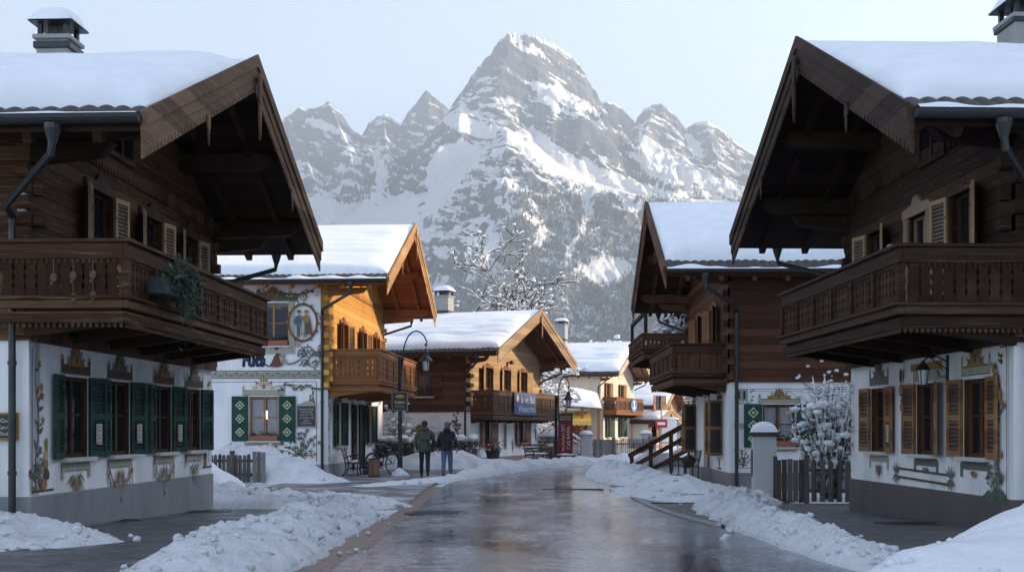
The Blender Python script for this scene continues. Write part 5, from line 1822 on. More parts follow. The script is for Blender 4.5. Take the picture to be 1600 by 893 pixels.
# ------------------------------------------------------------------ benches
def bench(label, x, y, rz, wood_m, L=1.35):
    """Street bench: cast iron ends with scrolled arms, wooden slats. Faces -y."""
    t = thing('bench', label, 'bench', (x, y, g(x, y) + .03), rz, 'iron ended street benches')
    for sx in (-1, 1):
        b = MB()
        X = sx * (L / 2 - .06)
        b.tube([(X, -.24, 0), (X, -.20, .22), (X, -.24, .42), (X, -.26, .60), (X, -.12, .66), (X, .08, .64), (X, .20, .60)], .020, 6)
        b.tube([(X, .26, 0), (X, .16, .22), (X, .18, .42), (X, .24, .66), (X, .30, .88), (X, .33, .90)], .022, 6)
        b.tube([(X, -.23, .40), (X, 0, .42), (X, .18, .40)], .018, 6)
        b.tube([(X, -.20, .2), (X, 0, .26), (X, .17, .2)], .014, 6)
        b.obj('bench_end', [MAT['black_paint']], t)
    b = MB()
    for k in range(5):
        b.box(-L / 2, L / 2, -.24 + .085 * k, -.24 + .085 * k + .065, .42, .445)
    b.obj('seat', [wood_m], t, bevel=.005)
    b = MB()
    for k in range(3):
        z = .56 + .13 * k
        b.beam((-L / 2, .205 + .035 * k, z), (L / 2, .205 + .035 * k, z), .022, .085)
    b.obj('backrest', [wood_m], t, bevel=.005)
    b = MB()
    b.tube([(-L / 2 + .06, 0, .24), (L / 2 - .06, 0, .24)], .014, 6)
    b.obj('stretcher', [MAT['black_paint']], t)
    return t


b1 = bench('wooden slatted bench with iron arms before the golden timber house', -5.30, 40.35, math.atan2(uB[1], uB[0]) + .12, wood('bench_slat', (.22, .11, .07), (.34, .19, .125), 'z', .1, 0, .6))
b = MB(); b.ball((0.1, -.06, .45), (.42, .15, .06), 0, 12, 6, .5, 3); b.obj('snow', [MAT['clean_snow']], b1, smooth=True)
b2 = bench('dark iron bench by the small chalet, left of the red banner', 1.12, 52.8, math.atan2(uC[1], uC[0]) - .25, MAT['fence_wood'], 1.5)
b = MB(); b.ball((0, -.05, .45), (.65, .18, .05), 0, 12, 6, .4, 8); b.obj('snow', [MAT['clean_snow']], b2, smooth=True)

# wooden litter bin
t = thing('litter_bin', 'square wooden clad litter bin standing in front of the bicycle', 'bin', (-4.42, 39.0, g(0, 39) + .03), .15)
b = MB()
for k in range(3):
    x = -.165 + .11 * k
    b.box(x + .004, x + .106, -.17, -.145, .04, .56); b.box(x + .004, x + .106, .145, .17, .04, .56)
    b.box(-.17, -.145, x + .004, x + .106, .04, .56); b.box(.145, .17, x + .004, x + .106, .04, .56)
b.obj('cladding', [wood('bin_wood', (.16, .085, .055), (.27, .155, .10), 'x', .11, 0, .6)], t, bevel=.006)
b = MB(); b.box(-.145, .145, -.145, .145, .02, .52); b.box(-.185, .185, -.185, .185, .56, .59); b.box(-.19, .19, -.19, .19, 0, .035); b.obj('liner', [MAT['iron']], t)
t = thing('wooden_crate', 'low wooden crate between the bench and the litter bin', 'crate', (-4.78, 40.9, .03), .1)
b = MB()
for k in range(3):
    b.box(-.25, .25, -.18, -.16, .05 + .14 * k, .16 + .14 * k); b.box(-.25, .25, .16, .18, .05 + .14 * k, .16 + .14 * k)
    b.box(-.25, -.23, -.16, .16, .05 + .14 * k, .16 + .14 * k); b.box(.23, .25, -.16, .16, .05 + .14 * k, .16 + .14 * k)
b.obj('slatted_side', [MAT['fence_wood']], t)
b = MB(); b.box(-.23, .23, -.16, .16, .03, .06); b.obj('base', [MAT['fence_wood']], t)

# ------------------------------------------------------------------ bicycle
t = thing('bicycle', 'black upright bicycle parked beside the street lamp', 'bicycle', (-4.42, 41.4, .03), .98)
def wheel(x):
    b = MB()
    R = .345
    b.tube([(x + R * math.cos(2 * PI * k / 32), 0, R + .01 + R * math.sin(2 * PI * k / 32)) for k in range(33)], .020, 6, 0, False)
    w = b.obj('wheel', [MAT['iron']], t)
    b = MB()
    R2 = .315
    b.tube([(x + R2 * math.cos(2 * PI * k / 32), 0, R + .01 + R2 * math.sin(2 * PI * k / 32)) for k in range(33)], .009, 5, 0, False)
    b.obj('rim', [MAT['galvanised']], w)
    b = MB()
    for k in range(16):
        a = 2 * PI * k / 16
        b.tube([(x, 0, R + .01), (x + R2 * math.cos(a), 0, R + .01 + R2 * math.sin(a))], .0022, 4)
    b.tube([(x, -.05, R + .01), (x, .05, R + .01)], .022, 8)
    b.obj('spokes', [MAT['galvanised']], w)
    b = MB()
    pts = [(x + .385 * math.cos(a), 0, R + .01 + .385 * math.sin(a)) for a in [(.05 + .15 * k) * PI for k in range(6)]]
    b.tube(pts, .018, 5)
    b.obj('mudguard', [MAT['black_paint']], w)
wheel(-.53); wheel(.53)
b = MB()
for p in ([(-.36, 0, .88), (-.30, 0, .68), (-.02, 0, .30)], [(-.33, 0, .80), (.14, 0, .62)], [(-.02, 0, .30), (.17, 0, .72), (.20, 0, .86)], [(-.02, 0, .30), (.53, 0, .355)], [(.15, 0, .66), (.53, 0, .355)]):
    b.tube(p, .018, 7)
for s_ in (-.05, .05):
    b.tube([(-.36, s_ * .5, .84), (-.40, s_, .66), (-.53, s_, .355)], .012, 6)
b.obj('frame', [MAT['black_paint']], t)
b = MB()
b.tube([(-.37, 0, .84), (-.39, 0, 1.0)], .014, 6)
b.tube([(-.16, -.30, .98), (-.30, -.27, 1.02), (-.40, -.12, 1.02), (-.40, .12, 1.02), (-.30, .27, 1.02), (-.16, .30, .98)], .013, 6)
b.obj('handlebar', [MAT['galvanised']], t)
b = MB()
b.ball((.22, 0, .90), (.14, .085, .035), 0, 12, 6); b.ball((.30, 0, .91), (.08, .10, .04), 0, 10, 6)
b.obj('saddle', [MAT['iron']], t, smooth=True)
b = MB()
b.lathe([(.085, -.012), (.085, .012)], 16)
cr = b.mesh('crank', [MAT['galvanised']])
cr.transform(Matrix.Translation((-.02, .05, .30)) @ Matrix.Rotation(PI / 2, 4, 'X'))
ck = link('crankset', cr, t)
b = MB()
b.beam((-.02, .07, .30), (.10, .07, .18), .02, .02); b.box(.06, .15, .07, .16, .165, .19); b.beam((-.02, -.07, .30), (-.14, -.07, .42), .02, .02); b.box(-.19, -.10, -.16, -.07, .415, .44)
b.obj('pedal', [MAT['iron']], ck)
b = MB()
for y in (-.06, 0, .06):
    b.tube([(.28, y, .735), (.72, y, .735)], .008, 5)
b.tube([(.30, -.06, .735), (.30, .06, .735)], .008, 5); b.tube([(.70, -.06, .735), (.70, .06, .735)], .008, 5)
b.tube([(.64, -.06, .735), (.55, -.06, .36)], .008, 5); b.tube([(.64, .06, .735), (.55, .06, .36)], .008, 5)
b.obj('carrier', [MAT['iron']], t)
b = MB(); b.ball((-.46, 0, .84), (.05, .045, .05)); b.obj('headlight', [MAT['galvanised']], t, smooth=True)

# ------------------------------------------------------------------ fences and gate pillars
def picket_fence(label, p0, p1, h, mat, w=.10, gap=.055, pointed=True, posts=(0, 1), cap_snow=.0, group=None):
    d = Vector((p1[0] - p0[0], p1[1] - p0[1], 0))
    L = d.length
    t = thing('picket_fence', label, 'fence', (p0[0], p0[1], g(*p0[:2])), math.atan2(d.y, d.x), group)
    b = MB()
    for z in (h * .26, h * .72):
        b.box(0, L, .02, .055, z, z + .08)
    b.obj('rail', [mat], t)
    n = int(L / (w + gap))
    for k in range(n):
        b = MB()
        x = (L - n * (w + gap)) / 2 + k * (w + gap) + gap / 2
        hh = h * RN.uniform(.97, 1.02)
        P = [(0, .05), (w, .05), (w, hh - .06), (w * .8, hh - .02), (w * .5, hh), (w * .2, hh - .02), (0, hh - .06)] if pointed else [(0, .05), (w, .05), (w, hh), (0, hh)]
        lean = RN.uniform(-.012, .012)
        b.prism([(x + p[0] + lean * p[1], p[1]) for p in P], -.012, .018)
        if cap_snow:
            b.ball((x + w / 2, 0, hh + .008), (w * .5, .035, cap_snow), 1, 8, 4)
        b.obj('picket', [mat, MAT['clean_snow']], t)
    for q in posts:
        b = MB()
        x = L * q
        b.box(x - .06, x + .06, -.07, .06, -.1, h + .05)
        b.box(x - .075, x + .075, -.085, .075, h + .05, h + .09)
        b.obj('fence_post', [mat], t, bevel=.008)
    return t


picket_fence('weathered picket fence with snow on its tips beside the left chalet', (-8.9, 34.6), (-7.42, 34.75), .86, MAT['fence_wood'], .095, .02, cap_snow=.03, posts=(.62,))
t = thing('fence_gate', 'grey closed board gate at the end of the left picket fence', 'gate', (-7.42, 34.75, 0), .1)
b = MB()
for k in range(3):
    b.box(.005 + .125 * k, .12 + .125 * k, -.015, .015, .04, .93 - .01 * k)
b.obj('board', [MAT['fence_grey']], t)
b = MB(); b.box(0, .37, .015, .045, .22, .30); b.box(0, .37, .015, .045, .68, .76); b.obj('rail', [MAT['fence_grey']], t)

t = thing('gate_pillar', 'snow capped grey gate pillar with a name plate beside the shrub', 'pillar', (5.53, 26.7, 0), -.12)
b = MB(); b.box(-.25, .25, -.25, .25, -.2, 1.42); b.obj('shaft', [MAT['pillar_plaster']], t, bevel=.01)
b = MB(); b.box(-.31, .31, -.31, .31, 1.42, 1.51); b.obj('cap', [MAT['gutter_metal']], t, bevel=.008)
b = MB()
rows = []
for i in range(13):
    rows.append([(a * .29, c * .29, 1.50 + .24 * math.sqrt(max(0, 1 - (max(abs(a), abs(c)) ** 2.2 * .6 + min(1, math.hypot(a, c)) ** 2 * .4))) ** 1) for a, c in [((i / 6 - 1), (j / 6 - 1)) for j in range(13)]])
b.grid(rows); b.obj('snow_cap', [MAT['clean_snow']], t, smooth=True)
b = MB(); b.box(-.275, -.25, -.16, .10, .55, 1.12); b.box(-.285, -.275, -.13, .07, .6, 1.07, 1); b.obj('name_plate', [MAT['iron'], MAT['galvanised']], t)
for k in range(5):
    o = link('lettering', text_mesh('Haus Alp Nr. 9 Post'.split()[k], .06, MAT['black_paint'], .12), t, (-.2865, -.03, 1.0 - .085 * k))
    o.rotation_euler = (0, 0, -PI / 2)
picket_fence('dark picket fence beside the snow capped pillar and the snowy shrub', (6.25, 25.6), (7.45, 25.3), .93, MAT['fence_wood'], .105, .065, posts=())
t = thing('fence_gate', 'dark narrow board gate leaning beside the snow capped pillar', 'gate', (5.62, 25.9, 0), -.30)
b = MB()
for k in range(5):
    b.box(.004 + .118 * k, .113 + .118 * k, -.012 + .004 * (k % 2), .018, .02, .92 + .012 * (k % 3))
b.obj('board', [MAT['fence_wood']], t)
b = MB(); b.box(-.05, .03, -.05, .05, -.1, 1.0); b.box(.59, .69, -.05, .05, -.1, 1.0); b.box(.58, .70, -.06, .06, 1.0, 1.03); b.obj('fence_post', [MAT['fence_wood']], t)

# far pair of pillars with grey fence
for lab, x, y in (('left snow capped pillar of the distant grey fence', 3.55, 58.2), ('right snow capped pillar of the distant grey fence', 7.5, 68.0)):
    t = thing('gate_pillar', lab, 'pillar', (x, y, 0))
    b = MB(); b.box(-.26, .26, -.26, .26, -.2, 1.22); b.obj('shaft', [MAT['pillar_plaster']], t, bevel=.01)
    b = MB(); b.box(-.33, .33, -.33, .33, 1.22, 1.29); b.obj('cap', [MAT['concrete_grey']], t)
    b = MB(); b.ball((0, 0, 1.29), (.33, .33, .20), 0, 14, 8); b.obj('snow_cap', [MAT['clean_snow']], t, smooth=True)
picket_fence('close boarded grey fence right of the distant left pillar', (3.85, 58.4), (4.95, 59.3), 1.05, MAT['fence_grey'], .11, .012, False, (1,))
picket_fence('open grey picket fence below the cream house', (5.0, 59.4), (7.2, 61.6), 1.08, MAT['fence_grey'], .075, .075, True, (1,))
picket_fence('grey board fence running up to the right distant pillar', (7.3, 61.8), (7.6, 67.4), 1.05, MAT['fence_grey'], .11, .02, False, (1,))
t = thing('utility_box', 'grey cabinet beside the distant left pillar', 'cabinet', (2.95, 57.8, 0))
b = MB(); b.box(-.2, .2, -.15, .15, -.1, .85); b.box(-.22, .22, -.17, .17, .85, .89); b.obj('casing', [MAT['concrete_grey']], t, bevel=.01)
b = MB(); b.box(-.16, .16, -.156, -.15, .1, .8); b.box(.1, .13, -.17, -.156, .42, .5, 1); b.obj('door', [MAT['pillar_plaster'], MAT['iron']], t)
t = thing('stone_wall', 'low snow dusted rubble wall behind the far street lamp', 'wall', (1.9, 60.5, 0))
b = MB()
for r in range(7):
    x = -1.1
    while x < 1.2:
        w = RN.uniform(.16, .36)
        b.ball((x + w / 2, RN.uniform(-.03, .03), .09 + .165 * r), (w * .54, .20, .095), RN.choice((0, 0, 0, 1)), 8, 5, .35, RN.random() * 40)
        x += w
b.obj('stones', [plain('rubble', (.24, .165, .12), .85, vary=.45, scale=5), MAT['clean_snow']], t, smooth=True)
b = MB(); b.ball((.05, 0, 1.24), (1.25, .26, .10), 0, 20, 6, .3, 6); b.obj('snow', [MAT['clean_snow']], t, smooth=True)
t = thing('wooden_steps', 'small wooden stairway with snowy rail beside the annexe', 'steps', (3.35, 66.5, 0), -.5)
b = MB()
for k in range(5):
    b.box(0 + .3 * k * -1, .32 - .3 * k, -.5, .5, .16 * k, .16 * k + .05)
b.obj('treads', [MAT['bench_slat']], t)
for y in (-.55, .55):
    b = MB()
    b.beam((.45, y, .75), (-1.4, y, 1.75), .08, .10); b.beam((.45, y, .35), (-1.4, y, 1.30), .06, .10); b.beam((.45, y, -.05), (-1.4, y, .90), .06, .16)
    b.box(.37, .47, y - .05, y + .05, -.1, .85); b.box(-1.4, -1.3, y - .05, y + .05, -.1, 1.8)
    b.obj('railing', [MAT['beam_orange']], t)
    b = MB(); b.tube([(.45, y, .83), (-.3, y, 1.25), (-1.4, y, 1.84)], [.05, .07, .05], 8); b.obj('snow', [MAT['clean_snow']], t, smooth=True)

# ------------------------------------------------------------------ stair railing on the right
t = thing('stair_railing', 'dark brown slanted wooden ramp railing beside the house numbered 11', 'railing', (4.05, 41.6, 0), .06)
b = MB()
LR = 2.12
zz = lambda x: x / LR * 1.16
for z in (.20, .62):
    b.beam((0 - .06, 0, z), (LR, 0, z + 1.16 * 1.03), .05, .15)
b.obj('rail', [MAT['rail_brown']], t, bevel=.008)
b = MB(); b.beam((-.06, .02, .70), (LR, .02, .70 + 1.16 * 1.03), .14, .045); b.obj('handrail', [MAT['rail_brown']], t)
for x in (.06, .72, 1.42, 2.06):
    b = MB(); b.box(x - .06, x + .06, .03, .15, -.1 if x < 1 else zz(x) - .9, zz(x) + .72); b.obj('post', [MAT['rail_brown']], t)
b = MB(); b.beam((.2, .6, -.10), (LR + .5, .6, 1.16), 1.1, .12); b.obj('ramp', [MAT['rail_brown']], t)
b = MB(); b.beam((.2, .6, -.02), (LR + .5, .6, 1.24), .9, .06); b.obj('snow', [MAT['clean_snow']], t)

# metal chair with a basket by number 11
def chair(label, x, y, rz):
    t = thing('garden_chair', label, 'chair', (x, y, .03), rz, 'iron chairs by house number 11')
    for sx in (-.24, .24):
        for yy in (-.22, .20):
            b = MB(); b.tube([(sx, yy * 1.1, 0), (sx, yy, .44)], .018, 6); b.obj('leg', [MAT['iron']], t)
        b = MB(); b.tube([(sx, -.22, .44), (sx, -.24, .64), (sx, -.05, .68), (sx, .22, .66)], .016, 6); b.obj('armrest', [MAT['iron']], t)
    b = MB()
    for k in range(6):
        b.box(-.25, .25, -.23 + .075 * k, -.23 + .075 * k + .055, .44, .46)
    b.obj('seat', [MAT['iron']], t)
    b = MB()
    b.tube([(-.24, .20, .44), (-.24, .30, .92), (.24, .30, .92), (.24, .20, .44)], .018, 6)
    for k in range(5):
        b.tube([(-.16 + .08 * k, .21, .47), (-.16 + .08 * k, .30, .92)], .010, 5)
    b.obj('backrest', [MAT['iron']], t)
    b = MB(); b.tube([(-.24, -.23, .16), (.24, -.23, .16), (.24, .21, .16), (-.24, .21, .16), (-.24, -.23, .16)], .012, 5); b.obj('stretcher', [MAT['iron']], t)
    return t
chair('iron armchair nearest the arched door of house number 11', 5.10, 35.1, -PI / 2 + .2)
chair('iron armchair close to the stair railing', 5.0, 36.4, -PI / 2 - .1)
t = thing('basket', 'round wicker basket with a dark bundle on the nearer iron chair', 'basket', (5.10, 35.1, .50))
b = MB(); b.lathe([(.13, 0), (.19, .12), (.20, .20), (.215, .21), (.20, .225), (.17, .12), (.12, .02)], 16); b.obj('wicker', [MAT['fence_wood']], t)
b = MB(); b.ball((0, 0, .2), (.17, .16, .13), 0, 10, 6, .5, 3); b.obj('bundle', [MAT['iron']], t, smooth=True)

# flower pot, sled and floodlight at the small chalet
t = thing('flower_pot', 'black tub of reddish winter heather before the small chalet', 'plant pot', (-.80, 51.3, .05))
b = MB(); b.lathe([(.22, 0), (.30, .52), (.335, .53), (.335, .60), (.29, .60), (.27, .5)], 18); b.obj('tub', [MAT['iron']], t)
b = MB()
for k in range(260):
    c = Vector((RN.gauss(0, .17), RN.gauss(0, .17), .60 + abs(RN.gauss(0, .20))))
    d = Vector((RN.uniform(-1, 1), RN.uniform(-1, 1), RN.uniform(0, 1))).normalized() * RN.uniform(.04, .10)
    e = d.cross(Vector((RN.uniform(-1, 1), RN.uniform(-1, 1), .3))).normalized() * RN.uniform(.015, .035)
    b.add([tuple(c - d), tuple(c + e), tuple(c + d), tuple(c - e)], [(0, 1, 2, 3)], RN.choice((0, 0, 1, 1, 1, 2)))
for k in range(18):
    a = RN.random() * 6
    b.tube([(0, 0, .55), (.12 * math.cos(a), .12 * math.sin(a), .85), (.25 * math.cos(a), .25 * math.sin(a), RN.uniform(.95, 1.2))], .006, 4, 0)
b.obj('heather', [MAT['leaf_dark'], plain('heather_red', (.20, .05, .06), .8, vary=.4), MAT['clean_snow']], t, fix=False)
t = thing('sled', 'old wooden sled leaning on the small chalet wall', 'sled', (-1.62, 51.2, 0), .5)
for x in (-.15, .15):
    b = MB(); b.tube([(x, -.02, .0), (x, .10, .5), (x, .20, .85), (x, .15, .98), (x, .06, .99)], .022, 6); b.obj('runner', [MAT['bench_slat']], t)
b = MB()
for k in range(5):
    b.beam((-.18, .02 + .028 * k, .15 + .13 * k), (.18, .02 + .028 * k, .15 + .13 * k), .05, .03)
b.obj('slats', [MAT['bench_slat']], t)
t = thing('floodlight', 'black floodlight above the upper windows of the small chalet', 'floodlight')
t.matrix_world = RC @ Matrix.Translation((4.6, -.12, 4.62))
b = MB(); b.box(-.13, .13, -.18, -.06, -.10, .08); b.obj('housing', [MAT['iron']], t, bevel=.015)
b = MB(); b.box(-.03, .03, -.06, .09, -.03, .03); b.obj('bracket', [MAT['iron']], t)

# lantern on the right chalet wall
RF = Matrix.Translation((6.33, 22.7, 0)) @ Matrix.Rotation(math.atan2(uF[1], uF[0]), 4, 'Z')
t = thing('wall_lantern', 'black iron wall lantern on a scrolled bracket above the middle shutters', 'lantern')
t.matrix_world = RF @ Matrix.Translation((4.62, 0, 2.46))
b = MB()
b.box(-.03, .03, -.03, .0, -.22, .22)
b.tube([(0, -.02, .12), (0, -.16, .20), (0, -.30, .20), (0, -.38, .12)], .012, 6)
b.tube([(0, -.02, -.10), (0, -.12, -.10), (0, -.17, -.02), (0, -.12, .04), (0, -.08, -.01)], .010, 6)
b.tube([(0, -.03, .02), (0, -.20, .12), (0, -.27, .19)], .009, 6)
br = b.obj('bracket', [MAT['iron']], t)
b = MB()
b.lathe([(.012, .14), (.03, .11), (.11, .02), (.12, .0), (.10, -.005)], 8, 0, 0, -.38)
for k in range(4):
    a = PI / 4 + k * PI / 2
    b.tube([(.085 * math.cos(a), -.38 + .085 * math.sin(a), 0), (.06 * math.cos(a), -.38 + .06 * math.sin(a), -.22)], .008, 4)
b.lathe([(.065, -.22), (.05, -.25), (.015, -.28)], 8, 0, 0, -.38)
b.obj('lantern_frame', [MAT['iron']], t)
b = MB(); b.lathe([(.08, -.005), (.055, -.218)], 8, 0, 0, -.38); b.obj('lantern_glass', [MAT['frosted_glass']], t)

# ------------------------------------------------------------------ balcony planter and hanging ornaments on the left chalet
RA = Matrix.Translation((-6.18, 15.57, 0)) @ Matrix.Rotation(math.atan2(uA[1], uA[0]), 4, 'Z')
t = thing('balcony_planter', 'dark box of trailing evergreen hung on the left chalet balcony', 'plant')
t.matrix_world = RA @ Matrix.Translation((.85, -1.52, 3.50))
b = MB(); b.box(-.60, .60, -.16, .08, -.16, .06); b.obj('box', [MAT['iron']], t, bevel=.01)
b = MB()
for k in range(1500):
    u = RN.random()
    x = RN.gauss(.15, .30)
    z = .06 + abs(RN.gauss(0, .13)) if u < .45 else .1 - abs(RN.gauss(0, .22)) * (1.3 if x > .1 else .5)
    c = Vector((max(-.7, min(.9, x)), -.10 - abs(RN.gauss(0, .09)), z))
    d = Vector((RN.uniform(-1, 1), RN.uniform(-1, .5), RN.uniform(-1, .6))).normalized() * RN.uniform(.03, .065)
    e = d.cross(Vector((RN.uniform(-1, 1), 1, .3))).normalized() * RN.uniform(.008, .018)
    b.add([tuple(c - d), tuple(c + e), tuple(c + d), tuple(c - e)], [(0, 1, 2, 3)], 0 if k % 9 else 1)
for k in range(40):
    x = RN.uniform(-.3, .75)
    b.tube([(x, -.1, .05), (x + RN.uniform(-.1, .1), -.22, RN.uniform(-.1, .25)), (x + RN.uniform(-.15, .15), -.24, RN.uniform(-.5, .2))], .005, 4)
b.obj('evergreen', [MAT['leaf_dark'], plain('leaf_dusty', (.09, .12, .10), .8)], t, fix=False)
for j, (x, zs) in enumerate(((-.12, (-.20,)), (-.37, (-.18, -.45)), (-.62, (-.17, -.43)))):
    t = thing('hanging_ornament', ('single round wooden ornament hanging farthest inward on the balcony end', 'middle string of two wooden ornaments on the balcony end', 'string of two wooden ornaments nearest the balcony corner')[j], 'ornament', (0, 0, 0), 0, 'wooden ornaments hung on the left balcony end')
    t.matrix_world = RA @ Matrix.Translation((-.36, x - .35, 3.68))
    b = MB(); b.tube([(0, 0, .02), (0, 0, zs[-1])], .005, 4); b.obj('string', [MAT['fence_grey']], t)
    for z in zs:
        b = MB(); b.ball((0, 0, z), (.010, .044, .058), 0, 12, 8, .3, z * 9); b.ball((-.01, .02, z - .08), (.010, .02, .026), 0, 8, 5); b.obj('disc', [plain('worn_wood', (.085, .058, .042), .7, vary=.3)], t, smooth=True)

# ------------------------------------------------------------------ drains and covers
def grate(label, x, y, w, l, rz=0, cat='drain', z=.036):
    t = thing('drain_grate', label, cat, (x, y, g(x, y) + z), rz)
    b = MB(); b.box(-w / 2, w / 2, -l / 2, l / 2, -.03, -.012); b.obj('pit', [MAT['iron']], t)
    b = MB()
    b.box(-w / 2, w / 2, -l / 2, -l / 2 + .05, -.03, .006); b.box(-w / 2, w / 2, l / 2 - .05, l / 2, -.03, .006); b.box(-w / 2, -w / 2 + .05, -l / 2 + .05, l / 2 - .05, -.03, .006); b.box(w / 2 - .05, w / 2, -l / 2 + .05, l / 2 - .05, -.03, .006)
    n = int(w / .07)
    for k in range(n):
        x0 = -w / 2 + .05 + (w - .1) * k / n
        b.box(x0 + .01, x0 + .04, -l / 2 + .05, l / 2 - .05, -.02, .003)
    b.obj('grid', [MAT['galvanised'] if cat == 'x' else MAT['black_paint']], t)
grate('iron drain grate close to the left chalet plinth', -6.15, 18.4, .75, .9)
grate('second iron drain grate farther along the left chalet forecourt', -5.55, 21.8, .85, .8)
grate('iron drain grate in the right forecourt beside the dark plinth', 5.75, 17.6, .8, .7, z=.034)
grate('narrow drain slot across the right side of the road', 1.55, 31.0, 1.55, .22, .0, z=.046)
t = thing('manhole_cover', 'round iron manhole cover in the left lane of the wet road', 'manhole', (-1.35, 21.6, g(0, 21.6) + .036))
b = MB(); b.lathe([(.56, -.03), (.56, .004), (.50, .006), (.50, .002), (.02, .003)], 32)
for k in range(-4, 5):
    b.box(-.42, .42, k * .09 - .02, k * .09 + .02, .0, .008)
b.obj('lid', [MAT['black_paint']], t)
# ------------------------------------------------------------------ bare trees, shrubs, hedges
def branchy(b, s, p, d, l, r, depth, spread=.62, up=.10, seg=4, mt=0, ms=1, snow=.9, tips=None, minr=.008):
    pts, rs = [p], [r]
    q, dd = p.copy(), d.copy()
    for k in range(seg):
        dd = (dd + Vector((RN.gauss(0, .16), RN.gauss(0, .16), RN.gauss(0, .12) + up))).normalized()
        q = q + dd * (l / seg)
        pts.append(q)
        rs.append(max(minr, r * (1 - .45 * (k + 1) / seg)))
    b.tube(pts, rs, 6 if r > .05 else (4 if r > .02 else 3), mt, False)
    if r < .16 and snow > 0:
        for i in range(seg):
            a, c = pts[i], pts[i + 1]
            dz = abs((c - a).normalized().z)
            if RN.random() < snow * (1.12 - dz * .8):
                w = max(rs[i] * 1.0, .020) * RN.uniform(.8, 1.6)
                m = (a + c) / 2
                o = Vector((0, 0, rs[i] * .6 + w * .42))
                s.tube([tuple(a + o * .8), tuple(m + o * 1.15 + Vector((0, 0, RN.uniform(0, .02)))), tuple(c + o * .8)], [w * .6, w, w * .55], 5, 0)
    if depth == 0:
        if RN.random() < snow * .7:
            w = RN.uniform(.05, .11) * (1 if tips is None else tips)
            s.ball(q + Vector((0, 0, w * .3)), (w * 1.2, w * 1.2, w * .75), 0, 5, 4, .6, RN.random() * 30)
        return
    n = RN.choice((2, 3, 3)) if depth > 1 else RN.choice((2, 3, 4))
    for k in range(n):
        i = RN.randint(max(1, seg - 3), seg)
        ax = Vector((RN.uniform(-1, 1), RN.uniform(-1, 1), RN.uniform(-.25, .35))).normalized()
        nd = (dd * (1 - spread) + ax * spread).normalized()
        branchy(b, s, pts[i], nd, l * RN.uniform(.55, .82), rs[i] * RN.uniform(.5, .7), depth - 1, spread, up, seg if depth > 2 else 3, mt, ms, snow, tips, minr)


def bare_tree(label, x, y, h, depth=5, r=.20, spread=.62, first=.42, snow=.9, group=None, tips=None, minr=.010, seed=1):
    RN.seed(seed)
    t = thing('snowy_tree', label, 'tree', (x, y, 0), 0, group)
    b, s = MB(), MB()
    z0 = h * first
    b.tube([(0, 0, -.2), (.03 * h * .1, 0, z0 * .5), (0, .02, z0)], [r * 1.25, r * 1.02, r * .9], 9)
    n = 6
    for k in range(n):
        a = 2 * PI * k / n + RN.uniform(-.4, .4)
        tilt = RN.uniform(.55, 1.15) if k else .12
        d = Vector((math.sin(tilt) * math.cos(a), math.sin(tilt) * math.sin(a), math.cos(tilt)))
        branchy(b, s, Vector((0, 0, z0 * RN.uniform(.78, 1.0))), d, h * RN.uniform(.22, .30), r * RN.uniform(.42, .62), depth, spread, .05, 5, 0, 1, snow, tips, minr)
    b.obj('trunk', [MAT['bark']], t, fix=False)
    s.obj('crown_snow', [MAT['clean_snow']], t, smooth=True, fix=False)
    return t


RN.seed(404)
bare_tree('broad bare tree laden with snow rising behind the small brown chalet', .35, 76, 12.4, 4, .27, .60, .50, .97, minr=.030, tips=1.0, seed=23)
bare_tree('second snowy tree behind the ridge of the small brown chalet', -2.6, 80, 8.6, 4, .16, .66, .55, .9, minr=.022, seed=5)
bare_tree('small snow laden tree at the far corner of the small brown chalet', 2.0, 67.0, 5.4, 4, .10, .72, .45, 1.0, tips=1.2, minr=.015)
bare_tree('white frosted tree top behind the cream house roof', 9.0, 116, 9.8, 4, .18, .70, .55, 1.0, tips=2.6, minr=.03)
bare_tree('another frosted tree behind the cream house roof, left of the frosted tree top', 6.2, 118, 9.2, 4, .16, .72, .55, 1.0, tips=2.6, minr=.03)


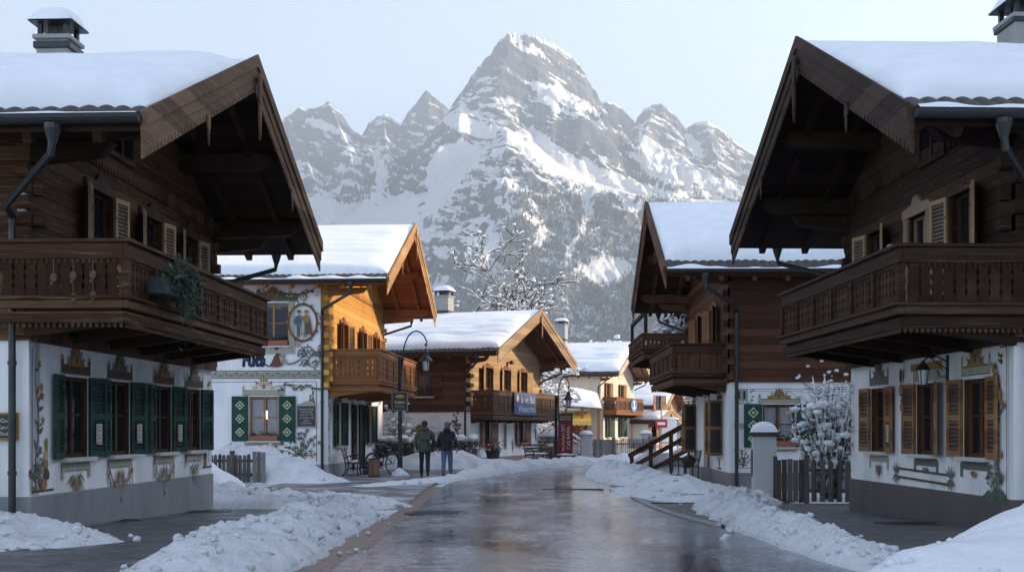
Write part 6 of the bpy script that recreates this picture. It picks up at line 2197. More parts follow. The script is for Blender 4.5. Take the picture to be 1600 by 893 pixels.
def snowy_shrub(label, x, y, h, w, ntw, nb, big=.16, name='snowy_shrub'):
    t = thing(name, label, 'shrub', (x, y, g(x, y)))
    b, s = MB(), MB()
    ends = []
    for k in range(ntw):
        a = RN.random() * 2 * PI
        rr = math.sqrt(RN.random()) * w * .5
        bx, by = .22 * rr * math.cos(a), .22 * rr * math.sin(a)
        hh = h * RN.uniform(.45, 1.0) * (1 - .35 * (rr / (w * .5)) ** 2)
        ex, ey = rr * math.cos(a), rr * math.sin(a)
        pts = []
        for i in range(6):
            q = i / 5
            pts.append((bx + (ex - bx) * q ** 1.4 + RN.gauss(0, .02), by + (ey - by) * q ** 1.4 + RN.gauss(0, .02), hh * q))
        b.tube(pts, [.014, .012, .010, .008, .006, .004], 4, 0, False)
        for i in (2, 3, 4, 5):
            for _ in range(2):
                d = Vector((RN.uniform(-1, 1), RN.uniform(-1, 1), RN.uniform(.1, 1))).normalized() * RN.uniform(.12, .35) * h * .45
                e = Vector(pts[i]) + d
                b.tube([pts[i], tuple(Vector(pts[i]) + d * .5 + Vector((0, 0, .02))), tuple(e)], [.006, .005, .003], 3, 0, False)
                ends.append(e)
        ends.append(Vector(pts[-1]))
        for i in (1, 2, 3, 4):
            if RN.random() < .6:
                a_, c_ = Vector(pts[i]), Vector(pts[i + 1])
                o_ = Vector((0, 0, .016))
                s.tube([tuple(a_ + o_), tuple((a_ + c_) / 2 + o_ * 1.5), tuple(c_ + o_)], [.010, .024 * RN.uniform(.7, 1.4), .010], 5, 0)
    for k in range(nb):
        e = RN.choice(ends)
        u = RN.random()
        r = big * (RN.uniform(.55, 1.0) if u < .16 else RN.uniform(.16, .42))
        if u < .16 and e.z > h * .72:
            r *= .5
        s.ball(e, (r * RN.uniform(.9, 1.4), r * RN.uniform(.9, 1.3), r * RN.uniform(.6, .85)), 0, 9 if r > .08 else 6, 6 if r > .08 else 4, .55, RN.random() * 60)
    b.obj('twigs', [MAT['twig']], t, fix=False)
    s.obj('snow_load', [MAT['clean_snow']], t, smooth=True, fix=False)
    return t


snowy_shrub('tall twiggy shrub loaded with snow clumps behind the dark picket fence', 7.2, 27.6, 3.05, 1.75, 140, 800, .11)
snowy_shrub('snow speckled bush beside the painted house gable and the bicycle', -4.95, 51.0, 2.7, 1.9, 70, 420, .15)
snowy_shrub('small frosted bush behind the walking men by the hedge', -3.1, 51.3, 1.9, 1.8, 50, 240, .13)
snowy_shrub('frosted bush under the small tree beside the far street lamp', 2.0, 63.5, 2.6, 1.5, 50, 260, .16)

# hedge of bare brown twigs
t = thing('hedge', 'leafless brown clipped hedge with patches of snow beside the walkers', 'hedge', (-3.2, 49.3, 0), .25)
b, s = MB(), MB()
for k in range(3400):
    c = Vector((RN.uniform(-2.6, 1.9), RN.uniform(-.55, .55), RN.uniform(.05, 1.15)))
    d = Vector((RN.gauss(0, .6), RN.gauss(0, .6), 1)).normalized() * RN.uniform(.10, .26)
    b.tube([tuple(c - d), tuple(c), tuple(c + d)], [.006, .006, .003], 3, 0, False)
for k in range(150):
    u = RN.random()
    c = (RN.uniform(-2.5, 1.8), RN.uniform(-.5, .4), RN.uniform(1.05, 1.25) if u < .55 else RN.uniform(.3, 1.1))
    r = RN.uniform(.05, .17) if u < .55 else RN.uniform(.02, .06)
    s.ball(c, (r * 1.9, r * 1.5, r * .7), 0, 8, 5, .5, RN.random() * 50)
b.obj('twigs', [MAT['twig']], t, fix=False)
s.obj('snow_load', [MAT['clean_snow']], t, smooth=True, fix=False)


def conifer(label, x, y, h, w, n=2600, snow=.55, z0=.05):
    t = thing('snowy_conifer', label, 'tree', (x, y, g(x, y)))
    b = MB(); b.tube([(0, 0, -.2), (0, 0, h * .5), (0, 0, h * .98)], [.03 * h * .6, .02 * h * .6, .01], 8); b.obj('trunk', [MAT['bark']], t)
    f, s = MB(), MB()
    nt = int(h / .30)
    for i in range(nt):
        q = i / nt
        z = h * (z0 + (.97 - z0) * q)
        R = w * .5 * (1 - q) ** .85 + .05
        m = max(4, int(11 * (1 - q) + 4))
        for k in range(m):
            a = 2 * PI * (k + RN.random() * .7) / m + i
            L = R * RN.uniform(.65, 1.08)
            for j in range(5):
                t0 = (j + .5) / 5
                c = Vector((math.cos(a) * L * t0, math.sin(a) * L * t0, z - L * (.28 * t0 + .18 * t0 * t0) + RN.uniform(-.03, .03)))
                sd = Vector((-math.sin(a), math.cos(a), 0)) * L * .30 * (1.1 - t0 * .7)
                fw = Vector((math.cos(a), math.sin(a), -.45)) * L * .22
                f.add([tuple(c - sd - Vector((0, 0, .05))), tuple(c - fw), tuple(c + sd - Vector((0, 0, .05))), tuple(c + fw)], [(0, 1, 2, 3)])
                if RN.random() < snow:
                    r = L * .15 * RN.uniform(.5, 1.2)
                    s.ball(c + Vector((0, 0, .04)), (r * 1.3, r * 1.3, r * .55), 0, 6, 4, .5, RN.random() * 40)
    f.obj('crown', [MAT['needle_green']], t, fix=False)
    s.obj('snow_load', [MAT['clean_snow']], t, smooth=True, fix=False)
    return t


sp_ = snowy_shrub('snow laden climbing plant on the high balcony beyond number 11', 5.95, 44.3, 1.75, 1.5, 60, 330, .12, 'balcony_plant')
sp_.location.z = 4.3
conifer('dark snowy conifer left of the brown hedge', -6.6, 54.5, 4.2, 2.4, snow=.8)
conifer('tall dark conifer at the street end behind the red sign', 16.2, 112, 6.0, 3.2, snow=.4)
# ------------------------------------------------------------------ the two walkers
def skin(name, V, E, R, root, sub=2, flat=1.0):
    me = bpy.data.meshes.new(name)
    me.from_pydata(V, E, [])
    o = bpy.data.objects.new(name, me)
    COL.objects.link(o)
    md = o.modifiers.new('skin', 'SKIN')
    md.use_smooth_shade = True
    for i, r in enumerate(R):
        d = me.skin_vertices[0].data[i]
        d.radius = r if isinstance(r, tuple) else (r, r)
        d.use_root = (i == root)
    sb = o.modifiers.new('sub', 'SUBSURF')
    sb.levels = sb.render_levels = sub
    dg = bpy.context.evaluated_depsgraph_get()
    out = bpy.data.meshes.new_from_object(o.evaluated_get(dg))
    bpy.data.objects.remove(o)
    if flat != 1.0:
        out.transform(Matrix.Diagonal((1, flat, 1, 1)))
    out.polygons.foreach_set('use_smooth', [True] * len(out.polygons))
    return out


class Sk:
    def __init__(s):
        s.V, s.E, s.R = [], [], []

    def p(s, co, r, par=None):
        s.V.append(tuple(co)); s.R.append(r)
        if par is not None:
            s.E.append((par, len(s.V) - 1))
        return len(s.V) - 1

    def chain(s, par, pts):
        for co, r in pts:
            par = s.p(co, r, par)
        return par


def person(label, x, y, rz, coat, legs, hair, shoe, H=1.78, hood=.13, coat_len=.80, stride=.10, lean=0.0, bulk=1.0, arm=(.06, -.08)):
    t = thing('person', label, 'person', (x, y, g(x, y) + .03), rz)
    k = H / 1.78
    P = lambda a, b_, c: (a * k, b_ * k, c * k)
    sknm = plain('skin', (.42, .24, .17), .6, vary=.12)
    hips = {}
    leg = {}
    for sg, st in ((-1, stride), (1, -stride)):
        leg[sg] = [(sg * .095, 0, .90), (sg * .10, st * .55 + .03, .50), (sg * .105, st - (.06 if st < 0 else 0), .09 + (.03 if st < 0 else 0))]
    armp = {sg: [(sg * .205, 0, 1.43), (sg * .285, -.02 + a * .4, 1.16), (sg * .315, a + .06, .91)] for sg, a in ((-1, arm[0]), (1, arm[1]))}
    # one continuous body
    s = Sk()
    r0 = s.p(P(0, 0, .95), .11)
    ch = s.chain(r0, [(P(0, 0, 1.10), .105), (P(0, 0, 1.30), .125), (P(0, 0, 1.43), .09), (P(0, -.005, 1.52), .055), (P(0, .015, 1.60), .072), (P(0, .02, 1.68), .088), (P(0, .012, 1.745), .070)])
    for sg in (-1, 1):
        s.chain(r0, [(P(*leg[sg][0]), .085), (P(*leg[sg][1]), .055), (P(*leg[sg][2]), .038)])
        a = s.chain(3, [(P(*armp[sg][0]), .06), (P(*armp[sg][1]), .043), (P(*armp[sg][2]), .028)])
        w = Vector(armp[sg][2])
        pm = s.chain(a, [(P(w.x, w.y + .01, w.z - .07), (.040, .020))])
        for f in range(4):
            fx = (f - 1.5) * .020
            s.chain(pm, [(P(w.x - sg * .004, w.y + .012 + fx, w.z - .12), .009), (P(w.x - sg * .018, w.y + .016 + fx, w.z - .155 + .006 * abs(f - 1)), .0085)])
        s.chain(a, [(P(w.x - sg * .02, w.y + .045, w.z - .055), .011), (P(w.x - sg * .03, w.y + .055, w.z - .095), .010)])
    me = skin('body', s.V, s.E, s.R, 0)
    me.materials.append(sknm)
    b = MB()                                                            # ears, nose, eyes, mouth
    b.M = Matrix.Scale(k, 4)
    for sg in (-1, 1):
        b.ball((sg * .088, .012, 1.675), (.014, .022, .032), 0, 8, 6)
        b.ball((sg * .033, .098, 1.69), (.013, .008, .009), 1, 8, 5)
    b.ball((0, .112, 1.66), (.014, .022, .024), 0, 8, 6); b.ball((0, .098, 1.625), (.026, .008, .007), 2, 8, 5)
    fm = b.mesh('body', [sknm, MAT['black_paint'], MAT['paint_red']], True)
    bm = bmesh.new(); bm.from_mesh(me); n0 = len(bm.faces); bm.from_mesh(fm); bm.to_mesh(me); bm.free()
    me.materials.append(MAT['black_paint']); me.materials.append(MAT['paint_red'])
    link('body', me, t)
    # coat with sleeves and hood
    s = Sk()
    B = bulk
    r0 = s.p(P(0, 0, 1.02), .165 * B)
    up_ = s.chain(r0, [(P(0, 0, 1.18), .165 * B), (P(0, 0, 1.34), .168 * B), (P(0, 0, 1.45), .115), (P(0, 0, 1.53), .078)])
    s.chain(r0, [(P(0, 0, (coat_len + 1.02) / 2), .170 * B), (P(0, .0, coat_len), .178 * B)])
    for sg in (-1, 1):
        a, e, w = (Vector(q) for q in armp[sg])
        s.chain(2, [(P(a.x * .93, a.y, a.z - .03), .092 * B), (P(e.x, e.y, e.z), .070 * B), (P(w.x, w.y, w.z + .02), .056 * B)])
    cm = skin('coat', s.V, s.E, s.R, 0, 2, .80)
    co = cm.vertices
    for v in co:
        v.co.y += .012 * noise.noise(v.co * 9); v.co.x += .010 * noise.noise(v.co * 8 + Vector((4, 0, 0)))
    cm.materials.append(coat)
    cobj = link('coat', cm, t)
    b = MB()
    b.M = Matrix.Scale(k, 4)
    b.ball((0, -.065, 1.51), (hood, .085, .075), 0, 14, 8, .25, x)
    b.lathe([(.095, 1.47), (.10, 1.54), (.088, 1.57)], 14, 0, 0, .0)
    b.obj('hood', [coat], cobj, smooth=True)
    b = MB()
    b.M = Matrix.Scale(k, 4)
    b.lathe([(.186 * B, coat_len - .02), (.190 * B, coat_len + .02)], 20)
    hm = b.mesh('hem', [coat], True); hm.transform(Matrix.Diagonal((1, .80, 1, 1))); link('hem', hm, cobj)
    # trousers and shoes
    s = Sk()
    r0 = s.p(P(0, 0, .93), .13)
    for sg in (-1, 1):
        h_, kn, an = (Vector(q) for q in leg[sg])
        s.chain(r0, [(P(h_.x, 0, .84), .108), (P((h_.x + kn.x) / 2, kn.y * .5, .68), .096), (P(kn.x, kn.y, kn.z), .078), (P((kn.x + an.x) / 2, (kn.y + an.y) / 2, (kn.z + an.z) / 2), .073), (P(an.x, an.y, an.z - .01), .066)])
    tm = skin('trousers', s.V, s.E, s.R, 0, 2, .95)
    for v in tm.vertices:
        v.co.y += .010 * noise.noise(v.co * 11); v.co.x += .008 * noise.noise(v.co * 10 + Vector((9, 0, 0)))
    tm.materials.append(legs)
    link('trousers', tm, t)
    for sg in (-1, 1):
        an = Vector(leg[sg][2])
        lift = .03 if an.z > .1 else 0
        b = MB()
        b.M = Matrix.Scale(k, 4)
        b.ball((an.x, an.y + .06, .055 + lift), (.052, .145, .055), 0, 12, 8)
        b.box(an.x - .045, an.x + .045, an.y - .07, an.y + .19, lift, .028 + lift)
        b.obj('shoe', [shoe], t, smooth=True)
    b = MB()
    b.M = Matrix.Scale(k, 4)
    b.ball((0, -.005, 1.705), (.098, .105, .092), 0, 16, 10, .10, 3)
    b.ball((0, -.045, 1.64), (.085, .06, .075), 0, 12, 8)
    b.obj('hair', [hair], t, smooth=True)
    return t


RN.seed(77)
person('man walking away in an olive green parka and dark trousers', -2.83, 39.4, .06, plain('coat_olive', (.060, .062, .045), .85, vary=.25, scale=9), plain('trousers_dark', (.018, .019, .025), .85), plain('hair_dark', (.025, .020, .017), .8), MAT['iron'], 1.80, .155, .80, .17, 0, 1.10, (-.10, .16))
person('man walking away in a black hooded jacket and blue jeans', -2.08, 38.9, -.05, plain('coat_black', (.012, .013, .018), .85, vary=.25, scale=9), plain('jeans_blue', (.075, .125, .19), .85, vary=.3, scale=10), plain('hair_grey', (.12, .105, .095), .8), plain('shoe_brown', (.05, .035, .03), .6), 1.76, .125, .86, -.13, 0, 1.0, (.10, -.06))
# ------------------------------------------------------------------ mountains (height field in metres, behind the village)
_prm = np.random.RandomState(5).permutation(512)
_prm = np.concatenate([_prm, _prm, _prm])


def pn(x, y, seed=0):
    """Gradient noise on arrays, about -1..1."""
    x = np.asarray(x) + seed * 17.3
    y = np.asarray(y) + seed * 9.1
    xi, yi = np.floor(x).astype(int), np.floor(y).astype(int)
    xf, yf = x - xi, y - yi
    u, v = xf ** 3 * (xf * (6 * xf - 15) + 10), yf ** 3 * (yf * (6 * yf - 15) + 10)
    def gr(ix, iy, dx, dy):
        h = _prm[_prm[ix & 511] + (iy & 511)]
        a = h * (2 * PI / 512) * 7
        return np.cos(a) * dx + np.sin(a) * dy
    n00, n10 = gr(xi, yi, xf, yf), gr(xi + 1, yi, xf - 1, yf)
    n01, n11 = gr(xi, yi + 1, xf, yf - 1), gr(xi + 1, yi + 1, xf - 1, yf - 1)
    return 1.5 * ((n00 * (1 - u) + n10 * u) * (1 - v) + (n01 * (1 - u) + n11 * u) * v)


def ridged(x, y, octv, seed=0, gain=.5):
    s, a, f = 0, 1.0, 1.0
    for k in range(octv):
        s = s + a * (1 - 2 * np.abs(pn(x * f, y * f, seed + k)))
        a *= gain
        f *= 2.03
    return s


def hgt(px, py, Z):
    return CH + (HY - py) * Z / F


RIDGES = [
    ([(700, 192, 4000), (715, 172, 4000), (728, 150, 4000), (738, 118, 3990), (747, 104, 3990), (765, 84, 3980), (778, 64, 3975), (790, 52, 3970), (806, 54, 3985), (820, 53, 3990), (832, 57, 4000), (870, 71, 4050), (888, 84, 4070), (902, 98, 4080), (914, 116, 4100), (926, 133, 4100), (938, 159, 4100),
      (955, 192, 4120), (985, 222, 4150), (1010, 248, 4150), (1060, 280, 4150)], 1.22, 430, .75),
    ([(300, 260, 4900), (380, 225, 4850), (430, 196, 4800), (445, 182, 4800), (458, 174, 4800), (466, 168, 4800), (480, 171, 4800), (486, 166, 4800), (494, 170, 4800), (505, 160, 4800), (514, 155, 4800), (522, 164, 4800), (532, 174, 4800), (545, 195, 4800), (566, 213, 4800), (578, 190, 4800), (590, 182, 4800),
      (602, 176, 4800), (612, 184, 4800), (634, 199, 4800), (640, 172, 4800), (650, 158, 4800), (666, 136, 4800), (676, 146, 4800), (690, 158, 4800), (702, 170, 4800), (730, 196, 4800)], 1.02, 640, .6),
    ([(880, 190, 4700), (935, 165, 4700), (950, 157, 4700), (975, 175, 4700), (992, 193, 4700), (1006, 172, 4700), (1020, 164, 4700), (1032, 162, 4700), (1050, 177, 4700), (1073, 203, 4700), (1088, 192, 4700), (1105, 189, 4700), (1130, 205, 4700), (1150, 222, 4700),
      (1172, 240, 4700), (1240, 275, 4700), (1400, 330, 4700), (1700, 380, 4600), (2200, 420, 4600)], .85, 420, .6),
    ([(715, 172, 4000), (692, 225, 3760), (665, 292, 3450), (645, 345, 3150), (612, 430, 2700), (570, 520, 2200)], .95, 260, .55),
    ([(795, 210, 3400), (778, 290, 3050), (752, 370, 2700), (705, 470, 2250)], .7, 200, .55),
    ([(860, 135, 3900), (905, 205, 3780), (945, 258, 3640)], 1.1, 160, .9),
    ([(790, 80, 3950), (772, 150, 3830), (765, 200, 3700)], 1.0, 200, .9),
    ([(1020, 175, 4650), (1000, 225, 4450), (1005, 255, 4300)], .9, 160, .8),
    ([(1105, 200, 4650), (1120, 245, 4450), (1125, 270, 4300)], .9, 160, .8),
    ([(515, 160, 4780), (545, 230, 4560), (560, 300, 4280)], 1.0, 240, .8),
    ([(600, 182, 4780), (605, 240, 4520), (625, 295, 4250)], 1.0, 160, .8),
    ([(450, 182, 4780), (480, 250, 4520), (500, 305, 4280)], 1.0, 240, .8),
]
CREST = [(-600, 520, 2500), (300, 500, 2500), (450, 470, 2550), (560, 415, 2700), (640, 340, 3060), (700, 292, 3220), (745, 250, 3300), (792, 210, 3400), (830, 234, 3330), (870, 264, 3260), (930, 290, 3200), (1000, 304, 3150), (1100, 308, 3150), (1180, 316, 3150), (1350, 338, 3100), (2300, 430, 2900)]

cols = np.concatenate([np.linspace(-700, 410, 40), np.linspace(415, 1205, 500), np.linspace(1212, 2300, 40)])
zz_ = np.concatenate([np.linspace(1250, 2100, 50, endpoint=False), np.linspace(2100, 4950, 330, endpoint=False), np.linspace(4950, 5500, 12)])
PXg, Zg = np.meshgrid(cols, zz_)
Xg = (PXg - CX) * Zg / F
Hh = np.full(Xg.shape, -1e4)
Dm = np.full(Xg.shape, 1e9)
for pts, s1, d1, s2 in RIDGES:
    P3 = [((p - CX) * z / F, z, hgt(p, q, z)) for p, q, z in pts]
    sky_ = len(pts) > 8
    for a, c in zip(P3, P3[1:]):
        dx, dz = c[0] - a[0], c[1] - a[1]
        l2 = dx * dx + dz * dz
        t_ = np.clip(((Xg - a[0]) * dx + (Zg - a[1]) * dz) / l2, 0, 1)
        d = np.hypot(Xg - (a[0] + dx * t_), Zg - (a[1] + dz * t_))
        dw = np.maximum(0, d + np.minimum(d, d1) * (.26 * pn(Xg / 190, Zg / 240, 11) + .16 * pn(Xg / 75, Zg / 95, 12)))
        h_ = a[2] + (c[2] - a[2]) * t_ - (s1 * np.minimum(dw, d1) + s2 * np.maximum(dw - d1, 0)) - (1.25 * (np.minimum(dw, 95) - 95 * np.clip(dw / d1, 0, 1)) if sky_ else 0)
        if sky_:
            h_ = h_ + (9 * np.abs(pn(PXg / 9.3, Zg * 0 + 3.3, 14)) + 6 * np.abs(pn(PXg / 3.7, Zg * 0 + 7.7, 15))) * np.exp(-d / 60)
        Hh = np.maximum(Hh, h_)
        Dm = np.minimum(Dm, d)
cp = np.array(CREST, float)
cpy, cz = np.interp(PXg, cp[:, 0], cp[:, 1]), np.interp(PXg, cp[:, 0], cp[:, 2])
ch_ = CH + (HY - cpy) * cz / F
bench = ch_ + np.interp(PXg, [820, 960, 1060], [.31, .22, .13]) * np.maximum(Zg - cz, 0) + 7 * pn(Xg / 140, Zg / 140, 24) - 4
rockm = np.clip((Hh - bench) / 40, 0, 1)                              # 1 on the cliffs, 0 on the snow shelf behind the crest
Hh = np.maximum(Hh, bench)
front = ch_ - .56 * np.maximum(cz - Zg, 0) * (1 + .10 * pn(Xg / 300, Zg / 500, 21)) + .9 * np.maximum(Zg - cz, 0) + np.clip((cz - Zg) / 120, 0, 1) * (30 * ridged(Xg / 170, Zg / 420, 4, 23) - 20) + 6
k_ = 14.0
lo_ = np.minimum(Hh, front)
Hs = lo_ - k_ * np.log(1 + np.exp(-np.clip(np.abs(Hh - front) / k_, 0, 60)))
behind = np.clip((Zg - cz) / 50, 0, 1)
rw = np.where(behind > 0, rockm * behind, 0) + (1 - behind) * np.clip((cz - Zg) / 80, 0, 1) * .75
rw = rw * np.clip(.10 + Dm / 170, 0, 1) * np.clip((Hs - 250) / 250, 0, 1)
wq = 30 * pn(Xg / 210, Zg / 210, 33) + 9 * pn(Xg / 60, Zg / 60, 34)
Hs = Hs + rw * (34 * ridged(Xg / 125 + .3 * pn(Zg / 120, Xg / 90, 36), Zg / 170, 5, 31, .55) - 24)
for T_, A_ in ((71.0, .32), (29.0, .4)):                               # strata dipping to the right: ledges and steps
    q_ = (Hs + .46 * Xg + wq) / T_
    f_ = q_ - np.floor(q_)
    st_ = np.where(f_ < .62, f_ * .28 / .62, .28 + (f_ - .62) * .72 / .38)
    Hs = Hs + rw * T_ * A_ * (st_ - f_)
Hs = Hs + (6 * pn(Xg / 34, Zg / 34, 42) + 3.5 * pn(Xg / 14, Zg / 16, 43)) * (.25 + .75 * rw) + 3 * pn(Xg / 22, Zg / 26, 45) * (.3 + rw)
Hs = np.maximum(Hs, -2)
nr, nc = Hs.shape
vs = np.stack([Xg, Zg, Hs], -1).reshape(-1, 3)
ii = np.arange(nr * nc).reshape(nr, nc)
fc = np.stack([ii[:-1, :-1], ii[:-1, 1:], ii[1:, 1:], ii[1:, :-1]], -1).reshape(-1, 4)
me = bpy.data.meshes.new('mountain')
me.vertices.add(len(vs)); me.vertices.foreach_set('co', vs.astype(np.float32).ravel())
me.loops.add(fc.size); me.loops.foreach_set('vertex_index', fc.astype(np.int32).ravel())
me.polygons.add(len(fc)); me.polygons.foreach_set('loop_start', np.arange(0, fc.size, 4, dtype=np.int32)); me.polygons.foreach_set('loop_total', np.full(len(fc), 4, np.int32))
me.update(); me.validate()
fmask = np.clip((cz - np.interp(PXg, [640, 800, 880, 950], [700, 560, 120, 40]) + 130 * pn(Xg / 160, Zg / 160, 55) - Zg) / 220, 0, 1) * np.clip((PXg - 600) / 80, 0, 1) + np.clip((2500 - Zg) / 300, 0, 1)
chute = np.clip((ridged(Xg / 120 + .25 * pn(Xg / 300, Zg / 300, 52), Zg / 900, 2, 51) - .62) / .25, 0, 1)
clear_ = np.clip((pn(Xg / 210, Zg / 260, 61) * .6 + pn(Xg / 60, Zg / 90, 62) * .3 - .12) / .22, 0, 1)
forest = np.clip(fmask, 0, 1) * (1 - .7 * chute) * (1 - .35 * clear_)
at_ = me.attributes.new('forest', 'FLOAT', 'POINT')
at_.data.foreach_set('value', forest.astype(np.float32).ravel())
# snowfields, couloirs and ledges, as outlines on the terrain
SF = [[(785, 206), (800, 211), (830, 198), (850, 213), (890, 238), (935, 262), (985, 283), (1040, 296), (1110, 300), (1160, 304), (1150, 310), (1060, 308), (1000, 303), (962, 298), (925, 306), (905, 300), (870, 278), (845, 266), (818, 240)],
      [(470, 302), (500, 315), (530, 322), (560, 318), (592, 296), (602, 316), (640, 300), (655, 310), (640, 350), (470, 350)],
      [(680, 240), (720, 215), (745, 233), (752, 246), (722, 270), (702, 300), (682, 332), (658, 338), (668, 300), (664, 270)],
      [(688, 182), (715, 177), (778, 200), (772, 215), (740, 212), (700, 196)],
      [(790, 53), (812, 60), (850, 84), (880, 104), (850, 92), (815, 74)],
      [(828, 124), (870, 135), (900, 150), (938, 174), (936, 182), (900, 165), (858, 145), (880, 172), (905, 186), (870, 176), (838, 145)],
      [(765, 358), (782, 364), (776, 385), (736, 442), (728, 442), (760, 390)], [(850, 353), (864, 357), (846, 376), (822, 402), (826, 385)],
      [(903, 300), (927, 300), (927, 332), (908, 372), (882, 412), (900, 362), (913, 332)], [(586, 240), (600, 250), (606, 292), (594, 302), (584, 275)],
      [(970, 314), (1000, 316), (1004, 331), (975, 326)], [(1045, 246), (1100, 268), (1142, 284), (1150, 300), (1100, 294), (1040, 287), (1002, 264), (985, 240), (1010, 236)],
      [(1000, 205), (1016, 222), (1034, 240), (1020, 246), (1000, 230)], [(1072, 206), (1088, 220), (1100, 240), (1088, 246), (1074, 226)],
      [(470, 178), (500, 188), (535, 206), (556, 222), (530, 212), (490, 196)], [(900, 420), (940, 400), (985, 410), (975, 440), (930, 446)], [(770, 312), (800, 322), (850, 345), (842, 350), (795, 330)]]


def inside(px, py, poly):
    r = np.zeros(px.shape, bool)
    n = len(poly)
    for i in range(n):
        x1, y1 = poly[i]
        x2, y2 = poly[(i + 1) % n]
        if y1 != y2:
            c = ((y1 > py) != (y2 > py)) & (px < (x2 - x1) * (py - y1) / (y2 - y1) + x1)
            r ^= c
    return r


snf = np.zeros(Xg.shape)
for dx_, dy_ in ((0, 0), (3, 1), (-3, -1), (1, 3), (-1, -3)):
    qx = PXg + dx_ + 5 * pn(Xg / 30, Zg / 60, 81) + 3 * pn(Xg / 11, Zg / 22, 82)
    qy = HY - (Hs - CH) * F / Zg + dy_ + 5 * pn(Xg / 34, Zg / 50, 83) + 3 * pn(Xg / 12, Zg / 20, 84)
    u_ = np.zeros(Xg.shape, bool)
    for poly in SF:
        u_ |= inside(qx, qy, poly)
    snf += u_ * .2
forest = forest * (1 - snf)
at_.data.foreach_set('value', forest.astype(np.float32).ravel())
at_ = me.attributes.new('snowfield', 'FLOAT', 'POINT')
at_.data.foreach_set('value', snf.astype(np.float32).ravel())
N = NT('mountain_rock')
geo = N.n('NewGeometry')
nz_ = N.n('SeparateXYZ', Vector=geo.outputs['Normal']).outputs[2]
pos = geo.outputs['Position']
rot_ = N.n('Mapping', Vector=pos)
rot_.inputs['Rotation'].default_value = (math.radians(8), math.radians(-27), 0)
rwarp = N.n('VectorMath', {'operation': 'MULTIPLY_ADD'}, _0=N.n('TexNoise', Vector=N.n('Mapping', Vector=pos, Scale=(1 / 160, 1 / 160, 1 / 160)).outputs[0], Scale=1.0, Detail=3.0).outputs['Color'], _1=(46, 46, 46), _2=rot_.outputs[0])
st = N.n('Mapping', Vector=rwarp.outputs[0])
st.inputs['Scale'].default_value = (1 / 260, 1 / 200, 1 / 24)
lay = N.noise(st.outputs[0], 1.0, 7, .68)
fine = N.noise(N.n('Mapping', Vector=pos, Scale=(1 / 40, 1 / 40, 1 / 40)).outputs[0], 1.0, 7, .7)
big = N.noise(N.n('Mapping', Vector=pos, Scale=(1 / 260, 1 / 260, 1 / 260)).outputs[0], 1.0, 5, .6)
crk = N.noise(N.n('Mapping', Vector=pos, Scale=(1 / 22, 1 / 22, 1 / 95)).outputs[0], 1.0, 5, .65)
rockc = N.mix(N.step(lay, .34, .68), (.070, .082, .108), (.185, .20, .228))
rockc = N.mix(N.math('MULTIPLY', N.step(crk, .42, .66), .55), rockc, (.055, .065, .088))
rockc = N.mix(N.math('MULTIPLY', N.step(big, .58, .76), .3), rockc, (.24, .215, .195))
sv = N.math('ADD', nz_, N.math('ADD', N.math('MULTIPLY', N.math('SUBTRACT', lay, .5), 1.9), N.math('ADD', N.math('MULTIPLY', N.math('SUBTRACT', fine, .5), 1.0), N.math('MULTIPLY', N.math('SUBTRACT', big, .5), .35))))
sfa = N.n('Attribute', {'attribute_name': 'snowfield'}).outputs['Fac']
sv = N.math('ADD', sv, N.math('MULTIPLY', sfa, .75))
mott = N.noise(N.n('Mapping', Vector=rwarp.outputs[0], Scale=(1 / 85, 1 / 70, 1 / 30)).outputs[0], 1.0, 8, .74)
sv = N.math('ADD', sv, N.math('MULTIPLY', N.math('SUBTRACT', mott, .5), 1.5))
snowm = N.step(sv, .70, .80)
col = N.mix(snowm, rockc, (.82, .83, .85))
fa = N.n('Attribute', {'attribute_name': 'forest'}).outputs['Fac']
fcol = N.mix(N.step(fine, .36, .62), (.07, .085, .092), (.19, .21, .225))  # low-contrast blue-grey floor: part of the low haze is put into the colour
col = N.mix(N.math('MULTIPLY', N.step(fa, .15, .55), .9), col, fcol)
N.bump(N.math('ADD', lay, N.math('ADD', N.math('MULTIPLY', crk, .6), N.math('MULTIPLY', fine, .8))), .9, 14.0)
me.materials.append(N.done(col, .9, .1))
mo = link('mountain', me)
tag(mo, 'snowy rock mountain range with one high pointed summit', 'mountain', None, 'structure')

# forest on the lower slopes: one mass of many small firs
rs = np.random.RandomState(9)
fl = forest.ravel()
area = (np.gradient(Xg, axis=1) * np.gradient(Zg, axis=0)).ravel()
vis = ((PXg > 430) & (PXg < 1200) & (Zg > 1500)).ravel()
w = fl * vis * np.abs(area)
w = w / w.sum()
NTREE = 60000
pick = rs.choice(len(fl), NTREE, p=w)
bx = vs[pick, 0] + rs.uniform(-8, 8, NTREE)
by = vs[pick, 1] + rs.uniform(-8, 8, NTREE)
bz = vs[pick, 2] - 3
hh = rs.uniform(6, 11, NTREE) * (1 + .3 * rs.rand(NTREE))
rr = hh * rs.uniform(.16, .24, NTREE)
K = 5
ang = rs.uniform(0, 6.28, NTREE)
V = np.zeros((NTREE, K + 1, 3))
for k in range(K):
    V[:, k, 0] = bx + rr * np.cos(ang + 2 * PI * k / K)
    V[:, k, 1] = by + rr * np.sin(ang + 2 * PI * k / K)
    V[:, k, 2] = bz
V[:, K] = np.stack([bx, by, bz + hh], -1)
base = np.arange(NTREE)[:, None, None] * (K + 1)
T = np.array([[k, (k + 1) % K, K] for k in range(K)])[None]
Tt = (base + T).reshape(-1, 3)
fm = bpy.data.meshes.new('forest')
V = V.reshape(-1, 3)
fm.vertices.add(len(V)); fm.vertices.foreach_set('co', V.astype(np.float32).ravel())
fm.loops.add(Tt.size); fm.loops.foreach_set('vertex_index', Tt.astype(np.int32).ravel())
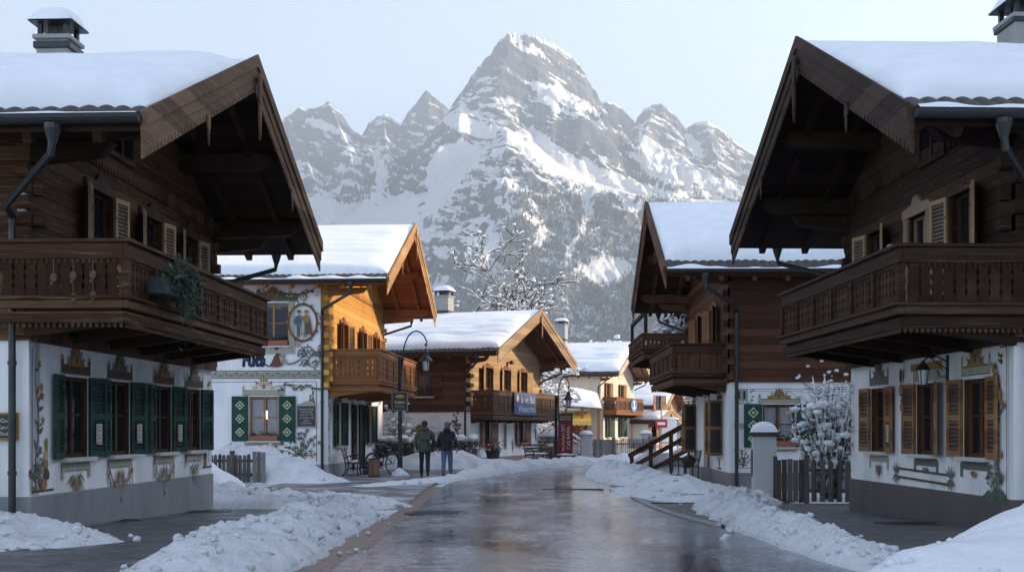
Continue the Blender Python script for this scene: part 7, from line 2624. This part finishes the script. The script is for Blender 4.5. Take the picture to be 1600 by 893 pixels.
fm.polygons.add(len(Tt)); fm.polygons.foreach_set('loop_start', np.arange(0, Tt.size, 3, dtype=np.int32)); fm.polygons.foreach_set('loop_total', np.full(len(Tt), 3, np.int32))
fm.update()
N = NT('far_fir')
geo = N.n('NewGeometry')
f1 = N.noise(N.n('Mapping', Vector=geo.outputs['Position'], Scale=(1 / 9, 1 / 9, 1 / 9)).outputs[0], 1.0, 4, .6)
col = N.mix(N.step(f1, .46, .66), (.045, .056, .058), (.33, .36, .385))  # snow dusting, with the tones also paled to imitate thicker haze low down
MAT['far_fir'] = N.done(col, .9, .1)
fm.materials.append(MAT['far_fir'])
tag(link('forest', fm), 'snow dusted fir forest covering the lower mountain slopes', 'forest', None, 'stuff')

# ------------------------------------------------------------------ wooded hillside out of view on the right, added to keep low sun off the near houses
HP = [(-90, 30), (-20, 46), (30, 48), (44, 46), (50, 41.5), (56, 36.6), (63, 35.0), (70, 33.0), (89, 29.0), (104, 20), (130, 7), (160, 0), (200, 0)]  # crest heights shaped by where the added hillside's shade should fall
xs = np.linspace(34, 230, 60)
ysl = np.linspace(-90, 200, 110)
Xh, Yh = np.meshgrid(xs, ysl)
hp = np.interp(Yh, [p[0] for p in HP], [p[1] for p in HP])
t_ = np.clip((Xh - 38) / 42, 0, 1)
Zh = hp * (t_ * t_ * (3 - 2 * t_)) - .5 + np.clip((60 - Xh) / 30, 0, 1) * pn(Xh / 9, Yh / 9, 71) * .8
b = MB()
b.grid([[(float(Xh[i, j]), float(Yh[i, j]), float(Zh[i, j])) for j in range(Xh.shape[1])] for i in range(Xh.shape[0])])
tag(b.obj('shade_hill', [MAT['clean_snow']], None, smooth=True, fix=False), 'unseen snowy hillside added on the right to shade the near houses', 'shade_hill', None, 'structure')
b = MB()
rs = np.random.RandomState(3)
for k in range(420):  # added firs out of view, meant to dapple the shade edge
    x, y = rs.uniform(46, 150), rs.uniform(-70, 50)
    if k >= 330:
        x, y = rs.uniform(70, 90), rs.uniform(50, 70)
    tt = min(1, max(0, (x - 38) / 42))
    z = np.interp(y, [p[0] for p in HP], [p[1] for p in HP]) * tt * tt * (3 - 2 * tt) - 1
    h = rs.uniform(5, 10) if k < 330 else rs.uniform(1.2, 2.6)
    for j in range(3):
        b.lathe([(h * (.24 - .06 * j), z + h * (.10 + .26 * j)), (.02, z + h * (.50 + .25 * j))], 7, 0, x, y)
tag(b.obj('shade_firs', [MAT['far_fir']], None, fix=False), 'unseen fir wood added on the shading hillside', 'forest', None, 'stuff')

# ------------------------------------------------------------------ the air
b = MB()
b.box(-9000, 9000, -400, 5600, -4, 1420)
N = NT('valley_haze')
N.t.nodes.remove(N.b)
pv = N.n('VolumePrincipled', Density=HAZE, Anisotropy=.15)
pv.inputs['Color'].default_value = c4((.49, .59, .72))
N.t.links.new(pv.outputs[0], N.o.inputs['Volume'])
tag(b.obj('haze', [N.m]), 'thin blue winter haze filling the valley', 'haze', None, 'stuff')

# ------------------------------------------------------------------ light, sky, camera
W_ = bpy.data.worlds.new('World')
SC.world = W_
W_.use_nodes = True
nt = W_.node_tree
sky = nt.nodes.new('ShaderNodeTexSky')
sky.sky_type = 'NISHITA'
sky.sun_disc = False
sky.sun_elevation = math.radians(SUN_EL)
sky.sun_rotation = math.radians(90 - SUN_AZ)
sky.altitude = 700
sky.air_density, sky.dust_density, sky.ozone_density = 1.0, 1.5, 3.0
hs = nt.nodes.new('ShaderNodeHueSaturation')
hs.inputs['Saturation'].default_value = .62
nt.links.new(sky.outputs[0], hs.inputs['Color'])
nt.links.new(hs.outputs[0], nt.nodes['Background'].inputs[0])
nt.nodes['Background'].inputs[1].default_value = SKY
sl = bpy.data.lights.new('sun', 'SUN')
sl.energy = SUN
sl.angle = math.radians(.55)
sl.color = SUN_COL
so = bpy.data.objects.new('sun', sl)
COL.objects.link(so)
d = Vector((math.cos(math.radians(SUN_AZ)) * math.cos(math.radians(SUN_EL)), math.sin(math.radians(SUN_AZ)) * math.cos(math.radians(SUN_EL)), math.sin(math.radians(SUN_EL))))
so.rotation_euler = (-d).to_track_quat('-Z', 'Y').to_euler()
so.location = (60, 30, 60)
cam = bpy.data.cameras.new('camera')
cam.sensor_width = 36.0
cam.lens = F / 1600 * 36.0
cam.shift_y = (HY - 446.5) / 1600
cam.clip_start = .1
cam.clip_end = 30000
co_ = bpy.data.objects.new('camera', cam)
COL.objects.link(co_)
co_.location = (0, 0, CH)
co_.rotation_euler = (PI / 2, 0, 0)
SC.camera = co_
vs_ = SC.view_settings
vs_.view_transform = 'Standard'
vs_.look = 'None'
vs_.gamma = 1.0
vs_.use_curve_mapping = False
vs_.exposure = EXPO
SC.render.engine = 'CYCLES'
cy = SC.cycles
cy.use_denoising = True
try:
    cy.denoiser = 'OPENIMAGEDENOISE'
    cy.denoising_input_passes = 'RGB_ALBEDO_NORMAL'
    cy.denoising_prefilter = 'ACCURATE'
except Exception:
    pass
cy.max_bounces = 6
cy.diffuse_bounces = 3
cy.glossy_bounces = 3
cy.transparent_max_bounces = 8
cy.volume_bounces = 0
cy.caustics_reflective = cy.caustics_refractive = False
cy.sample_clamp_indirect = 6
